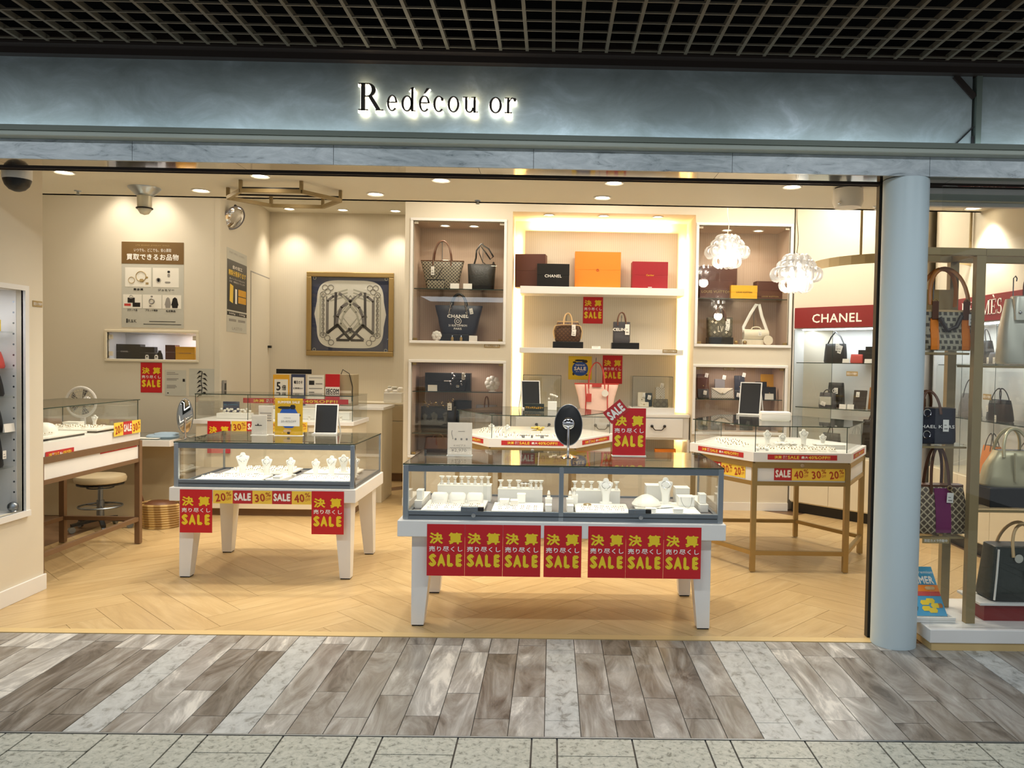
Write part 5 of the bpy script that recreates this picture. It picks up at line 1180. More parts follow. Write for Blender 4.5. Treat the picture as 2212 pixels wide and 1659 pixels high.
# counter with a drawer at the foot of the glowing niche
CZ = pt(1430, 896, YB + .02).z
t = thing('drawer_cabinet', 'white cabinet with a bowed-handle drawer in the foot of the glowing niche', 'cabinet', (.50, YB + .055, 0))
B(-.92, .92, .0, .37, CZ - .03, CZ, .003).build('worktop', M['white'], t); B(-.915, .915, .02, .37, CZ - .26, CZ - .0305).build('carcass', M['white'], t)
for i, (a, b) in enumerate(((-.87, -.31), (-.29, .32), (.34, .85))):
    d_ = B(a, b, .0, .019, CZ - .24, CZ - .045, .003).build('drawer', M['white'], t); mx_ = (a + b) / 2
    zc_ = CZ - .12
    MB().ball((mx_ - .065, -.012, zc_), .016, 10, 6).build('handle_rose', M['black'], d_, True); MB().ball((mx_ + .065, -.012, zc_), .016, 10, 6).build('handle_rose', M['black'], d_, True)
    MB().tube([(mx_ - .062, -.022, zc_), (mx_ - .045, -.026, zc_ - .03), (mx_ - .03, -.026, zc_ - .04), (mx_ + .03, -.026, zc_ - .04), (mx_ + .045, -.026, zc_ - .03), (mx_ + .062, -.022, zc_)], .005, 8).build('drawer_pull', M['brown'], d_, True)
for s in (-.92, .901): B(s, s + .019, 0, .37, NLIT[2] + .001, CZ - .26).build('side_board', M['white'], t)
B(-.90, .90, .03, .36, CZ - .47, CZ - .462).build('glass_shelf', M['gtop'], t)
zs_ = CZ - .4615
t = bag('clutch_box', 'orange flap clutch on the glass shelf below the drawer', (pt(1437, 962, 8.16).x, 8.17, zs_), .22, .22, .098, .06, 'orange', handles=0, cat='pouch', e=9, d1=.95)
carton('gift_box', 'long orange box under the drawer cabinet, seen through the glass case', 1112, 1194, 1030, 8.16, NLIT[2] + .001, .20, 'orange', .2)
# glass boxes and tote on the counter
def glassbox(label, xa, xb, y, z, h, d, base=0.0):
    x, w = span(xa, xb, 850, y); t = thing('glass_box', label, 'display case', (x, y, z))
    if base: B(-w / 2 - .02, w / 2 + .02, -.02, d + .02, 0, base, .002).build('plinth', M['white'], t)
    for a in ((-w / 2, w / 2, 0, .004), (-w / 2, w / 2, d - .004, d)): B(a[0], a[1], a[2], a[3], base + .0005, base + h).build('glass_pane', M['glass'], t)
    for a in (-w / 2, w / 2 - .004): B(a, a + .004, .0045, d - .0045, base + .0005, base + h).build('glass_pane', M['glass'], t)
    B(-w / 2, w / 2, 0, d, base + h + .0005, base + h + .004).build('glass_lid', M['gtop'], t)
    m = MB()
    for a in (-w / 2, w / 2 - .003): m.box(a, a + .003, -.002, -.0005, base + .0005, base + h)
    m.box(-w / 2, w / 2, -.002, -.0005, base + h, base + h + .004); m.build('edge_strip', M['gdark'], t)
    return x
glassbox('empty glass cover box at the left end of the glowing counter', 1129, 1212, 8.12, CZ + .0005, .38, .26)
xg = glassbox('glass box of wallets on a white plinth at the right end of the counter', 1366, 1453, 8.11, CZ + .0005, .32, .26, .065)
zq = CZ + .067
def wallet(label, xa, xb, y, z, h, m, lean=.12, flap=None, tagp=None, d=.02, name='wallet', cat='wallet'):
    x, w = span(xa, xb, 860, y); t = thing(name, label, cat, (x, y, z)); t.rotation_euler.x = -lean
    B(-w / 2, w / 2, 0, d, .002, h, .004).build('body', M[m], t)
    if flap: MB().prism([(-w / 2 + .002, h - .004), (w / 2 - .002, h - .004), (w * .08, h * .45), (-w * .08, h * .45)], -.004, -.0005, 'y').build('flap', M[flap], t)
    MB().ball((0, -.005, h * .5), (.006, .003, .006), 8, 5).build('snap', M['gold'], t)
    if tagp: price_tag(t, tagp[0], -.006, tagp[1], .035, .045, .2)
    return t
wallet('white wallet with a green end, at the back of the glass box', 1378, 1395, 8.28, zq, .15, 'ivory', tagp=(.03, .14)); wallet('deep green wallet with a tag in the glass box', 1394, 1409, 8.27, zq, .145, 'darkg', tagp=(.01, .12))
wallet('checked pale wallet standing on end in the glass box', 1417, 1437, 8.27, zq, .21, 'damier', tagp=(.02, .25)); wallet('ivory envelope card case in front, in the glass box', 1381, 1402, 8.19, zq, .055, 'ivory', .3, 'ivory')
bag('small_pouch', 'small brown monogram pouch in the glass box', (pt(1428, 868, 8.17).x, 8.19, zq), .16, .15, .085, .04, 'mono2', handles=0, cat='pouch', e=5)
x, w = span(1242, 1338, 800, 8.12); zt = pt(1290, 829, 8.12).z; zq = CZ + .001
t = bag('canvas_tote', 'cream and pink canvas tote with coral straps on the glowing counter', (x, 8.20, zq), w * .68, w, max(.26, zt - zq), .16, 'pink', 'coral', .22, .36, .006, e=5, trim='coral', handles=2)
hT = max(.26, zt - zq)
for s in (-1, 1): MB().tube([(s * w * .26, -.062, hT), (s * w * .24, -.083, hT * .5), (s * w * .25, -.083, .02)], .006, 6, flat=.4).build('strap', M['coral'], t)
B(-.05, .05, -.064, -.058, hT - .035, hT - .008, .002).build('badge', M['coral'], t)
MB().tube([(-.09, -.064, hT), (-.085, -.082, hT * .75), (-.08, -.087, hT * .65)], .004, 6).build('tag_cord', M['coral'], t); B(-.105, -.055, -.091, -.086, hT * .38, hT * .66, .002).build('luggage_tag', M['coral'], t)
MB().lathe([(.035, 0), (.035, .004)], 20).build('round_tag', M['inkw'], t).matrix_local = Matrix.Translation((.085, -.085, hT * .68)) @ Matrix.Rotation(PI / 2, 4, 'X')
hook(x, 8.36, CZ + .0005, hT + .27, 'metal bag hanger behind the cream and pink tote')
# ---- upper niche on the right
z = SUR + .0005
carton('gift_box', 'large dark brown box at the back left of the glazed right niche', 1514, 1592, 610, 8.335, z, .36, 'boxbrown', .115)
carton('gift_box', 'brown box with pale lettering, reflected pendant in its glass', 1512, 1582, 625, 8.205, z, .185, 'boxbrown', .12, 'LOUIS VUITTON', 'inkt', .9, .42)
carton('gift_box', 'saffron yellow box with fine lettering on the right niche shelf', 1579, 1636, 628, 8.14, z, .142, 'boxyel', .06, 'LOUIS VUITTON', 'boxbrown', .6, .5)
carton('gift_box', 'dark brown box at the right end of the right niche shelf', 1634, 1694, 625, 8.24, z, .20, 'boxbrown', .14, 'LOUIS VUITTON', 'inkt', .6, .2)
z = NUR[2] + .0005
plinth(1531, 1584, 8.14, z, 'black block under the grey monogram tote', .075, .16)
x, w = span(1529, 1584, 710, 8.16)
t = bag('monogram_tote', 'olive grey monogram tote with rolled handles on a black block', (x, 8.22, z + .077), w * .96, w, .205, .12, 'mono2', 'brownl', .11, .42, .008, e=8, d1=.8, tags=((.075, -.055, .19, .045, .06), (.078, -.062, .13, .04, .06, .2)), flat=1)
MB().text('LV', .0, .085, .055, .062, -.064, bold=.02).build('lettering', M['ivory'], t)
q = MB()
for a, b in ((-.06, .05), (.06, .05), (-.085, .16), (-.05, .15)):
    q.prism([(a, b + .018), (a + .006, b + .006), (a + .018, b), (a + .006, b - .006), (a, b - .018), (a - .006, b - .006), (a - .018, b), (a - .006, b + .006)], -.0642, -.0632, 'y')
q.build('flower_print', M['ivory'], t)
plinth(1603, 1650, 8.14, z, 'cream block under the ivory barrel bag', .055, .15, 'ivory')
x, w = span(1608, 1662, 715, 8.16)
t = thing('barrel_bag', 'ivory barrel shoulder bag with a wide strap and round charm', 'handbag', (x, 8.21, z + .0565))
q = MB(); q.M = Matrix.Translation((0, 0, .055)) @ Matrix.Rotation(PI / 2, 4, 'Y'); q.lathe([(.001, -w / 2), (.048, -w / 2), (.055, -w / 2 + .01), (.055, w / 2 - .01), (.048, w / 2), (.001, w / 2)], 24); q.build('barrel', M['ivory'], t, True)
MB().tube([(-w * .46, 0, .08), (-w * .5, 0, .13), (-.06, .0, .27), (.0, 0, .37), (.03, .0, .37), (.06, 0, .25), (w * .45, 0, .10)], .016, 8, flat=.3).build('wide_strap', M['inkw'], t, True)
MB().tube(arc(.05, -.02, .105, .135, 8), .006, 6).build('handle', M['ivory'], t, True)
MB().lathe([(.001, 0), (.048, 0), (.05, .006), (.048, .012), (.001, .012)], 24).build('round_charm', M['ivory'], t, True).matrix_local = Matrix.Translation((w * .42, -.082, -.005)) @ Matrix.Rotation(PI / 2, 4, 'X')
price_tag(t, .03, -.058, .09, .035, .05)
for px, l in ((1590, 'left'), (1609, 'right')):
    t = thing('glass_ball', 'small gold ball clip on the %s at the front of the right niche' % l, 'ornament', (pt(px, 738, 8.11).x, 8.11, z), 0, 'two gold balls'); MB().ball((0, 0, .024), .022, 12, 8).build('ball', M['gold'], t, True); MB().torus((0, 0, .006), .014, .004, 14, 5).build('ring', M['silver'], t)
hook(pt(1556, 690, 8.38).x, 8.39, z, .40, 'metal bag hanger behind the monogram tote'); hook(pt(1629, 690, 8.38).x, 8.39, z, .42, 'metal bag hanger behind the ivory barrel bag')
# lower niche on the right: wallets
z = SLR + .0005
for a in (('dark brown wallet standing at the back left of the wallet niche', 1506, 1532, 8.34, z + .0, .25, 'boxbrown', (.04, .26)), ('pale mauve wallet standing in the wallet niche', 1544, 1566, 8.34, z, .20, 'grey', (.05, .24)), ('navy wallet standing with a tag in the wallet niche', 1587, 1609, 8.34, z, .24, 'navyl', (.05, .27)), ('saffron folder standing at the back right of the wallet niche', 1644, 1675, 8.38, z, .26, 'boxyel', None), ('black purse at the back of the wallet niche behind the easel mirror', 1632, 1657, 8.3, z, .18, 'blackleather', None)):
    wallet(a[0], a[1], a[2], a[3], a[4], a[5], a[6], .12, None, a[7])
wallet('ivory checked envelope clutch at the front of the wallet niche', 1537, 1585, 8.18, z, .115, 'damier', .3, 'ivory'); wallet('dark wallet with a white tag at the front left of the wallet niche', 1508, 1532, 8.18, z, .10, 'charcoal', .3, None, (.02, .08)); wallet('small black wallet with a tag beside the envelope clutch', 1588, 1604, 8.18, z, .09, 'blackleather', .3, None, (.0, .06)); wallet('black rounded purse at the front right of the wallet niche', 1648, 1677, 8.19, z, .13, 'blackleather', .2)
price_card(pt(1661, 868, 8.12).x, 8.11, z, 'white price card before the black rounded purse', .09, .06)
z = NLR[2] + .0005
for k, (a, b, m, l) in enumerate(((1510, 1530, 'blackleather', 'black'), (1538, 1562, 'grey', 'grey'), (1568, 1592, 'brownl', 'brown'), (1600, 1628, 'blackleather', 'second black'), (1640, 1668, 'brownl', 'second brown'))): wallet(l + ' wallet on the floor of the wallet niche', a, b, 8.24, z, .13, m, .2, None, (.02, .10))
camera_plate((pt(1575, 797, YB + .016).x, YB + .0225, pt(1575, 800, YB + .016).z), 'small tan camera notice on the glass of the wallet niche', .12, .03)

# ================================================================ LEFT SIDE OF THE SHOP
YW = YB - .0005
# big purchase poster
xc = (pt(263, 615, YW).x + pt(397, 615, YW).x) / 2; zb = pt(330, 708, YW).z; W_, H_ = pt(397, 615, YW).x - pt(263, 615, YW).x, pt(330, 523, YW).z - pt(330, 708, YW).z
t = thing('purchase_poster', 'large cream poster with bronze heading and five pictures on the white wall', 'poster', (xc, YW, zb))
B(-W_ / 2, W_ / 2, -.0015, 0, 0, H_).build('sheet', M['paperg'], t); B(-W_ / 2, W_ / 2, -.003, -.0016, H_ * .745, H_).build('heading_panel', M['bronze'], t)
MB().text('買取できるお品物', 0, H_ * .825, W_ * .84, H_ * .075, -.0036, bold=.03).text('いつでも、どこでも、安心買取', 0, H_ * .905, W_ * .60, H_ * .04, -.0036).build('heading_lettering', M['inkw'], t)
MB().text('LTR BRAND JEWELRY GOLD', 0, H_ * .958, W_ * .54, H_ * .02, -.0036).build('heading_print', M['inkt'], t)
fx = lambda p: (p - 292) / 860 * W_ - W_ / 2
fz = lambda p: (1370 - p) / 1220 * H_
m = MB()
for a, b, c, d in ((340, 700, 515, 790), (725, 1085, 515, 790), (312, 570, 900, 1095), (585, 845, 900, 1095), (858, 1118, 900, 1095)):
    B(fx(a), fx(b), -.0027, -.0016, fz(d), fz(c)).build('picture_panel', M['paperw'], t)
for s, a, b, zz in (('貴金属', 455, 590, 825), ('ジュエリー', 795, 1020, 828), ('ブランド品', 370, 510, 1120), ('ブランド時計', 620, 795, 1122), ('毛皮製品', 905, 1040, 1128)): m.text(s, (fx(a) + fx(b)) / 2, fz(zz), fx(b) - fx(a), H_ * .026, -.0034, bold=.03)
m.text('R&K', (fx(385) + fx(500)) / 2, fz(1278), fx(500) - fx(385), H_ * .038, -.0034).box(fx(358), fx(376), -.0034, -.0028, fz(1305), fz(1245)).box(fx(675), fx(1040), -.0034, -.0028, fz(1284), fz(1276)).box(fx(595), fx(1120), -.0034, -.0028, fz(1324), fz(1316)).build('lettering', M['inkb'], t)
def pic(name, m, *calls):
    for c in calls: c(MB()).build(name, M[m], t)
pic('gold_print', 'inkt', lambda q: q.torus((fx(560), -.0035, fz(640)), .05, .004, 24, 4, 'y'), lambda q: q.torus((fx(430), -.0035, fz(695)), .031, .003, 20, 4, 'y'), lambda q: q.ball((fx(570), -.0035, fz(700)), (.024, .001, .02), 10, 5), lambda q: q.ball((fx(640), -.0035, fz(655)), (.014, .001, .012), 8, 5), lambda q: q.box(fx(625), fx(665), -.0035, -.003, fz(755), fz(725)))
coat = lambda a, b: (lambda q: q.prism([(fx(a), fz(1045)), (fx(a + 8), fz(1045)), (fx(a + 15), fz(1085)), (fx(b - 15), fz(1085)), (fx(b - 8), fz(1045)), (fx(b), fz(1045)), (fx(b - 22), fz(950)), (fx((a + b) / 2), fz(930)), (fx(a + 22), fz(950))], -.0035, -.003, 'y'))
pic('dark_print', 'inkb', lambda q: q.ball((fx(945), -.0035, fz(570)), (.014, .001, .014), 10, 5), lambda q: q.ball((fx(803), -.0035, fz(690)), (.015, .001, .02), 10, 5), lambda q: q.box(fx(375), fx(475), -.0035, -.003, fz(1018), fz(945)), lambda q: q.box(fx(445), fx(550), -.0038, -.0034, fz(1075), fz(1015)), coat(980, 1082))
pic('grey_print', 'inkg', lambda q: q.torus((fx(803), -.0034, fz(690)), .022, .003, 18, 4, 'y'), lambda q: q.ball((fx(930), -.0034, fz(720)), (.03, .001, .012), 10, 4), lambda q: q.ball((fx(945), -.0034, fz(620)), (.014, .001, .024), 8, 4), lambda q: q.torus((fx(425), -.0034, fz(935)), .018, .0025, 14, 4, 'y'), lambda q: q.torus((fx(710), -.0035, fz(990)), .024, .007, 20, 4, 'y'), lambda q: q.ball((fx(710), -.0035, fz(925)), (.012, .001, .012), 8, 4), lambda q: q.ball((fx(690), -.0035, fz(1060)), (.012, .001, .014), 8, 4), coat(888, 980))
B(fx(330), fx(420), -.0038, -.0036, fz(1065), fz(1030)).build('pink_purse_print', M['coral'], t)
sale_poster((pt(327, 815, YW).x, YW, pt(327, 848, YW).z), 'red sale poster on the white wall under the small lit recess', w=.214, h=.303)
def wallcard(name, label, xa, xb, ya, yb, m, Y=YW, cat='notice'):
    a, b = pt(xa, ya, Y), pt(xb, yb, Y); t = thing(name, label, cat, ((a.x + b.x) / 2, Y, b.z)); w, h = b.x - a.x, a.z - b.z; B(-w / 2, w / 2, -.003, 0, 0, h).build('sheet', M[m], t); return t, w, h
t, w, h = wallcard('notice_sheet', 'pale printed notice right of the red wall poster', 357, 402, 799, 855, 'paperg')
m = MB()
for k, (a, l) in enumerate(((.9, .5), (.84, .7), (.66, .7), (.61, .6), (.4, .55), (.35, .6), (.3, .5))): m.box(-w * .42, -w * .42 + l * w * .8, -.0036, -.0031, h * a - .004, h * a + .004)
m.build('print', M['inkg'], t); MB().box(w * .34, w * .45, -.0036, -.0031, h * .55, h * .66).ball((-w * .36, -.0032, h * .1), (.008, .001, .008), 6, 4).build('black_mark', M['inkb'], t)
t, w, h = wallcard('leaf_panel', 'clear grey panel printed with a dark leafy twig', 409, 465, 796, 856, 'paperg', cat='picture')
m = MB().tube([(-.01, -.004, .0), (.0, -.004, h * .3), (-.012, -.004, h * .55), (.0, -.004, h * .9)], .004, 5)
for k in range(11):
    z = h * (.06 + .085 * k); s = 1 if k % 2 else -1; m.hexa([(0, -.0045, z), (s * .02, -.0045, z - .012), (s * .022, -.0038, z - .012), (0, -.0038, z)], [(s * .03, -.0045, z + .004), (s * .055, -.0045, z - .032), (s * .055, -.0038, z - .032), (s * .03, -.0038, z + .004)])
m.build('twig_print', M['inkb'], t)
# boxes in the small lit recess
z = HR[2] + .001
carton('gift_box', 'long black box with white lettering in the lit wall recess', 235, 303, 758, 8.16, z, .15, 'black', .1, 'CHANEL', tw=.24, tz=.5); carton('gift_box', 'black box standing before the long box in the lit recess', 281, 333, 762, 8.08, z, .125, 'blackleather', .07)
carton('gift_box', 'dark brown upright box in the lit recess', 357, 378, 758, 8.10, z, .148, 'boxbrown', .1); carton('gift_box', 'saffron box with a brown ribbon in the lit recess', 379, 421, 760, 8.09, z, .132, 'boxyel', .1, 'LOUIS VUITTON', 'boxbrown', .6, .5)
for px, l in ((317, 'left'), (337, 'right')):
    t = thing('ring_figure', 'tiny white cap with a dark bead, %s one in the lit recess' % l, 'ornament', (pt(px, 770, 8.06).x, 8.065, z), 0, 'two tiny white caps'); MB().sup([(0, .036, .02), (.03, .036, .02), (.045, .02, .014)], 12, 2.5).build('cap', M['inkw'], t, True); MB().ball((.004, -.010, .025), (.008, .004, .008), 8, 5).build('bead', M['black'], t)
t = thing('jewel_bust', 'small black necklace bust between the boxes of the lit recess', 'display stand', (pt(344, 765, 8.12).x, 8.13, z)); MB().sup([(0, .07, .03), (.05, .055, .03), (.075, .03, .02), (.09, .028, .018)], 12, 2.2).build('torso', M['black'], t, True); MB().lathe([(.03, 0), (.03, .0003)], 10).build('base', M['black'], t)
# camera notice on the return wall
camera_plate((LX + .0005, 4.93, pt(70, 662, 4.9).z), 'small grey-brown camera notice on the front-left return wall', .09, .036, PI / 2)
# poster, switches on the slanting wall
def on_slant(dist, z): v = A0 + (A1 - A0).normalized() * dist; n = Vector((math.sin(ang), -math.cos(ang), 0)); return (v.x + n.x * .0008, v.y + n.y * .0008, z)
def slant_px(px, py):
    lo, hi = 0.0, AL
    d, _ = at(px, py, 1); n = Vector((-math.sin(ang), math.cos(ang), 0)); s = (A0 - CAM).dot(n) / d.dot(n); P = CAM + d * s
    return (P - A0).dot((A1 - A0).normalized()), P.z
d0, ztop = slant_px(490, 533); d1, zt1 = slant_px(533, 545); _, zbt = slant_px(490, 716)
W_, H_ = d1 - d0, ztop - zbt
t = thing('gold_poster', 'tall poster with a black panel of gold bars on the slanting wall', 'poster', on_slant((d0 + d1) / 2, zbt), ang)
B(-W_ / 2, W_ / 2, -.0015, 0, 0, H_).build('sheet', M['paperg'], t); B(-W_ / 2 + .006, W_ / 2 - .004, -.0025, -.0016, H_ * .265, H_ * .865).build('black_panel', M['black'], t)
B(-W_ / 2 + .008, -.004, -.0025, -.0016, H_ * .2, H_ * .245).build('caption_panel', M['black'], t); B(.004, W_ / 2 - .004, -.0025, -.0016, H_ * .2, H_ * .245).build('caption_panel', M['black'], t)
for i in range(6):
    for j in range(2): B(W_ * (.05 + .068 * i), W_ * (.105 + .068 * i), -.0034, -.0027, H_ * (.365 + .09 * j), H_ * (.445 + .09 * j)).build('gold_bar_print', M['boxyel'], t)
MB().hexa([(-W_ * .38, -.0034, H_ * .37), (-W_ * .22, -.0034, H_ * .35), (-W_ * .22, -.0028, H_ * .35), (-W_ * .38, -.0028, H_ * .37)], [(-W_ * .36, -.0034, H_ * .58), (-W_ * .2, -.0034, H_ * .56), (-W_ * .2, -.0028, H_ * .56), (-W_ * .36, -.0028, H_ * .58)]).build('gold_ingot_print', M['yelb'], t)
B(-W_ * .11, -W_ * .02, -.0034, -.0027, H_ * .35, H_ * .53).build('white_bar_print', M['inkw'], t)
MB().text('精製分割承ります', .0, H_ * .715, W_ * .86, H_ * .07, -.0034, bold=.03).build('lettering', M['yelb'], t)
MB().text('金の加工', 0, H_ * .79, W_ * .5, H_ * .045, -.0034, bold=.03).text('金インゴットを小さく', 0, H_ * .645, W_ * .78, H_ * .022, -.0034).text('分割、精製加工いたします', 0, H_ * .61, W_ * .78, H_ * .022, -.0034).text('500g', -W_ * .25, H_ * .222, W_ * .3, H_ * .025, -.0034).text('100g', W_ * .25, H_ * .222, W_ * .3, H_ * .025, -.0034).build('pale_lettering', M['inkw'], t)
MB().text('見積り無料・お気軽に', 0, H_ * .955, W_ * .8, H_ * .025, -.0022).text('LAST10', 0, H_ * .045, W_ * .5, H_ * .035, -.0022).box(-W_ * .4, -W_ * .05, -.0022, -.0016, H_ * .13, H_ * .16).box(W_ * .05, W_ * .42, -.0022, -.0016, H_ * .13, H_ * .16).build('grey_print', M['inkg'], t)
d0, zz = slant_px(482, 836)
t = thing('wall_switch', 'small grey switch box on the slanting wall above the counter', 'switch', on_slant(max(.08, d0), zz - .06), ang); B(-.05, .05, -.02, 0, 0, .13, .004).build('plate', M['inkg'], t); B(-.02, .02, -.026, -.0205, .03, .1, .003).build('rocker', M['darkg'], t)
# framed scarf on the far wall: a plain crossing-strap pattern of our own
YS = 9.949; a, b = pt(664, 587, YS), pt(850, 771, YS); W_, H_ = b.x - a.x, a.z - b.z
t = thing('framed_scarf', 'gold framed silk scarf with navy border and crossing grey straps', 'picture', ((a.x + b.x) / 2, YS, b.z))
fwd = .062
for q in ((-W_ / 2, W_ / 2, 0, fwd), (-W_ / 2, W_ / 2, H_ - fwd, H_), (-W_ / 2, -W_ / 2 + fwd, fwd, H_ - fwd), (W_ / 2 - fwd, W_ / 2, fwd, H_ - fwd)): B(q[0], q[1], -.04, 0, q[2], q[3], .008).build('frame_side', M['gold'], t)
B(-W_ / 2 + fwd, W_ / 2 - fwd, -.012, -.002, fwd, H_ - fwd).build('scarf_ground', M['navy'], t)
c_ = (0, H_ / 2); hw = W_ / 2 - fwd
field = []
for k in range(64):
    an = 2 * PI * k / 64; cc, ss = math.cos(an), math.sin(an); r_ = 1 + (.07 if k in (0, 32) else 0); field.append((hw * .87 * r_ * math.copysign(abs(cc) ** .42, cc), c_[1] + hw * .88 * math.copysign(abs(ss) ** .42, ss)))
MB().prism(field, -.0135, -.0125, 'y').build('cream_field', M['inkw'], t)
S_ = hw * .82
def st(P, w_, y): return MB().tube([(x * S_, y, c_[1] + z * S_) for x, z in P], w_, 6, flat=.12)
def strap(P, w_, y, m, nm='strap_print'):
    mm = MB(); Q = [Vector((x * S_, y, c_[1] + z * S_)) for x, z in P]
    for i, j in zip(Q, Q[1:]): mm.bar(i, j, .0012, w_, (0, -1, 0)) if False else mm.add(*quad(i, j, w_))
    return mm.build(nm, M[m], t)
def quad(i, j, w_):
    d = (j - i).normalized(); n = Vector((-d.z, 0, d.x)) * w_ / 2; i = i - d * w_ * .2; j = j + d * w_ * .2
    return [i - n, i + n, j + n, j - n], [(0, 1, 2, 3)]
y_ = -.0142
for s in (-1, 1):
    for k, o in enumerate((.0, .10, .20)):
        strap([(s * (.95 - o), -.7), (s * (.95 - o), .55)], .018, y_, 'inkg' if k else 'paperg')
        strap([(s * (.62 + .0), .62 - o), (s * .1, .78 - o)], .02, y_ - .0001 * k, 'paperg')
    strap([(s * .72, -.60), (s * .72, .42), (s * .55, .56), (s * .42, .56)], .03, y_ - .0006, 'grey'); strap([(s * .48, -.4), (s * .46, .68)], .032, y_ - .0009, 'charcoal')
    strap([(s * .35, .66), (s * -.28, .22), (s * -.40, -.08), (s * -.44, -.42)], .035, y_ - .0012, 'grey'); strap([(s * .25, .60), (s * -.18, .08), (s * -.30, -.30), (s * .05, -.62)], .022, y_ - .0015, 'paperg')
    strap([(s * .72, -.6), (s * .40, -.34), (s * .0, -.80)], .036, y_ - .0018, 'inkb'); strap([(s * .42, -.82), (s * .04, -.82)], .03, y_ - .002, 'inkb'); strap([(s * .42, -.80), (s * .2, -.62), (s * -.05, -.45)], .028, y_ - .0022, 'charcoal')
    m = MB()
    for k in range(9): m.torus((s * S_ * .86, y_ - .0004, c_[1] + S_ * (-.62 + .15 * k)), .016, .004, 12, 4, 'y', e=1.5)
    for q in ((.72, .72), (.86, .62), (.62, .84), (.8, .84), (.72, -.76), (.86, -.66), (.6, -.9)): m.torus((s * S_ * q[0], y_ - .0003, c_[1] + S_ * q[1]), .034, .005, 14, 4, 'y')
    m.build('ring_print', M['inkg'], t)
    MB().torus((s * hw * .93, -.0136, c_[1] + hw * .93), .018, .004, 14, 4, 'y').torus((s * hw * .93, -.0136, c_[1] - hw * .93), .018, .004, 14, 4, 'y').build('corner_ring', M['paperg'], t)
m = MB()
for k in range(3):
    r_ = .10 + .055 * k
    for i in range(4):
        a, b = PI / 2 * i, PI / 2 * (i + 1); m.add(*quad(Vector((r_ * math.cos(a), y_ - .0004 - .0001 * k, c_[1] - .03 + 1.25 * r_ * math.sin(a))), Vector((r_ * math.cos(b), y_ - .0004 - .0001 * k, c_[1] - .03 + 1.25 * r_ * math.sin(b))), .014))
m.build('diamond_print', M['paperg'], t)
B(-W_ / 2 + fwd, W_ / 2 - fwd, -.024, -.022, fwd, H_ - fwd).build('cover_glass', M['glass'], t)
# ---- vitrine counter in the mouth of the recess
X0, X1, Y0, Y1 = -3.31, -1.86, 7.35, 7.92
t = thing('counter_vitrine', 'white service counter with a glass top case before the slanting wall', 'counter', ((X0 + X1) / 2, (Y0 + Y1) / 2, 0)); a, b = (X1 - X0) / 2, (Y1 - Y0) / 2
B(-a + .02, a - .02, -b + .04, b - .02, 0, .07).build('kick_board', M['woodf'], t); B(-a, a, -b, b, .0705, .86, .003).build('body', M['cream'], t); B(-a - .02, a + .02, -b - .02, b + .02, .8605, .90, .003).build('deck', M['white'], t)
for q in ((-a - .005, a + .005, -b, -b + .005), (-a - .005, a + .005, b - .005, b)): B(q[0], q[1], q[2], q[3], .9005, 1.133).build('glass_pane', M['glass'], t)
for s in (-a - .005, a): B(s, s + .005, -b + .0055, b - .0055, .9005, 1.133).build('glass_pane', M['glass'], t)
B(-a - .008, a + .008, -b - .003, b + .003, 1.1335, 1.14).build('glass_top', M['gtop'], t); B(-a - .008, a + .008, -b - .0045, -b - .0032, 1.133, 1.141).build('glass_edge', M['gdark'], t)
for s in (-a - .005, -a + .48, a - .0): B(s, s + .005, -b - .003, -b - .0005, .9005, 1.133).build('glass_joint', M['gdark'], t)
sale_band((pt(640, 864, Y1 + .006).x, Y1 - .008, pt(640, 872, Y1).z), 'long red discount band on the back glass of the white service counter', 1.05, .05)
t = thing('name_plate', 'dark blue plate inside the glass of the white service counter', 'sign', (pt(499, 880, 7.85).x, 7.85, .9015)); B(-.08, .08, 0, .015, 0, .14, .002).build('plate', M['navy'], t); MB().text('ゼロ・ミルククラウン', 0, .11, .14, .016, -.0008, bold=.02).build('lettering', M['sky'], t)
sale_poster((pt(473, 930, Y0 - .022).x, Y0 - .0222, .89 - .30), 'red sale poster hanging on the white service counter front')
discount_strip((pt(582, 915, Y0 - .022).x, Y0 - .0222, .79), ['30', 'S', '20', 'S', '40'], 'percentage strip along the white service counter front', .14, .10)
t = thing('jewel_cluster', 'heap of white jewel clips on a riser in the service counter', 'jewellery', (pt(508, 895, 7.55).x, 7.55, .9015)); B(-.15, .15, -.07, .07, 0, .05, .003).build('riser', M['frost'], t)
q = MB()
for k in range(26): q.ball((-.13 + .0104 * k, .04 * math.sin(k * 2.1), .065 + .022 * math.cos(k * 1.7)), (.014, .014, .012), 7, 5)
q.build('clips', M['stone'], t, True)
for i, (px, w_, h_) in enumerate(((592, .2, .08), (665, .22, .1), (735, .2, .07))): block(pt(px, 900, 7.6).x - w_ / 2, pt(px, 900, 7.6).x + w_ / 2, 7.55, 7.7, .9015, .9015 + h_, ('white', 'tall white', 'low white')[i] + ' display block inside the service counter')
ringrow(-2.5, -2.0, 7.48, .9015, 6, 'ring stand at the front of the service counter case', 'ring stands in the service counter', .04, .016)
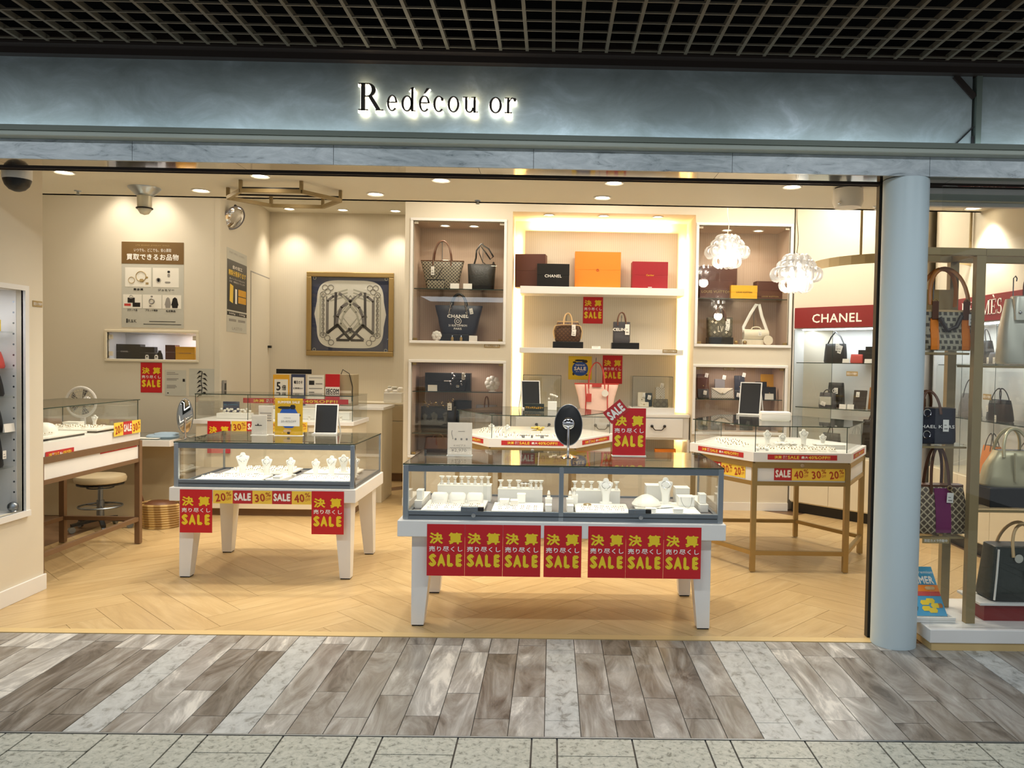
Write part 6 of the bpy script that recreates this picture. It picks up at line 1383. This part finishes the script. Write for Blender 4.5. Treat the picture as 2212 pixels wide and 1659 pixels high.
# desk behind it with cards and a device
t = thing('service_desk', 'cream desk behind the glass service counter', 'desk', (-2.25, 8.35, 0)); B(-.62, .5, -.22, .3, 0, .96, .003).build('body', M['cream'], t); B(-.64, .52, -.24, .32, .9605, .99, .003).build('worktop', M['white'], t)
DZ = .9905
def deskcard(label, xa, xb, ya, m, y=8.2, bot=DZ, name='notice_card'):
    p, q = pt(xa, ya, y), pt(xb, ya, y); w = q.x - p.x; t = thing(name, label, 'sign', ((p.x + q.x) / 2, y, bot)); B(-w / 2, w / 2, 0, .004, 0, p.z - bot).build('sheet', M[m], t); B(-w / 2, w / 2, .0045, .05, 0, .004).build('foot', M['frost'], t); return t, w, p.z - bot
t, w, h = deskcard('pale yellow card with a large 5 behind the service counter', 590, 625, 809, 'boxyel'); B(-w * .42, w * .42, -.0012, -.0002, h * .25, h * .85).build('label_panel', M['paperw'], t); MB().text('5', -w * .16, h * .62, w * .26, h * .28, -.002, bold=.03).text('倍', w * .18, h * .58, w * .26, h * .18, -.002, bold=.03).build('lettering', M['inkb'], t)
t, w, h = deskcard('dark blue card with a white panel behind the service counter', 629, 660, 808, 'navy'); B(-w * .4, w * .4, -.0012, -.0002, h * .35, h * .9).build('label_panel', M['inkw'], t); MB().text('曜日さそ', 0, h * .74, w * .6, h * .1, -.002, bold=.04).text('お買得DAY', 0, h * .55, w * .7, h * .06, -.002, bold=.02).build('lettering', M['inkb'], t)
t, w, h = deskcard('pale printed certificate beside the red security card', 664, 700, 810, 'paperw'); MB().box(-w * .4, -w * .08, -.0012, -.0002, h * .68, h * .82).box(-w * .4, -w * .08, -.0012, -.0002, h * .35, h * .45).build('black_mark', M['inkb'], t); MB().box(0, w * .4, -.0012, -.0002, h * .70, h * .74).box(-w * .4, w * .4, -.0012, -.0002, h * .55, h * .58).box(-w * .4, w * .4, -.0012, -.0002, h * .9, h * .92).build('print', M['inkg'], t)
t, w, h = deskcard('red and white security company card on the desk', 703, 734, 808, 'red'); B(-w / 2, w / 2, -.0012, -.0002, h * .38, h * .6).build('label_panel', M['inkw'], t); MB().text('SECOM', 0, h * .48, w * .9, h * .13, -.002, bold=.05).build('lettering', M['inkb'], t)
t = thing('desk_device', 'beige boxy machine behind the red security card', 'machine', (pt(732, 840, 8.3).x, 8.26, DZ)); B(-.14, .16, 0, .24, 0, .33, .006).build('housing', M['seat'], t); B(-.12, .14, -.003, -.0003, .03, .16).build('front_panel', M['cream'], t); MB().tube([(.02, .05, .331), (.05, .0, .38), (.12, -.01, .34), (.155, -.004, .2), (.15, -.004, .05)], .004, 6).build('cable', M['black'], t, True)
p, q = pt(587, 797, 8.24), pt(664, 806, 8.24); t = thing('monitor', 'thin black topped monitor seen above the yellow and blue cards', 'monitor', ((p.x + q.x) / 2, 8.37, DZ)); w = q.x - p.x; B(-w / 2, w / 2, 0, .02, .12, p.z - DZ - .05, .003).build('screen_back', M['cream'], t); B(-w / 2, w / 2, 0, .02, p.z - DZ - .0495, p.z - DZ, .003).build('top_bar', M['black'], t); B(-.03, .03, .005, .015, .004, .12).build('stem', M['black'], t); B(-.09, .09, -.05, .07, 0, .004).build('foot', M['black'], t)
# low cupboard at the far wall with doors
t = thing('low_cupboard', 'cream cupboard with padlocked doors under the framed scarf', 'cabinet', (-1.98, 9.76, 0)); B(-.85, .46, -.19, .185, .1, .93).build('carcass', M['cream'], t); B(-.85, .46, -.15, .185, 0, .0995).build('plinth', M['woodf'], t); B(-.87, .47, -.205, .187, .9305, .955, .003).build('worktop', M['cream'], t)
for x0_, x1_ in ((-.84, -.41), (-.40, .03), (.04, .45)):
    B(x0_, x1_, -.208, -.1905, .74, .925, .003).build('drawer', M['seat'], t); dd = B(x0_, x1_, -.208, -.1905, .11, .732, .003).build('door', M['seat'], t); hx = x1_ - .09
    B(hx - .06, hx + .03, -.225, -.2085, .655, .675, .002).build('latch', M['chrome'], dd); B(hx + .0, hx + .03, -.245, -.226, .60, .64, .004).build('padlock', M['gold'], dd)
t = thing('tissue_tray', 'white tray of folded tissue on the cream cupboard', 'tray', (pt(852, 868, 9.7).x, 9.70, .9555)); B(-.12, .10, -.06, .06, 0, .12, .006).build('box', M['white'], t); q = MB()
for k in range(6): q.ball((-.09 + .033 * k, .01 * (-1) ** k, .14 + .015 * (k % 3)), (.035, .03, .022), 8, 5)
q.build('tissues', M['inkw'], t, True); MB().ball((.0, 0, .18), (.04, .03, .02), 8, 5).ball((-.06, 0, .185), (.025, .02, .02), 8, 5).build('grey_wrap', M['paperg'], t, True)
# ---- writing desk along the poster wall
t = thing('writing_desk', 'white desk with a glass top along the poster wall', 'desk', (-4.15, 7.3, 0)); B(-.9, .77, -.30, .32, .68, .738, .004).build('top_board', M['white'], t); B(-.9, .77, -.30, .32, .7385, .745).build('glass_sheet', M['gtop'], t); B(-.86, .74, -.02, .02, 0, .6795).build('front_panel', M['seat'], t); B(.70, .74, .021, .30, 0, .6795).build('end_panel', M['cream'], t); B(-.86, -.82, .021, .30, 0, .6795).build('end_panel', M['cream'], t)
zd_ = .7455
t = thing('folded_cloth', 'blue-grey folded cloth on the writing desk', 'cloth', (pt(352, 925, 7.2).x, 7.2, zd_)); MB().sup([(0, .26, .2), (.012, .27, .21), (.024, .24, .18)], 20, 3).build('lower_fold', M['cloth'], t, True); MB().sup([(.0245, .2, .15, .03, 0), (.036, .21, .14, .03, .01), (.044, .15, .1, .04, 0)], 20, 2.6).build('upper_fold', M['cloth'], t, True)
t = thing('paper_sheets', 'loose white papers at the edge of the writing desk', 'paper', (pt(320, 943, 7.08).x, 7.10, zd_)); 
for k in range(3): B(-.10, .10, -.06, .06, .0006 * k, .0006 * k + .0005).build('sheet', M['paperw'], t, rz=.06 * k)
oval_mirror((pt(402, 930, 7.14).x, 7.12, zd_), 'chrome rimmed oval mirror tilted on the writing desk', .066, .155, .20, 'mirror', .5, False)
t = thing('desk_fan', 'white circular desk fan behind the long brown vitrine', 'fan', (pt(178, 868, 7.35).x, 7.36, zd_)); MB().lathe([(.10, 0), (.095, .015), (.03, .025), (.022, .16)], 24).build('stand', M['white'], t, True)
q = MB(); q.torus((0, -.03, .30), .135, .014, 32, 8, 'y'); q.build('grille_ring', M['white'], t, True)
q = MB().torus((0, -.035, .30), .10, .0025, 24, 4, 'y').torus((0, -.035, .30), .065, .0025, 24, 4, 'y')
for k in range(28):
    a = 2 * PI * k / 28; q.bar((.03 * math.cos(a), -.036, .30 + .03 * math.sin(a)), (.128 * math.cos(a + .35), -.036, .30 + .128 * math.sin(a + .35)), .003)
q.build('grille_wires', M['paperg'], t); q = MB(); q.M = Matrix.Translation((0, -.0, .30)) @ Matrix.Rotation(PI / 2, 4, 'X'); q.lathe([(.001, .04), (.03, .04), (.045, -.01), (.05, -.06), (.03, -.075), (.001, -.076)], 20); q.build('motor', M['white'], t, True)
q = MB()
for k in range(5):
    a = 2 * PI * k / 5; c1, s1 = math.cos(a), math.sin(a); q.hexa([(.03 * c1, -.022, .3 + .03 * s1), (.03 * c1 - .01 * s1, -.012, .3 + .03 * s1 + .01 * c1), (.03 * c1 - .01 * s1, -.010, .3 + .03 * s1 + .01 * c1), (.03 * c1, -.020, .3 + .03 * s1)], [(.115 * c1 + .03 * s1, -.026, .3 + .115 * s1 - .03 * c1), (.115 * c1 - .03 * s1, -.008, .3 + .115 * s1 + .03 * c1), (.115 * c1 - .03 * s1, -.006, .3 + .115 * s1 + .03 * c1), (.115 * c1 + .03 * s1, -.024, .3 + .115 * s1 - .03 * c1)])
q.build('blades', M['grey'], t)
# stool and basket
t = thing('swivel_stool', 'beige round swivel stool with a foot ring on castors', 'stool', (pt(217, 1030, 6.72).x, 6.72, 0)); MB().lathe([(.17, .40), (.195, .41), (.20, .44), (.19, .462), (.15, .47), (.001, .472)], 32).build('seat', M['seat'], t, True); MB().lathe([(.18, .385), (.18, .399)], 28).build('seat_plate', M['black'], t); MB().torus((0, 0, .36), .10, .006, 24, 6).build('lever_ring', M['chromed'], t, True); MB().lathe([(.03, .10), (.03, .25), (.02, .251), (.02, .3845)], 16).build('gas_column', M['chromed'], t, True); MB().torus((0, 0, .20), .165, .008, 32, 6).build('foot_ring', M['chromed'], t, True)
for k in range(5):
    a = 2 * PI * k / 5 + .3; c1, s1 = math.cos(a), math.sin(a); MB().bar((.02 * c1, .02 * s1, .09), (.23 * c1, .23 * s1, .065), .035, .022).build('base_arm', M['black'], t); w_ = MB().tube([(.225 * c1 - .012 * s1, .225 * s1 + .012 * c1, .027), (.225 * c1 + .012 * s1, .225 * s1 - .012 * c1, .027)], .027, 14).build('castor', M['chromed'], t, True); MB().bar((.03 * c1, .03 * s1, .20), (.16 * c1, .16 * s1, .20), .008).build('ring_spoke', M['chromed'], t)
t = thing('seagrass_basket', 'woven seagrass basket with dark handles beside the desk', 'basket', (pt(348, 1100, 6.86).x, 6.86, 0))
for k in range(10):
    z_ = .012 + .021 * k; MB().torus((0, 0, z_), .145 + .004 * k, .0125, 28, 6, e=.8).build('coil', M['wicker'], t, True)
MB().lathe([(.14, .003), (.14, .008)], 24).build('bottom', M['wicker'], t)
for s in (-1, 1): MB().tube([(s * .175, -.04, .20), (s * .19, -.03, .27), (s * .18, .0, .29), (s * .19, .03, .27), (s * .175, .04, .20)], .011, 8).build('handle', M['brownl'], t, True)
MB().sup([(.15, .26, .2), (.2, .27, .21), (.225, .2, .14)], 16, 2.4).build('leather_lining', M['brownl'], t, True)
# ---- goods in the niche of the front-left return wall
XN = LX - .125
def side_bag(label, y, z, w, h, m, **k): return bag(k.pop('name', 'handbag'), label, (XN, y + .13, z), w * .8, w * .72, h, .11, m, rz=PI / 2, **k)
zz = [q + .0005 for q in LSH]
side_bag('pink pouch on the second shelf of the return-wall niche', 4.55, zz[1], .22, .10, 'coral', handles=0, name='small_pouch'); side_bag('black bag with white lettering on the third shelf of the return-wall niche', 4.55, zz[2], .2, .125, 'blackleather', handles=1, hh=.01)
t = thing('price_card', 'yellow card on the top shelf of the return-wall niche', 'price tag', (XN + .02, 4.72, zz[0]), PI / 2); B(-.04, .04, 0, .004, 0, .07).build('card', M['yel'], t); B(-.04, .04, .0045, .03, 0, .003).build('foot', M['frost'], t)
side_bag('dark rounded pouch on the fourth shelf of the return-wall niche', 4.56, zz[3], .2, .13, 'blackleather', handles=0, e=2.5, name='small_pouch'); price_card(XN + .085, 4.74, zz[3], 'white slip on the fourth shelf of the return-wall niche', .09, .05, PI / 2)
side_bag('tall black bag with a tag on the fifth shelf of the return-wall niche', 4.54, zz[4], .2, .2, 'blackleather', handles=0, tags=((.05, -.065, .1),)); side_bag('olive round-topped bag on the floor of the return-wall niche', 4.52, LN[2] + .001, .2, .2, 'darkg', handles=0, e=2.5)
t = thing('glass_ball', 'dark silver ball on the floor of the return-wall niche', 'ornament', (LX - .035, 4.755, LN[2] + .001)); MB().ball((0, 0, .032), .03, 14, 10).build('ball', M['chromed'], t, True); MB().torus((0, 0, .005), .016, .004, 14, 5).build('ring', M['silver'], t)

# ================================================================ CABINETS ON THE RIGHT
def run(name, org, an, L_, signs, label, z0=.62, z1=1.86, shelves=(1.525, 1.075), d=.40, ztop=ZR):
    """wall run in its own frame: x along the front, y into the wall"""
    t = struct(name, B(-.02, L_ + .02, 0, d, 2.075, ztop), M['wall']); t.location = org; t.rotation_euler.z = an
    B(-.02, L_ + .02, d, d + .012, .12, 2.075).build('back_board', M['white'], t)
    for s in (-.02, L_): B(s, s + .02, 0, d, .12, 2.075).build('side_board', M['white'], t)
    B(0, L_, 0, d, z1, 2.0745).build('pelmet', M['white'], t); B(0, L_, .0, d, .10, z0 - .0005).build('lower_carcass', M['cream'], t); B(0, L_, .02, d, 0, .0995).build('plinth', M['black'], t)
    n = max(1, round(L_ / .46))
    for k in range(n): B(k * L_ / n + .002, (k + 1) * L_ / n - .002, -.018, -.0005, .112, z0 - .012, .002).build('cupboard_door', M['cream'], t)
    for k in range(n):
        B(k * L_ / n + .002, (k + 1) * L_ / n - .002, -.006, -.001, z0 + .002, z1 - .004).build('glass_door', M['glass'], t); B(k * L_ / n - .002, k * L_ / n + .002, -.008, -.0065, z0 + .002, z1 - .004).build('glass_edge', M['gdark'], t)
    for z in shelves:
        B(.002, L_ - .002, .04, d - .005, z - .008, z).build('glass_shelf', M['gtop'], t); B(.002, L_ - .002, .0385, .0398, z - .008, z).build('glass_edge', M['gdark'], t)
    B(.05, L_ - .05, .06, .08, z1 - .012, z1 - .001).build('lamp_strip', M['coolled'], t)
    Mx = Matrix.Translation(org) @ Matrix.Rotation(an, 4, 'Z')
    return t, lambda x, y, z: tuple(Mx @ Vector((x, y, z))), Mx
P0, P1 = Vector((2.457, 7.98, 0)), Vector((3.036, 7.33, 0)); anC = math.atan2(P1.y - P0.y, P1.x - P0.x); LC = 1.26
tc_, fc, MC = run('wall_right', P0, anC, LC, None, '')
PE = P0 + (P1 - P0).normalized() * LC
th_, fh, MH = run('wall_right', Vector((3.42, 7.02, 0)), -PI / 2, 1.5, None, '')
struct('wall_right', B(3.40, 3.99, 5.40, 5.50, 0, ZR).box(3.38, 3.41, 5.25, 5.42, .0, 1.55), M['wall'])
for f_, L_, M_ in ((fc, LC, MC), (fh, 1.5, MH)):
    p = f_(L_ / 2, .2, 1.85); o = light('AREA', p, 5, (.86, .94, 1), L_ * .9, (0, 0, 0), .1); o.rotation_euler.z = anC if f_ is fc else -PI / 2
# lettered maroon boards
t = thing('name_board', 'maroon board with white sans capitals over the diagonal cabinets', 'sign', fc(LC / 2 + .005, -.0215, 1.868), anC); B(-LC / 2, LC / 2, 0, .021, 0, .205, .002).build('board', M['signred'], t)
dl = (P1 - P0).length
def along(px, py):
    d, _ = at(px, py, 1); n = Vector((-math.sin(anC), math.cos(anC), 0)); s = (P0 - CAM).dot(n) / d.dot(n); return (CAM + d * s - P0).dot((P1 - P0).normalized())
xa, xb = along(1757, 687), along(1864, 687)
MB().text('CHANEL', (xa + xb) / 2 - LC / 2 - .005, .093, xb - xa, .088, -.001, bold=.02).build('lettering', M['inkw'], t)
t = thing('name_board', 'maroon board with white serif capitals over the side cabinets', 'sign', fh(.75, -.0215, 1.868), -PI / 2); B(-.75, .75, 0, .021, 0, .205, .002).build('board', M['signred'], t)
def ylong(px): d, _ = at(px, 670, 1); return 7.02 - (CAM + d * (3.40 / d.x)).y
ya, yb = ylong(2078), ylong(2166); adv = {'H': .69, 'E': .58, 'R': .69, 'M': .87, 'È': .58, 'S': .5}
tot = sum(adv[c] for c in 'HERMÈS'); sc_ = (yb - ya) / tot; hs_ = .115 / .68; ox = ya - .75
for c in 'HERMÈS':
    serif(c, hs_, -.003, -.0005, ox, .05, 0, sc_ / hs_, 10).build('letter', M['inkw'], t); ox += adv[c] * sc_
camera_plate(fc(along(1842, 797), -.009, 1.40), 'tan camera notice on the glass of the diagonal cabinets', .115, .045, anC); camera_plate(fh(.9, -.009, 1.25), 'tan camera notice on the glass of the side cabinets', .115, .045, -PI / 2)
def cbag(label, px, y, z, w, h, m, **k):
    return bag(k.pop('name', 'handbag'), label, fc(along(px, 760), y, z), w, k.pop('w1', w * .9), h, k.pop('d', .1), m, rz=anC, **k)
z = 1.5255
t = cbag('black crossbody bag hung by a wide strap in the diagonal cabinets', 1783, .2, z, .24, .19, 'blackleather', handles=0, e=3, tags=((.05, -.06, .19, .04, .07), (.09, -.06, .17, .04, .08, .3)))
MB().tube([(-.10, 0, .16), (-.05, 0, .26), (-.005, 0, .31), (.05, 0, .26), (.10, 0, .16)], .013, 8, flat=.4).build('wide_strap', M['blackleather'], t, True)
cbag('small flat red pouch in the diagonal cabinets', 1834, .16, z, .13, .085, 'coral', handles=0, name='small_pouch', cat='pouch', d=.04)
for px, w, h, l in ((1842, .16, .13, 'black box behind the red pouch'), (1872, .16, .16, 'larger black box right of the red pouch')):
    t = thing('gift_box', l, 'box', fc(along(px, 760), .27 if px < 1850 else .14, z), anC); B(-w / 2, w / 2, 0, .1, 0, h * .6).build('box_base', M['black'], t); B(-w / 2 - .001, w / 2 + .001, -.001, .101, h * .6 + .0008, h, .001).build('lid', M['black'], t)
for px, l in ((1818, 'white card left of the red pouch'), (1866, 'white card before the larger black box')): price_card(*fc(along(px, 780), .08, z), l, .07, .04, anC)
z = 1.0755
t = cbag('black upright backpack with a round badge in the diagonal cabinets', 1782, .24, z, .17, .25, 'blackleather', handles=0, e=4, name='backpack', cat='backpack'); MB().torus((.01, -.056, .17), .018, .004, 16, 5, 'y').build('badge', M['inkw'], t); price_tag(t, .03, -.058, .2, .04, .06)
t = cbag('dark camera bag with a pale web pocket before the upright backpack', 1777, .12, z, .18, .15, 'charcoal', handles=1, hh=.03, e=4, d=.06); B(-.07, .06, -.034, -.030, .03, .11, .002).build('web_pocket', M['paperg'], t); price_tag(t, -.02, -.036, .06, .05, .04, .3)
for px, m, h, l in ((1842, 'brown', .19, 'dark wallet leaning'), (1866, 'tan', .22, 'tan wallet leaning'), (1880, 'leafg', .25, 'olive folder leaning')):
    t = thing('wallet', l + ' in the diagonal cabinets', 'wallet', fc(along(px, 860), .12 + .09 * (px > 1850) + .09 * (px > 1870), z), anC); t.rotation_euler.x = -.15; B(-.065, .065, 0, .018, .003, h, .004).build('body', M[m], t); price_tag(t, -.02, -.002, h * .9, .035, .05)
for px, l in ((1812, 'white card on the lower shelf of the diagonal cabinets'), (1824, 'second white card on the lower shelf of the diagonal cabinets')): price_card(*fc(along(px, 870), .07 + (px - 1812) * .004, z), l, .07, .045, anC)
z = .6205
t = cbag('black tall backpack with a loop handle on the cabinet floor', 1872, .16, z, .20, .36, 'blackleather', handles=1, hh=.06, hs=.3, e=3.5, name='backpack', cat='backpack')
t = cbag('small black pouch with a badge on the cabinet floor', 1781, .18, z, .19, .2, 'blackleather', handles=1, hh=.06, hs=.3, name='small_pouch'); MB().torus((.03, -.056, .1), .016, .004, 14, 5, 'y').build('badge', M['inkw'], t)
cbag('brown bag on the cabinet floor behind the column vitrine', 1827, .26, z, .16, .2, 'brownl', hh=.08)
# side cabinets seen through the window
def hbag(label, x, y, z, w, h, m, **k): return bag(k.pop('name', 'handbag'), label, fh(x, y, z), w, k.pop('w1', w * .85), h, k.pop('d', .12), m, rz=-PI / 2, **k)
z = 1.5255
hbag('striped dark scarf pouch on the upper shelf of the side cabinets', .75, .15, z, .22, .10, 'charcoal', handles=0, e=2.4, name='small_pouch', tags=((-.03, -.065, .06), (.06, -.065, .06))); hbag('black strapped bag high in the side cabinets', .45, .2, z, .2, .2, 'blackleather', hh=.1)
hbag('bundle of tagged dark belts in the side cabinets', 1.05, .15, z, .3, .12, 'brownl', handles=0, tags=((-.08, -.065, .1), (0, -.065, .11), (.08, -.065, .09)))
z = 1.0755
hbag('black bowling bag with tags on the middle shelf of the side cabinets', .75, .18, z, .30, .17, 'blackleather', hh=.09, hs=.5, tags=((-.06, -.07, .12), (.06, -.07, .05)), e=3); hbag('grey shoulder bag on the middle shelf of the side cabinets', .3, .18, z, .24, .2, 'grey', hh=.12)
z = .6205
hbag('orange bag on the floor of the side cabinets', .62, .2, z, .22, .24, 'orange', hh=.1); hbag('black bag on the floor of the side cabinets', 1.1, .2, z, .3, .22, 'blackleather', hh=.1)
# ================================================================ WINDOW RACKS AND BAGS
WZ = .1125
def rack(label, x0, x1, y0, y1, z1, shelves, first=True):
    t = thing('display_rack', label, 'rack', (x0, y0, WZ)); a, b = x1 - x0, y1 - y0
    for x in ((0, a) if first else (a,)):
        for y in (0, b): B(x - .025, x + .025, y - .02, y + .02, 0, z1 - WZ - .0305).build('post', M['goldp'], t)
    for y in (0, b): B(-.025 if first else .026, a + .025, y - .02, y + .02, z1 - WZ - .03, z1 - WZ + .01, .002).build('top_rail', M['goldp'], t)
    for x in ((0, a) if first else (a,)): B(x - .02, x + .02, .0205, b - .0205, z1 - WZ - .03, z1 - WZ + .01).build('top_rail', M['goldp'], t)
    for z in shelves:
        for y in (.03, b - .03): B(.0265, a - .0265, y - .006, y + .006, z - WZ - .024, z - WZ - .0125).build('shelf_bar', M['goldp'], t)
        B(.0265, a - .0265, .021, b - .021, z - WZ - .012, z - WZ - .002, .002).build('glass_shelf', M['gtop'], t)
    return t
YR0, YR1 = 4.22, 4.50
TW = .33
rack('tall gold rack with glass shelves just behind the column', 2.287 - TW, 2.287, YR0, YR1, 2.13, (1.592, 1.082, .588))
rack('second tall gold rack at the right end of the window', 2.287, 2.95, YR0, YR1, 2.13, (1.525, .735), False)
def wx(px, py=900, y=4.33): return pt(px, py, y).x
# checked bag with orange straps
zr = 1.5905; x0, x1 = wx(1978), wx(2088); w = x1 - x0; h = pt(2040, 672, 4.33).z - zr
t = bag('strapped_bag', 'square-print canvas bag with two orange leather straps, top window shelf', ((x0 + x1) / 2, 4.35, zr), w * .98, w, h, .18, 'ff', handles=0, e=5, d1=.8, trim='nat')
for x in (-.085, .085):
    xx_ = x + .005
    front_strip(t, xx_ - .022, xx_ + .022, .18, .8, h, .004, h - .045, 'front_strap', 'orange')
    B(xx_ - .018, xx_ + .018, -.086, -.078, h - .05, h + .05, .003).build('strap_tab', M['brownl'], t); MB().torus((xx_, -.082, h + .045), .014, .004, 14, 6, 'y').build('buckle', M['gold'], t, True)
for s, c in ((-1, 'orange'), (1, 'tan')): MB().tube(arc(.105, s * .075, h + .03, h + .235, 16, -s * .06), .012, 8, flat=.45).build('handle', M['tan'], t, True)
MB().tube([(-.06, -.092, h - .04), (-.02, -.10, h - .11), (.03, -.097, h - .09), (.06, -.092, h - .03)], .012, 8).build('tassel_cord', M['brown'], t, True)
price_tag(t, .115, -.099, h - .02, .04, .062)
hook((x0 + x1) / 2 + .0, 4.463, zr, .46, 'curled metal hanger behind the orange strapped bag')
carton('gift_box', 'flat tan paper bag behind the orange strapped bag', 1998, 2062, 640, 4.468, 1.5906, .35, 'inkt', .008)
# navy lettered bag on the second shelf
zr = 1.0805; x0, x1 = wx(1947), wx(2057); w = x1 - x0; h = pt(2020, 880, 4.33).z - zr
t = bag('shopper_bag', 'dark navy shopper with partly hidden white lettering, middle window shelf', ((x0 + x1) / 2, 4.33, zr), w, w * .99, h, .13, 'navyl', 'brownl', .09, .34, .008, e=8, d1=.85, tags=((.07, -.075, h * .68, .032, .065),))
MB().text('MICHAEL KORS', .0, h * .48, w * .86, .018, -.067, bold=.03).build('lettering', M['inkw'], t)
MB().torus((-.03, -.068, h * .86), .02, .003, 18, 5, 'y').torus((-.03, -.068, h * .26), .02, .003, 18, 5, 'y').build('rings', M['silver'], t, True)
x0 = wx(2000)
t = bag('shoulder_bag', 'brown rounded shoulder bag behind the navy shopper', (x0 - .04, 4.43, zr), .18, .17, .24, .05, 'brownl', 'paperg', .16, .6, .007, e=3)
# signature bag with plum stripe
zr = .5865; x0, x1 = wx(1962), wx(2088, 1130); w = x1 - x0; h = pt(2030, 1047, 4.33).z - zr
t = bag('signature_bag', 'patterned canvas shoulder bag with a plum centre stripe, lower window shelf', ((x0 + x1) / 2, 4.34, zr), w, w * .82, h, .16, 'sig', 'brownl', .21, .36, .009, e=4.5, d1=.5, trim='brownl')
front_strip(t, -.035, .05, .16, .5, h, .006, h - .014, 'centre_stripe', 'purple'); price_tag(t, .045, -.072, h - .035, .036, .055, .05)
MB().torus((.045, -.062, h - .01), .012, .003, 14, 5, 'y').build('ring', M['gold'], t, True)
camera_plate((wx(2022, 1163, 4.2), 4.2045, .547), 'red-lettered camera notice under the lower window shelf', .145, .03)
# silver backpack, gold bag and big dark bag on the second rack
zr = 1.5235; x0 = wx(2166); 
t = bag('backpack', 'shiny pale silver leather backpack on the upper right window shelf', (x0 + .12, 4.35, zr), .29, .22, .36, .17, 'silverl', 'brownl', .11, .3, .012, e=3.2, mid=.27, handles=1, cat='backpack', d1=.5)
MB().sup([(.24, .2, .03, 0, -.075), (.30, .21, .03, 0, -.072), (.37, .19, .09, 0, -.03), (.376, .16, .08, 0, -.02)], 20, 4).build('flap', M['silverl'], t, True); MB().sup([(.03, .15, .03, .03, -.09), (.12, .16, .035, .03, -.088), (.16, .14, .02, .03, -.084)], 20, 4).build('front_pocket', M['silverl'], t, True)
MB().ball((-.08, -.085, .28), .010, 8, 6).build('side_stud', M['silver'], t); MB().tube([(-.02, -.1, .15), (-.02, -.108, .1), (-.02, -.104, .06)], .006, 6).build('pocket_strap', M['silverl'], t)
hook(x0 + .12, 4.475, zr, .50, 'metal bag hanger behind the silver backpack')
zr = .7335; xb = wx(2180, 1060)
t = thing('display_riser', 'broad black block under the metallic gold bag', 'display stand', (xb + .03, 4.27, zr)); B(-.17, .2, 0, .2, 0, .105, .003).build('block', M['black'], t); B(-.166, .196, .004, .196, .1055, .107).build('pad', M['charcoal'], t)
t = bag('gathered_bag', 'metallic gold gathered bag with rolled handles on a black block', (xb + .03, 4.37, zr + .1075), .35, .20, .20, .16, 'goldl', 'goldl', .12, .75, .009, e=3, mid=.30, flat=1, d1=.6)
MB().tube([(.05, -.086, .10), (.03, -.09, .13), (.06, -.084, .16), (.09, -.085, .14)], .007, 6).build('letter_charm', M['silver'], t, True); MB().tube([(-.02, -.07, .19), (-.025, -.085, .1), (-.02, -.085, .03)], .008, 6).build('pleat', M['goldl'], t, True)
t = thing('display_riser', 'maroon box with a white board under the big dark bag', 'display stand', (wx(2165, 1330, 4.25) + .10, 4.24, WZ)); B(-.20, .24, .012, .24, 0, .085).build('block', M['signred'], t); B(-.23, .26, 0, .25, .0855, .10, .003).build('white_board', M['white'], t)
h = .30
t = bag('large_satchel', 'big dark green-black satchel with white piping and a round patch', (wx(2165, 1250, 4.3) + .13, 4.36, WZ + .1005), .42, .36, h, .2, 'darkg', 'nat', .12, .5, .009, e=7, d1=.8, flat=1)
for s in (-1,): MB().tube([(s * .175, -.096, h - .01), (s * .185, -.102, h * .5), (s * .195, -.102, .012)], .006, 6).build('piping', M['inkw'], t, True)
for x in (-.06,): MB().lathe([(.001, 0), (.022, 0), (.024, .006), (.001, .007)], 16).build('handle_patch', M['paperg'], t, True).matrix_local = Matrix.Translation((x, -.088, h * .8)) @ Matrix.Rotation(PI / 2, 4, 'X')
MB().lathe([(.001, 0), (.055, 0), (.056, .006), (.001, .007)], 28).build('round_patch', M['paperg'], t, True).matrix_local = Matrix.Translation((.03, -.1, h * .5)) @ Matrix.Rotation(PI / 2, 4, 'X')
# summer booklet on a white tray
t = thing('window_tray', 'shallow white tray on the window floor', 'tray', (2.10, 4.355, WZ)); B(-.112, .112, -.15, .07, 0, .012, .003).build('floor_board', M['white'], t)
for q in ((-.112, .112, -.15, -.138), (-.112, .112, .0585, .07), (-.112, -.10, -.138, .058), (.10, .112, -.138, .058)): B(q[0], q[1], q[2], q[3], .0125, .028, .002).build('lip', M['white'], t)
t = thing('summer_booklet', 'blue summer leaflet with fruit pictures leaning in the white tray', 'leaflet', (2.10, 4.27, WZ + .0175)); t.rotation_euler.x = -.75
B(-.098, .098, 0, .004, 0, .30).build('sheet', M['sky'], t); MB().text('SUMMER', .0, .215, .17, .05, -.001, bold=.05).text('Premium', .05, .265, .1, .018, -.001).build('lettering', M['inkw'], t)
B(-.098, .098, -.0012, -.0002, .145, .185).build('orange_panel', M['orange'], t); B(-.098, .098, -.0012, -.0002, .118, .1445).build('red_panel', M['coral'], t)
q = MB()
for k in range(5): q.ball((.02 + .03 * math.cos(k * 1.257), -.0012, .06 + .03 * math.sin(k * 1.257)), (.026, .001, .02), 8, 4)
q.build('flower_print', M['yel'], t); MB().ball((.075, -.001, .06), (.016, .001, .018), 8, 4).build('shell_print', M['tan'], t); MB().ball((.05, -.0022, .165), (.03, .001, .014), 8, 4).build('fruit_print', M['nat'], t); MB().ball((-.08, -.001, .05), (.03, .001, .03), 8, 4).build('leaf_print', M['darkg'], t)
